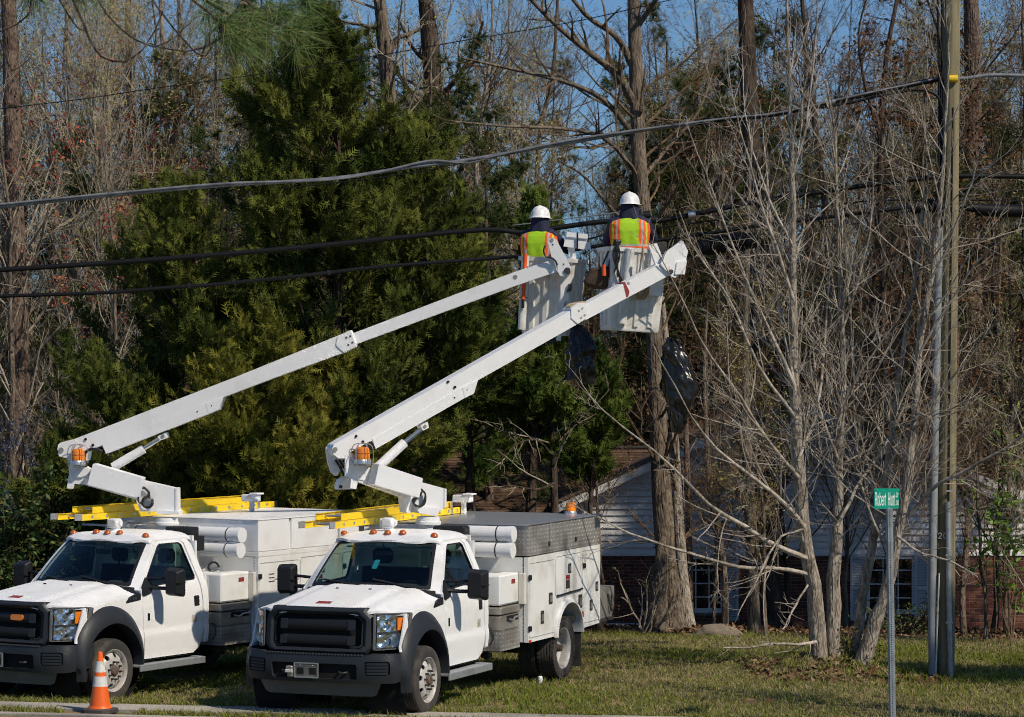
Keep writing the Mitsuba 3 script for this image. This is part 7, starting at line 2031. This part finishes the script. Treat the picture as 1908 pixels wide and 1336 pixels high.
for px, wid, ya, yb in SUB:
    yy = np.linspace(ya, yb, len(px))
    P_ = smoothline(np.array([at(a, b, y) for (a, b), y in zip(px, yy)]), 12)
    P_[2:] += np.cumsum(r.normal(size=(10, 3)), 0) * 0.010
    R_ = np.interp(np.linspace(0, 1, 12), np.linspace(0, 1, len(wid)), np.array(wid) / 2 * ya / F * 0.9)
    put(f'{K}__branch', mikit.ply(tubes(P_[None], R_[None], 7), 'twig_silver', True))
    Ps.append(P_)
    Rs.append(R_)
Ps, Rs = np.array(Ps), np.array(Rs)
P1, R1 = grow(r, Ps, Rs, 330, (0.08, 1), (20, 55), (0.16, 0.40), 7, 0.14, 0.08, 0.45, rmin=0.005, fade=0.45)
R1 = np.minimum(R1, 0.0115 * np.linspace(1, 0.4, 7))
a, b = grow(r, Ps, Rs, 180, (0.02, 0.75), (40, 85), (0.14, 0.36), 7, 0.07, 0.07, 0.4, rmin=0.005, fade=0.2)
P1, R1 = np.concatenate([P1, a]), np.concatenate([R1, np.minimum(b, 0.010 * np.linspace(1, 0.4, 7))])
P2, R2 = grow(r, P1, R1, 1250, (0.1, 1), (25, 65), (0.3, 0.65), 5, 0.10, 0.12, 0.6, rmin=0.004)
P3, R3 = grow(r, P2, R2, 3400, (0.1, 1), (20, 60), (0.4, 0.8), 4, 0.08, 0.15, 0.7, rmin=0.003)


def clear(P_, R_):
    """Without the twigs that would grow through the hanging sleeve and the bucket beside it."""
    q = P_[:, :, 0], P_[:, :, 1], P_[:, :, 2]
    hit = ((q[0] > 1.75) & (q[0] < 2.65) & (q[2] > 3.0) & (q[2] < 4.8) & (q[1] < 39.6)).any(1) | ((q[0] > 1.1) & (q[0] < 2.2) & (q[2] > 4.5) & (q[1] > 38.8) & (q[1] < 39.9)).any(1)
    return P_[~hit], R_[~hit]


(P1, R1), (P2, R2), (P3, R3) = clear(P1, R1), clear(P2, R2), clear(P3, R3)
kk = put(f'{K}__twigs', mikit.ply(cat([tubes(P1, R1, 5), tubes(P2, R2, 4), tubes(P3, R3, 3)]), 'twig_silver', False))
labels[kk] = {'kind': 'stuff'}
q = np.concatenate([P3[:, -1], P3[:, 2]])
q = q[r.random(len(q)) < 0.30]
m, c = leafquads(r, q, 0.012, [(0.30, 0.25, 0.12), (0.22, 0.16, 0.08)], 0.01, 1)
kk = put(f'{K}__buds', mikit.ply(m, 'foliage', False, color=c))
labels[kk] = {'kind': 'stuff'}

# filler wood: every tree a thing; those that nothing tells apart share a label
r = np.random.default_rng(2024)
GL = {'bare_woodland_tree': ('slim leafless tree in the tangled wood behind the house and cedars', 'leafless trees in the wood'), 'red_flowering_maple': ('leafless tree dotted with red flower buds in the upper left of the wood', 'red budding maples at the left'),
      'rusty_leaved_tree': ('tree keeping rusty brown leaves in the wood at the right', 'rusty leaved trees at the right'), 'woodland_pine': ('tall pine with dark needles high in the wood', 'pines in the wood')}


def filler(key, g, px, y, **kw):
    k = plant(key, g, by_px(px, y), y, **kw)
    say(k, GL[key][0], 'tree', GL[key][1])


for j in range(125):  # the slim trees
    y = float(np.clip(r.gamma(3.0, 9.0) + 58, 58, 120))
    px = r.uniform(-60, 1970) if j < 74 else r.uniform(-40, 560) if j < 102 else r.uniform(1120, 1960)
    if j >= 74:
        y = r.uniform(57, 72) if j < 102 else r.uniform(64.5, 76)
    if 930 < px < 1110 and r.random() < 0.45:
        continue
    wt = (0.25, 0.08, 0.32, 0.08, 0.2, 0.07) if px < 520 else (0.22, 0.18, 0.15, 0.1, 0.15, 0.2)
    filler('bare_woodland_tree', f'bare_{r.choice(6, p=wt)}', px, y, s=r.uniform(0.75, 1.25), rot=r.uniform(0, 360), sz=r.uniform(0.8, 1.15))
for px, y, g, s in ((1125, 55.8, 4, 0.75), (1475, 56.3, 5, 0.7), (1575, 55.6, 1, 0.7), (1665, 56.2, 4, 0.8), (1850, 55.5, 5, 0.75), (1835, 48.0, 4, 0.7), (1925, 46.5, 2, 0.7), (1425, 49.0, 1, 0.55), (1330, 51.5, 4, 0.6), (1750, 52.0, 4, 0.7)):
    k_ = plant('hedgerow_sapling', f'bare_{g}', by_px(px, y), y, s=s, rot=r.uniform(0, 360))
    say(k_, 'thin leafless sapling standing between the lawn and the house front', 'tree', 'saplings in front of the house')
for px, y, s in ((30, 57.5, 1.0), (150, 59, 1.08), (235, 57, 0.9), (90, 62, 1.12), (300, 60, 1.0), (190, 66, 1.15)):
    filler('red_flowering_maple', 'maple_0', px, y, s=s, rot=r.uniform(0, 360))
for px, y, s in ((1330, 63, 0.9), (1430, 67, 1.0), (1600, 64, 1.0), (1700, 60, 0.95), (1760, 66, 1.1), (1270, 70, 0.9), (1860, 62, 0.9), (1540, 75, 1.1)):
    filler('rusty_leaved_tree', 'rusty_0', px, y, s=s, rot=r.uniform(0, 360))


# pines with needle tufts
def tufts(r, pos, d, n, ln, w, cols):
    N = len(pos) * n
    p, d = np.repeat(pos, n, 0), np.repeat(d, n, 0)
    v = unit(d * 0.75 + unit(r.normal(size=(N, 3))) * 0.85)
    L = (ln * r.uniform(0.7, 1.15, N))[:, None]
    s = unit(np.cross(v, r.normal(size=(N, 3)))) * w
    sag = np.array([0, 0, -0.12]) * L
    V = np.stack([p - s, p + s, p + v * L + sag], 1).reshape(-1, 3)
    c = np.asarray(cols)[r.integers(0, len(cols), N)] * r.uniform(0.7, 1.25, (N, 1))
    return tm(V, np.arange(len(V)).reshape(-1, 3)), np.repeat(c, 3, 0)


for k, (h, lo) in enumerate(((17, 0.40), (14, 0.28))):
    rr_ = vary(300 + k)
    z = np.linspace(-0.3, h, 14)
    P_ = np.c_[np.cumsum(rr_.normal(size=14)) * 0.05, np.cumsum(rr_.normal(size=14)) * 0.05, z]
    R_ = np.linspace(0.2, 0.03, 14)
    P1, R1 = grow(rr_, P_[None], R_[None], 34, (lo, 0.98), (55, 85), (0.16, 0.26), 6, 0.05, 0.12, 0.35, rmin=0.012)
    P2, R2 = grow(rr_, P1, R1, 170, (0.3, 1), (25, 60), (0.25, 0.5), 4, 0.15, 0.16, 0.6, rmin=0.008)
    tp_, td_ = np.concatenate([P1[:, -1], P2[:, -1], P2[:, 2], P1[:, -2]]), unit(np.concatenate([P1[:, -1] - P1[:, -2], P2[:, -1] - P2[:, -2], P2[:, 2] - P2[:, 1], P1[:, -2] - P1[:, -3]]))
    m, c = tufts(rr_, np.repeat(tp_, 3, 0) + rr_.normal(size=(len(tp_) * 3, 3)) * 0.12, np.repeat(td_, 3, 0), 34, 0.28, 0.010, [(0.045, 0.075, 0.022), (0.07, 0.10, 0.03), (0.10, 0.10, 0.04)])
    group(f'pine_{k}', trunk=mikit.ply(tubes(P_[None], R_[None], 10), 'bark_pine', True), branches=mikit.ply(cat([tubes(P1, R1, 5), tubes(P2, R2, 3)]), 'twig_dark', False), needles=mikit.ply(m, 'foliage', False, color=c))
for px, y, s, g in ((812, 59, 0.66, 0), (640, 58, 0.66, 1), (905, 58.5, 0.64, 1), (480, 59, 0.68, 0), (100, 60, 0.70, 1), (570, 60, 0.70, 1), (390, 62, 0.72, 0), (720, 60, 0.70, 0), (1330, 65, 0.70, 0), (1700, 66, 0.70, 1), (1240, 66, 0.72, 1), (1290, 74, 0.78, 1), (1375, 66, 0.72, 0), (1840, 63, 0.70, 1), (1780, 72, 0.75, 0), (1905, 68, 0.72, 1), (560, 76, 0.8, 0), (860, 80, 0.85, 1), (1230, 84, 0.85, 0), (1500, 82, 0.8, 1), (735, 62, 0.66, 1), (970, 90, 0.8, 0), (1870, 80, 0.8, 0)):
    filler('woodland_pine', f'pine_{g}', px, y, s=s, rot=r.uniform(0, 360))
# undergrowth and the far wood as masses
labels['undergrowth'] = {'kind': 'stuff', 'label': 'tangled leafless undergrowth below the trees', 'category': 'undergrowth'}
k = 0
for j in range(210):
    y = r.uniform(58.8, 92) if j > 60 else r.uniform(47.5, 57)
    px = r.uniform(-60, 1970)
    x = by_px(px, y)
    if y < 58 and -2.8 < x:
        continue
    if 58 < y < 65 and -3 < x < 11.5:
        continue
    k += 1
    scene[f'undergrowth__{k:03d}'] = {'type': 'instance', 'group': {'type': 'ref', 'id': f'shrub_{r.integers(0, 3)}'}, 'to_world': T().translate([x, y, float(gz(x, y))]).rotate([0, 0, 1], r.uniform(0, 360)).scale([r.uniform(0.7, 1.25)] * 2 + [r.uniform(0.6, 1.3)])}
labels['far_woodland'] = {'kind': 'stuff', 'label': 'distant leafless woodland reading as one brown mass', 'category': 'woodland'}
for j in range(90):
    y = r.uniform(115, 230)
    px = r.uniform(-60, 1970)
    if 960 < px < 1090 and r.random() < 0.6:
        continue
    scene[f'far_woodland__{j:03d}'] = {'type': 'instance', 'group': {'type': 'ref', 'id': f'far_{r.integers(0, 3)}'}, 'to_world': T().translate([by_px(px, y), y, -1.2]).rotate([0, 0, 1], r.uniform(0, 360)).scale([r.uniform(0.9, 1.3)] * 3)}

for j in range(90, 126):
    px, y = (r.uniform(-800, -70) if j % 2 else r.uniform(1980, 2700)), r.uniform(62, 100)
    scene[f'far_woodland__{j:03d}'] = {'type': 'instance', 'group': {'type': 'ref', 'id': f'far_{r.integers(0, 3)}'}, 'to_world': T().translate([by_px(px, y), y, -1.2]).rotate([0, 0, 1], r.uniform(0, 360)).scale([r.uniform(0.7, 1.1)] * 3)}

# broad-leaved shrubs
def leafy(key, px, y, n_st, h, wd, size, n_lf, cols, label, seed, white=0, catg='shrub', bark='twig_brown', z=None):
    r = np.random.default_rng(seed)
    x = by_px(px, y)
    a = r.uniform(0, 2 * PI, n_st)
    d = np.c_[np.cos(a) * wd / h, np.sin(a) * wd / h, np.ones(n_st)] * r.uniform(0.6, 1.0, (n_st, 1))
    P = d[:, None] * (np.linspace(0, 1, 6)[None, :, None] * h) + np.cumsum(r.normal(size=(n_st, 6, 3)) * 0.05, 1)
    R = np.linspace(0.018, 0.006, 6)[None] * np.ones((n_st, 1))
    P1, R1 = grow(r, P, R, n_st * 6, (0.2, 1), (30, 70), (0.2, 0.45), 4, 0.05, 0.2, 0.6, rmin=0.004)
    K = name(key)
    M = T().translate([x, y, float(gz(x, y)) if z is None else z])
    put(f'{K}__stems', {**mikit.ply(cat([tubes(P, R, 5), tubes(P1, R1, 3)]), bark, False), 'to_world': M})
    if n_lf:
        q = np.concatenate([P1[:, 1:].reshape(-1, 3), P[:, 2:].reshape(-1, 3)])
        m, c = leafquads(r, q[r.integers(0, len(q), n_lf)], size, cols, 0.09, 1)
        put(f'{K}__leaves', {**mikit.ply(m, 'leaf', False, color=c), 'to_world': M})
    if white:
        q = P1[:, 2:].reshape(-1, 3)
        m, c = leafquads(r, q[r.integers(0, len(q), white)], 0.02, [(0.62, 0.58, 0.62), (0.5, 0.45, 0.5)], 0.05, 3)
        put(f'{K}__blossom', {**mikit.ply(m, 'foliage', False, color=c), 'to_world': M})
    say(K, label, catg)


GREEN = [(0.045, 0.085, 0.020), (0.028, 0.060, 0.015), (0.09, 0.13, 0.035), (0.07, 0.06, 0.02)]
leafy('evergreen_shrub', 40, 45.0, 14, 2.6, 1.1, 0.055, 9000, GREEN, 'leafy evergreen shrub behind the cab of the left truck at the left edge', 1)
leafy('evergreen_shrub', 190, 46.0, 14, 2.2, 1.1, 0.050, 8000, GREEN, 'leafy evergreen shrub behind the ladder of the left truck', 2)
leafy('blossoming_shrub', 60, 49, 16, 3.9, 1.2, 0.05, 500, GREEN, 'shrub with pale mauve white blossom left of the small dark cedar', 3, 2400)
leafy('blossoming_shrub', 175, 48.5, 12, 2.7, 0.9, 0.05, 300, GREEN, 'lower shrub with whitish blossom under the boom elbow at the left', 4, 900)
leafy('leafy_vine', 1885, 47.5, 6, 3.4, 0.45, 0.075, 420, [(0.13, 0.22, 0.03), (0.08, 0.16, 0.02), (0.17, 0.26, 0.05)], 'bright green leafy vine at the right edge in front of the brick wall', 5, catg='vine')
leafy('leafy_vine', 1850, 48.5, 3, 2.6, 0.3, 0.07, 90, [(0.13, 0.22, 0.03), (0.08, 0.16, 0.02)], 'small sprig of bright green leaves left of the larger vine', 6, catg='vine')
leafy('sapling', 1197, 50.5, 5, 1.35, 0.32, 0.02, 60, [(0.14, 0.13, 0.04)], 'tiny bare sapling with many upright twigs in front of the brick wall', 7, bark='twig_pale', catg='sapling')
leafy('ground_plant', 1600, 40.6, 9, 0.42, 0.35, 0.03, 500, [(0.06, 0.09, 0.02), (0.16, 0.13, 0.06), (0.10, 0.07, 0.04)], 'low leafy weeds round the foot of the many-stemmed tree', 8, catg='weeds')
leafy('ground_plant', 1690, 52, 12, 0.6, 0.9, 0.045, 900, GREEN, 'dark low shrub under the second house window', 9, catg='shrub')

# pine bough hanging into the top left corner, its trunk outside the frame
K = 'pine_tree_004'
r = np.random.default_rng(9)
YB = 15.0
put('hanging_pine__trunk', mikit.ply(tubes(smoothline([[-4.6, 15.6, -0.3], [-4.55, 15.6, 4], [-4.4, 15.6, 9], [-4.3, 15.6, 14]], 16), np.linspace(0.24, 0.12, 16), 12), 'bark_pine', True))
BO = [([(-700, -260), (-200, -160), (150, -75), (330, -20), (430, 30), (455, 35)], 12, 15.3), ([(-500, -250), (60, -170), (380, -60), (470, 10), (525, 32)], 9, 15.6), ([(330, -20), (420, 50), (400, 80), (340, 95), (270, 80)], 5, 15.0), ([(100, -90), (165, 60), (200, 115), (250, 118), (290, 70), (310, 30)], 5, 14.7),
      ([(140, -80), (200, 30), (260, 75), (310, 80), (360, 40)], 4, 15.2), ([(40, -110), (60, 0), (40, 40), (0, 65)], 5, 14.9), ([(-60, -120), (10, 100), (30, 128), (60, 110)], 4, 15.1), ([(250, -50), (330, 60), (380, 105), (400, 60)], 4, 15.5), ([(60, -100), (120, 30), (150, 60)], 4, 15.4), ([(430, 30), (400, 60), (395, 95)], 4, 15.0)]
for px, wd, y in BO:
    P_ = smoothline(np.array([at(a, b, y) for a, b in px]), 14)
    P_[1:] += np.cumsum(r.normal(size=(13, 3)), 0) * 0.004
    put('hanging_pine__branch', mikit.ply(tubes(P_[None], (np.linspace(1, 0.45, 14) * wd / 2 * y / F)[None], 7), 'bark_dark', True))
tp_ = np.array([at(455, 35, 15.2), at(525, 32, 15.5), at(420, 50, 15.0), at(500, 15, 15.5), at(440, 75, 15.1), at(560, -10, 15.6), at(400, 20, 15.2), at(540, 60, 15.4), at(480, 60, 15.3), at(150, -15, 15.3), at(60, -10, 15.0)])
m, c = tufts(r, np.repeat(tp_, 6, 0) + r.normal(size=(66, 3)) * 0.03, np.tile([0.55, 0, -0.45], (66, 1)), 34, 0.24, 0.0018, [(0.13, 0.20, 0.07), (0.09, 0.16, 0.05), (0.20, 0.22, 0.09)])
put('hanging_pine__needles', mikit.ply(m, 'foliage', False, color=c))
for q in tp_[:4]:
    cn = trimesh.creation.icosphere(2, 1.0)
    v = np.array(cn.vertices) * [0.016, 0.016, 0.03]
    put('hanging_pine__cone', mikit.ply(shift(tm(v, cn.faces), *(q + [-0.01, -0.02, -0.02])), 'bark_pine', True))
say('hanging_pine', 'pine boughs with long needles hanging into the top left corner close to the camera', 'tree')

# trees outside the frame on the right: they shade the lawn and the house front
cedar(11.0, 50.2, 16.0, 2.6, 31, 110, 9500, DARK, 'tall high-crowned evergreen just beyond the right edge, shading the gable', key='shading_evergreen', fl=0.50, pw=0.40, skirt=0.35)
cedar(14.4, 49.6, 16.0, 3.2, 32, 120, 11500, DARK, 'evergreen second from the right edge outside the view, shading the house front', key='shading_evergreen', fl=0.50, pw=0.42, skirt=0.32)
cedar(13.5, 35.0, 11.0, 3.4, 33, 110, 12000, DARK, 'broad evergreen beyond the right edge, shading the lawn by the pole', key='shading_evergreen', fl=0.40, pw=0.5)
for x, y, g, s, rt in ((6.9, 33.0, 1, 0.62, 40), (9.0, 31.4, 0, 0.75, 10)):
    k = plant('roadside_tree', f'far_{g}', x, y, s=s, rot=rt)
    say(k, 'leafless tree beyond the right edge of the view, casting branch shadows on the nearer truck', 'tree', 'roadside trees out of view')
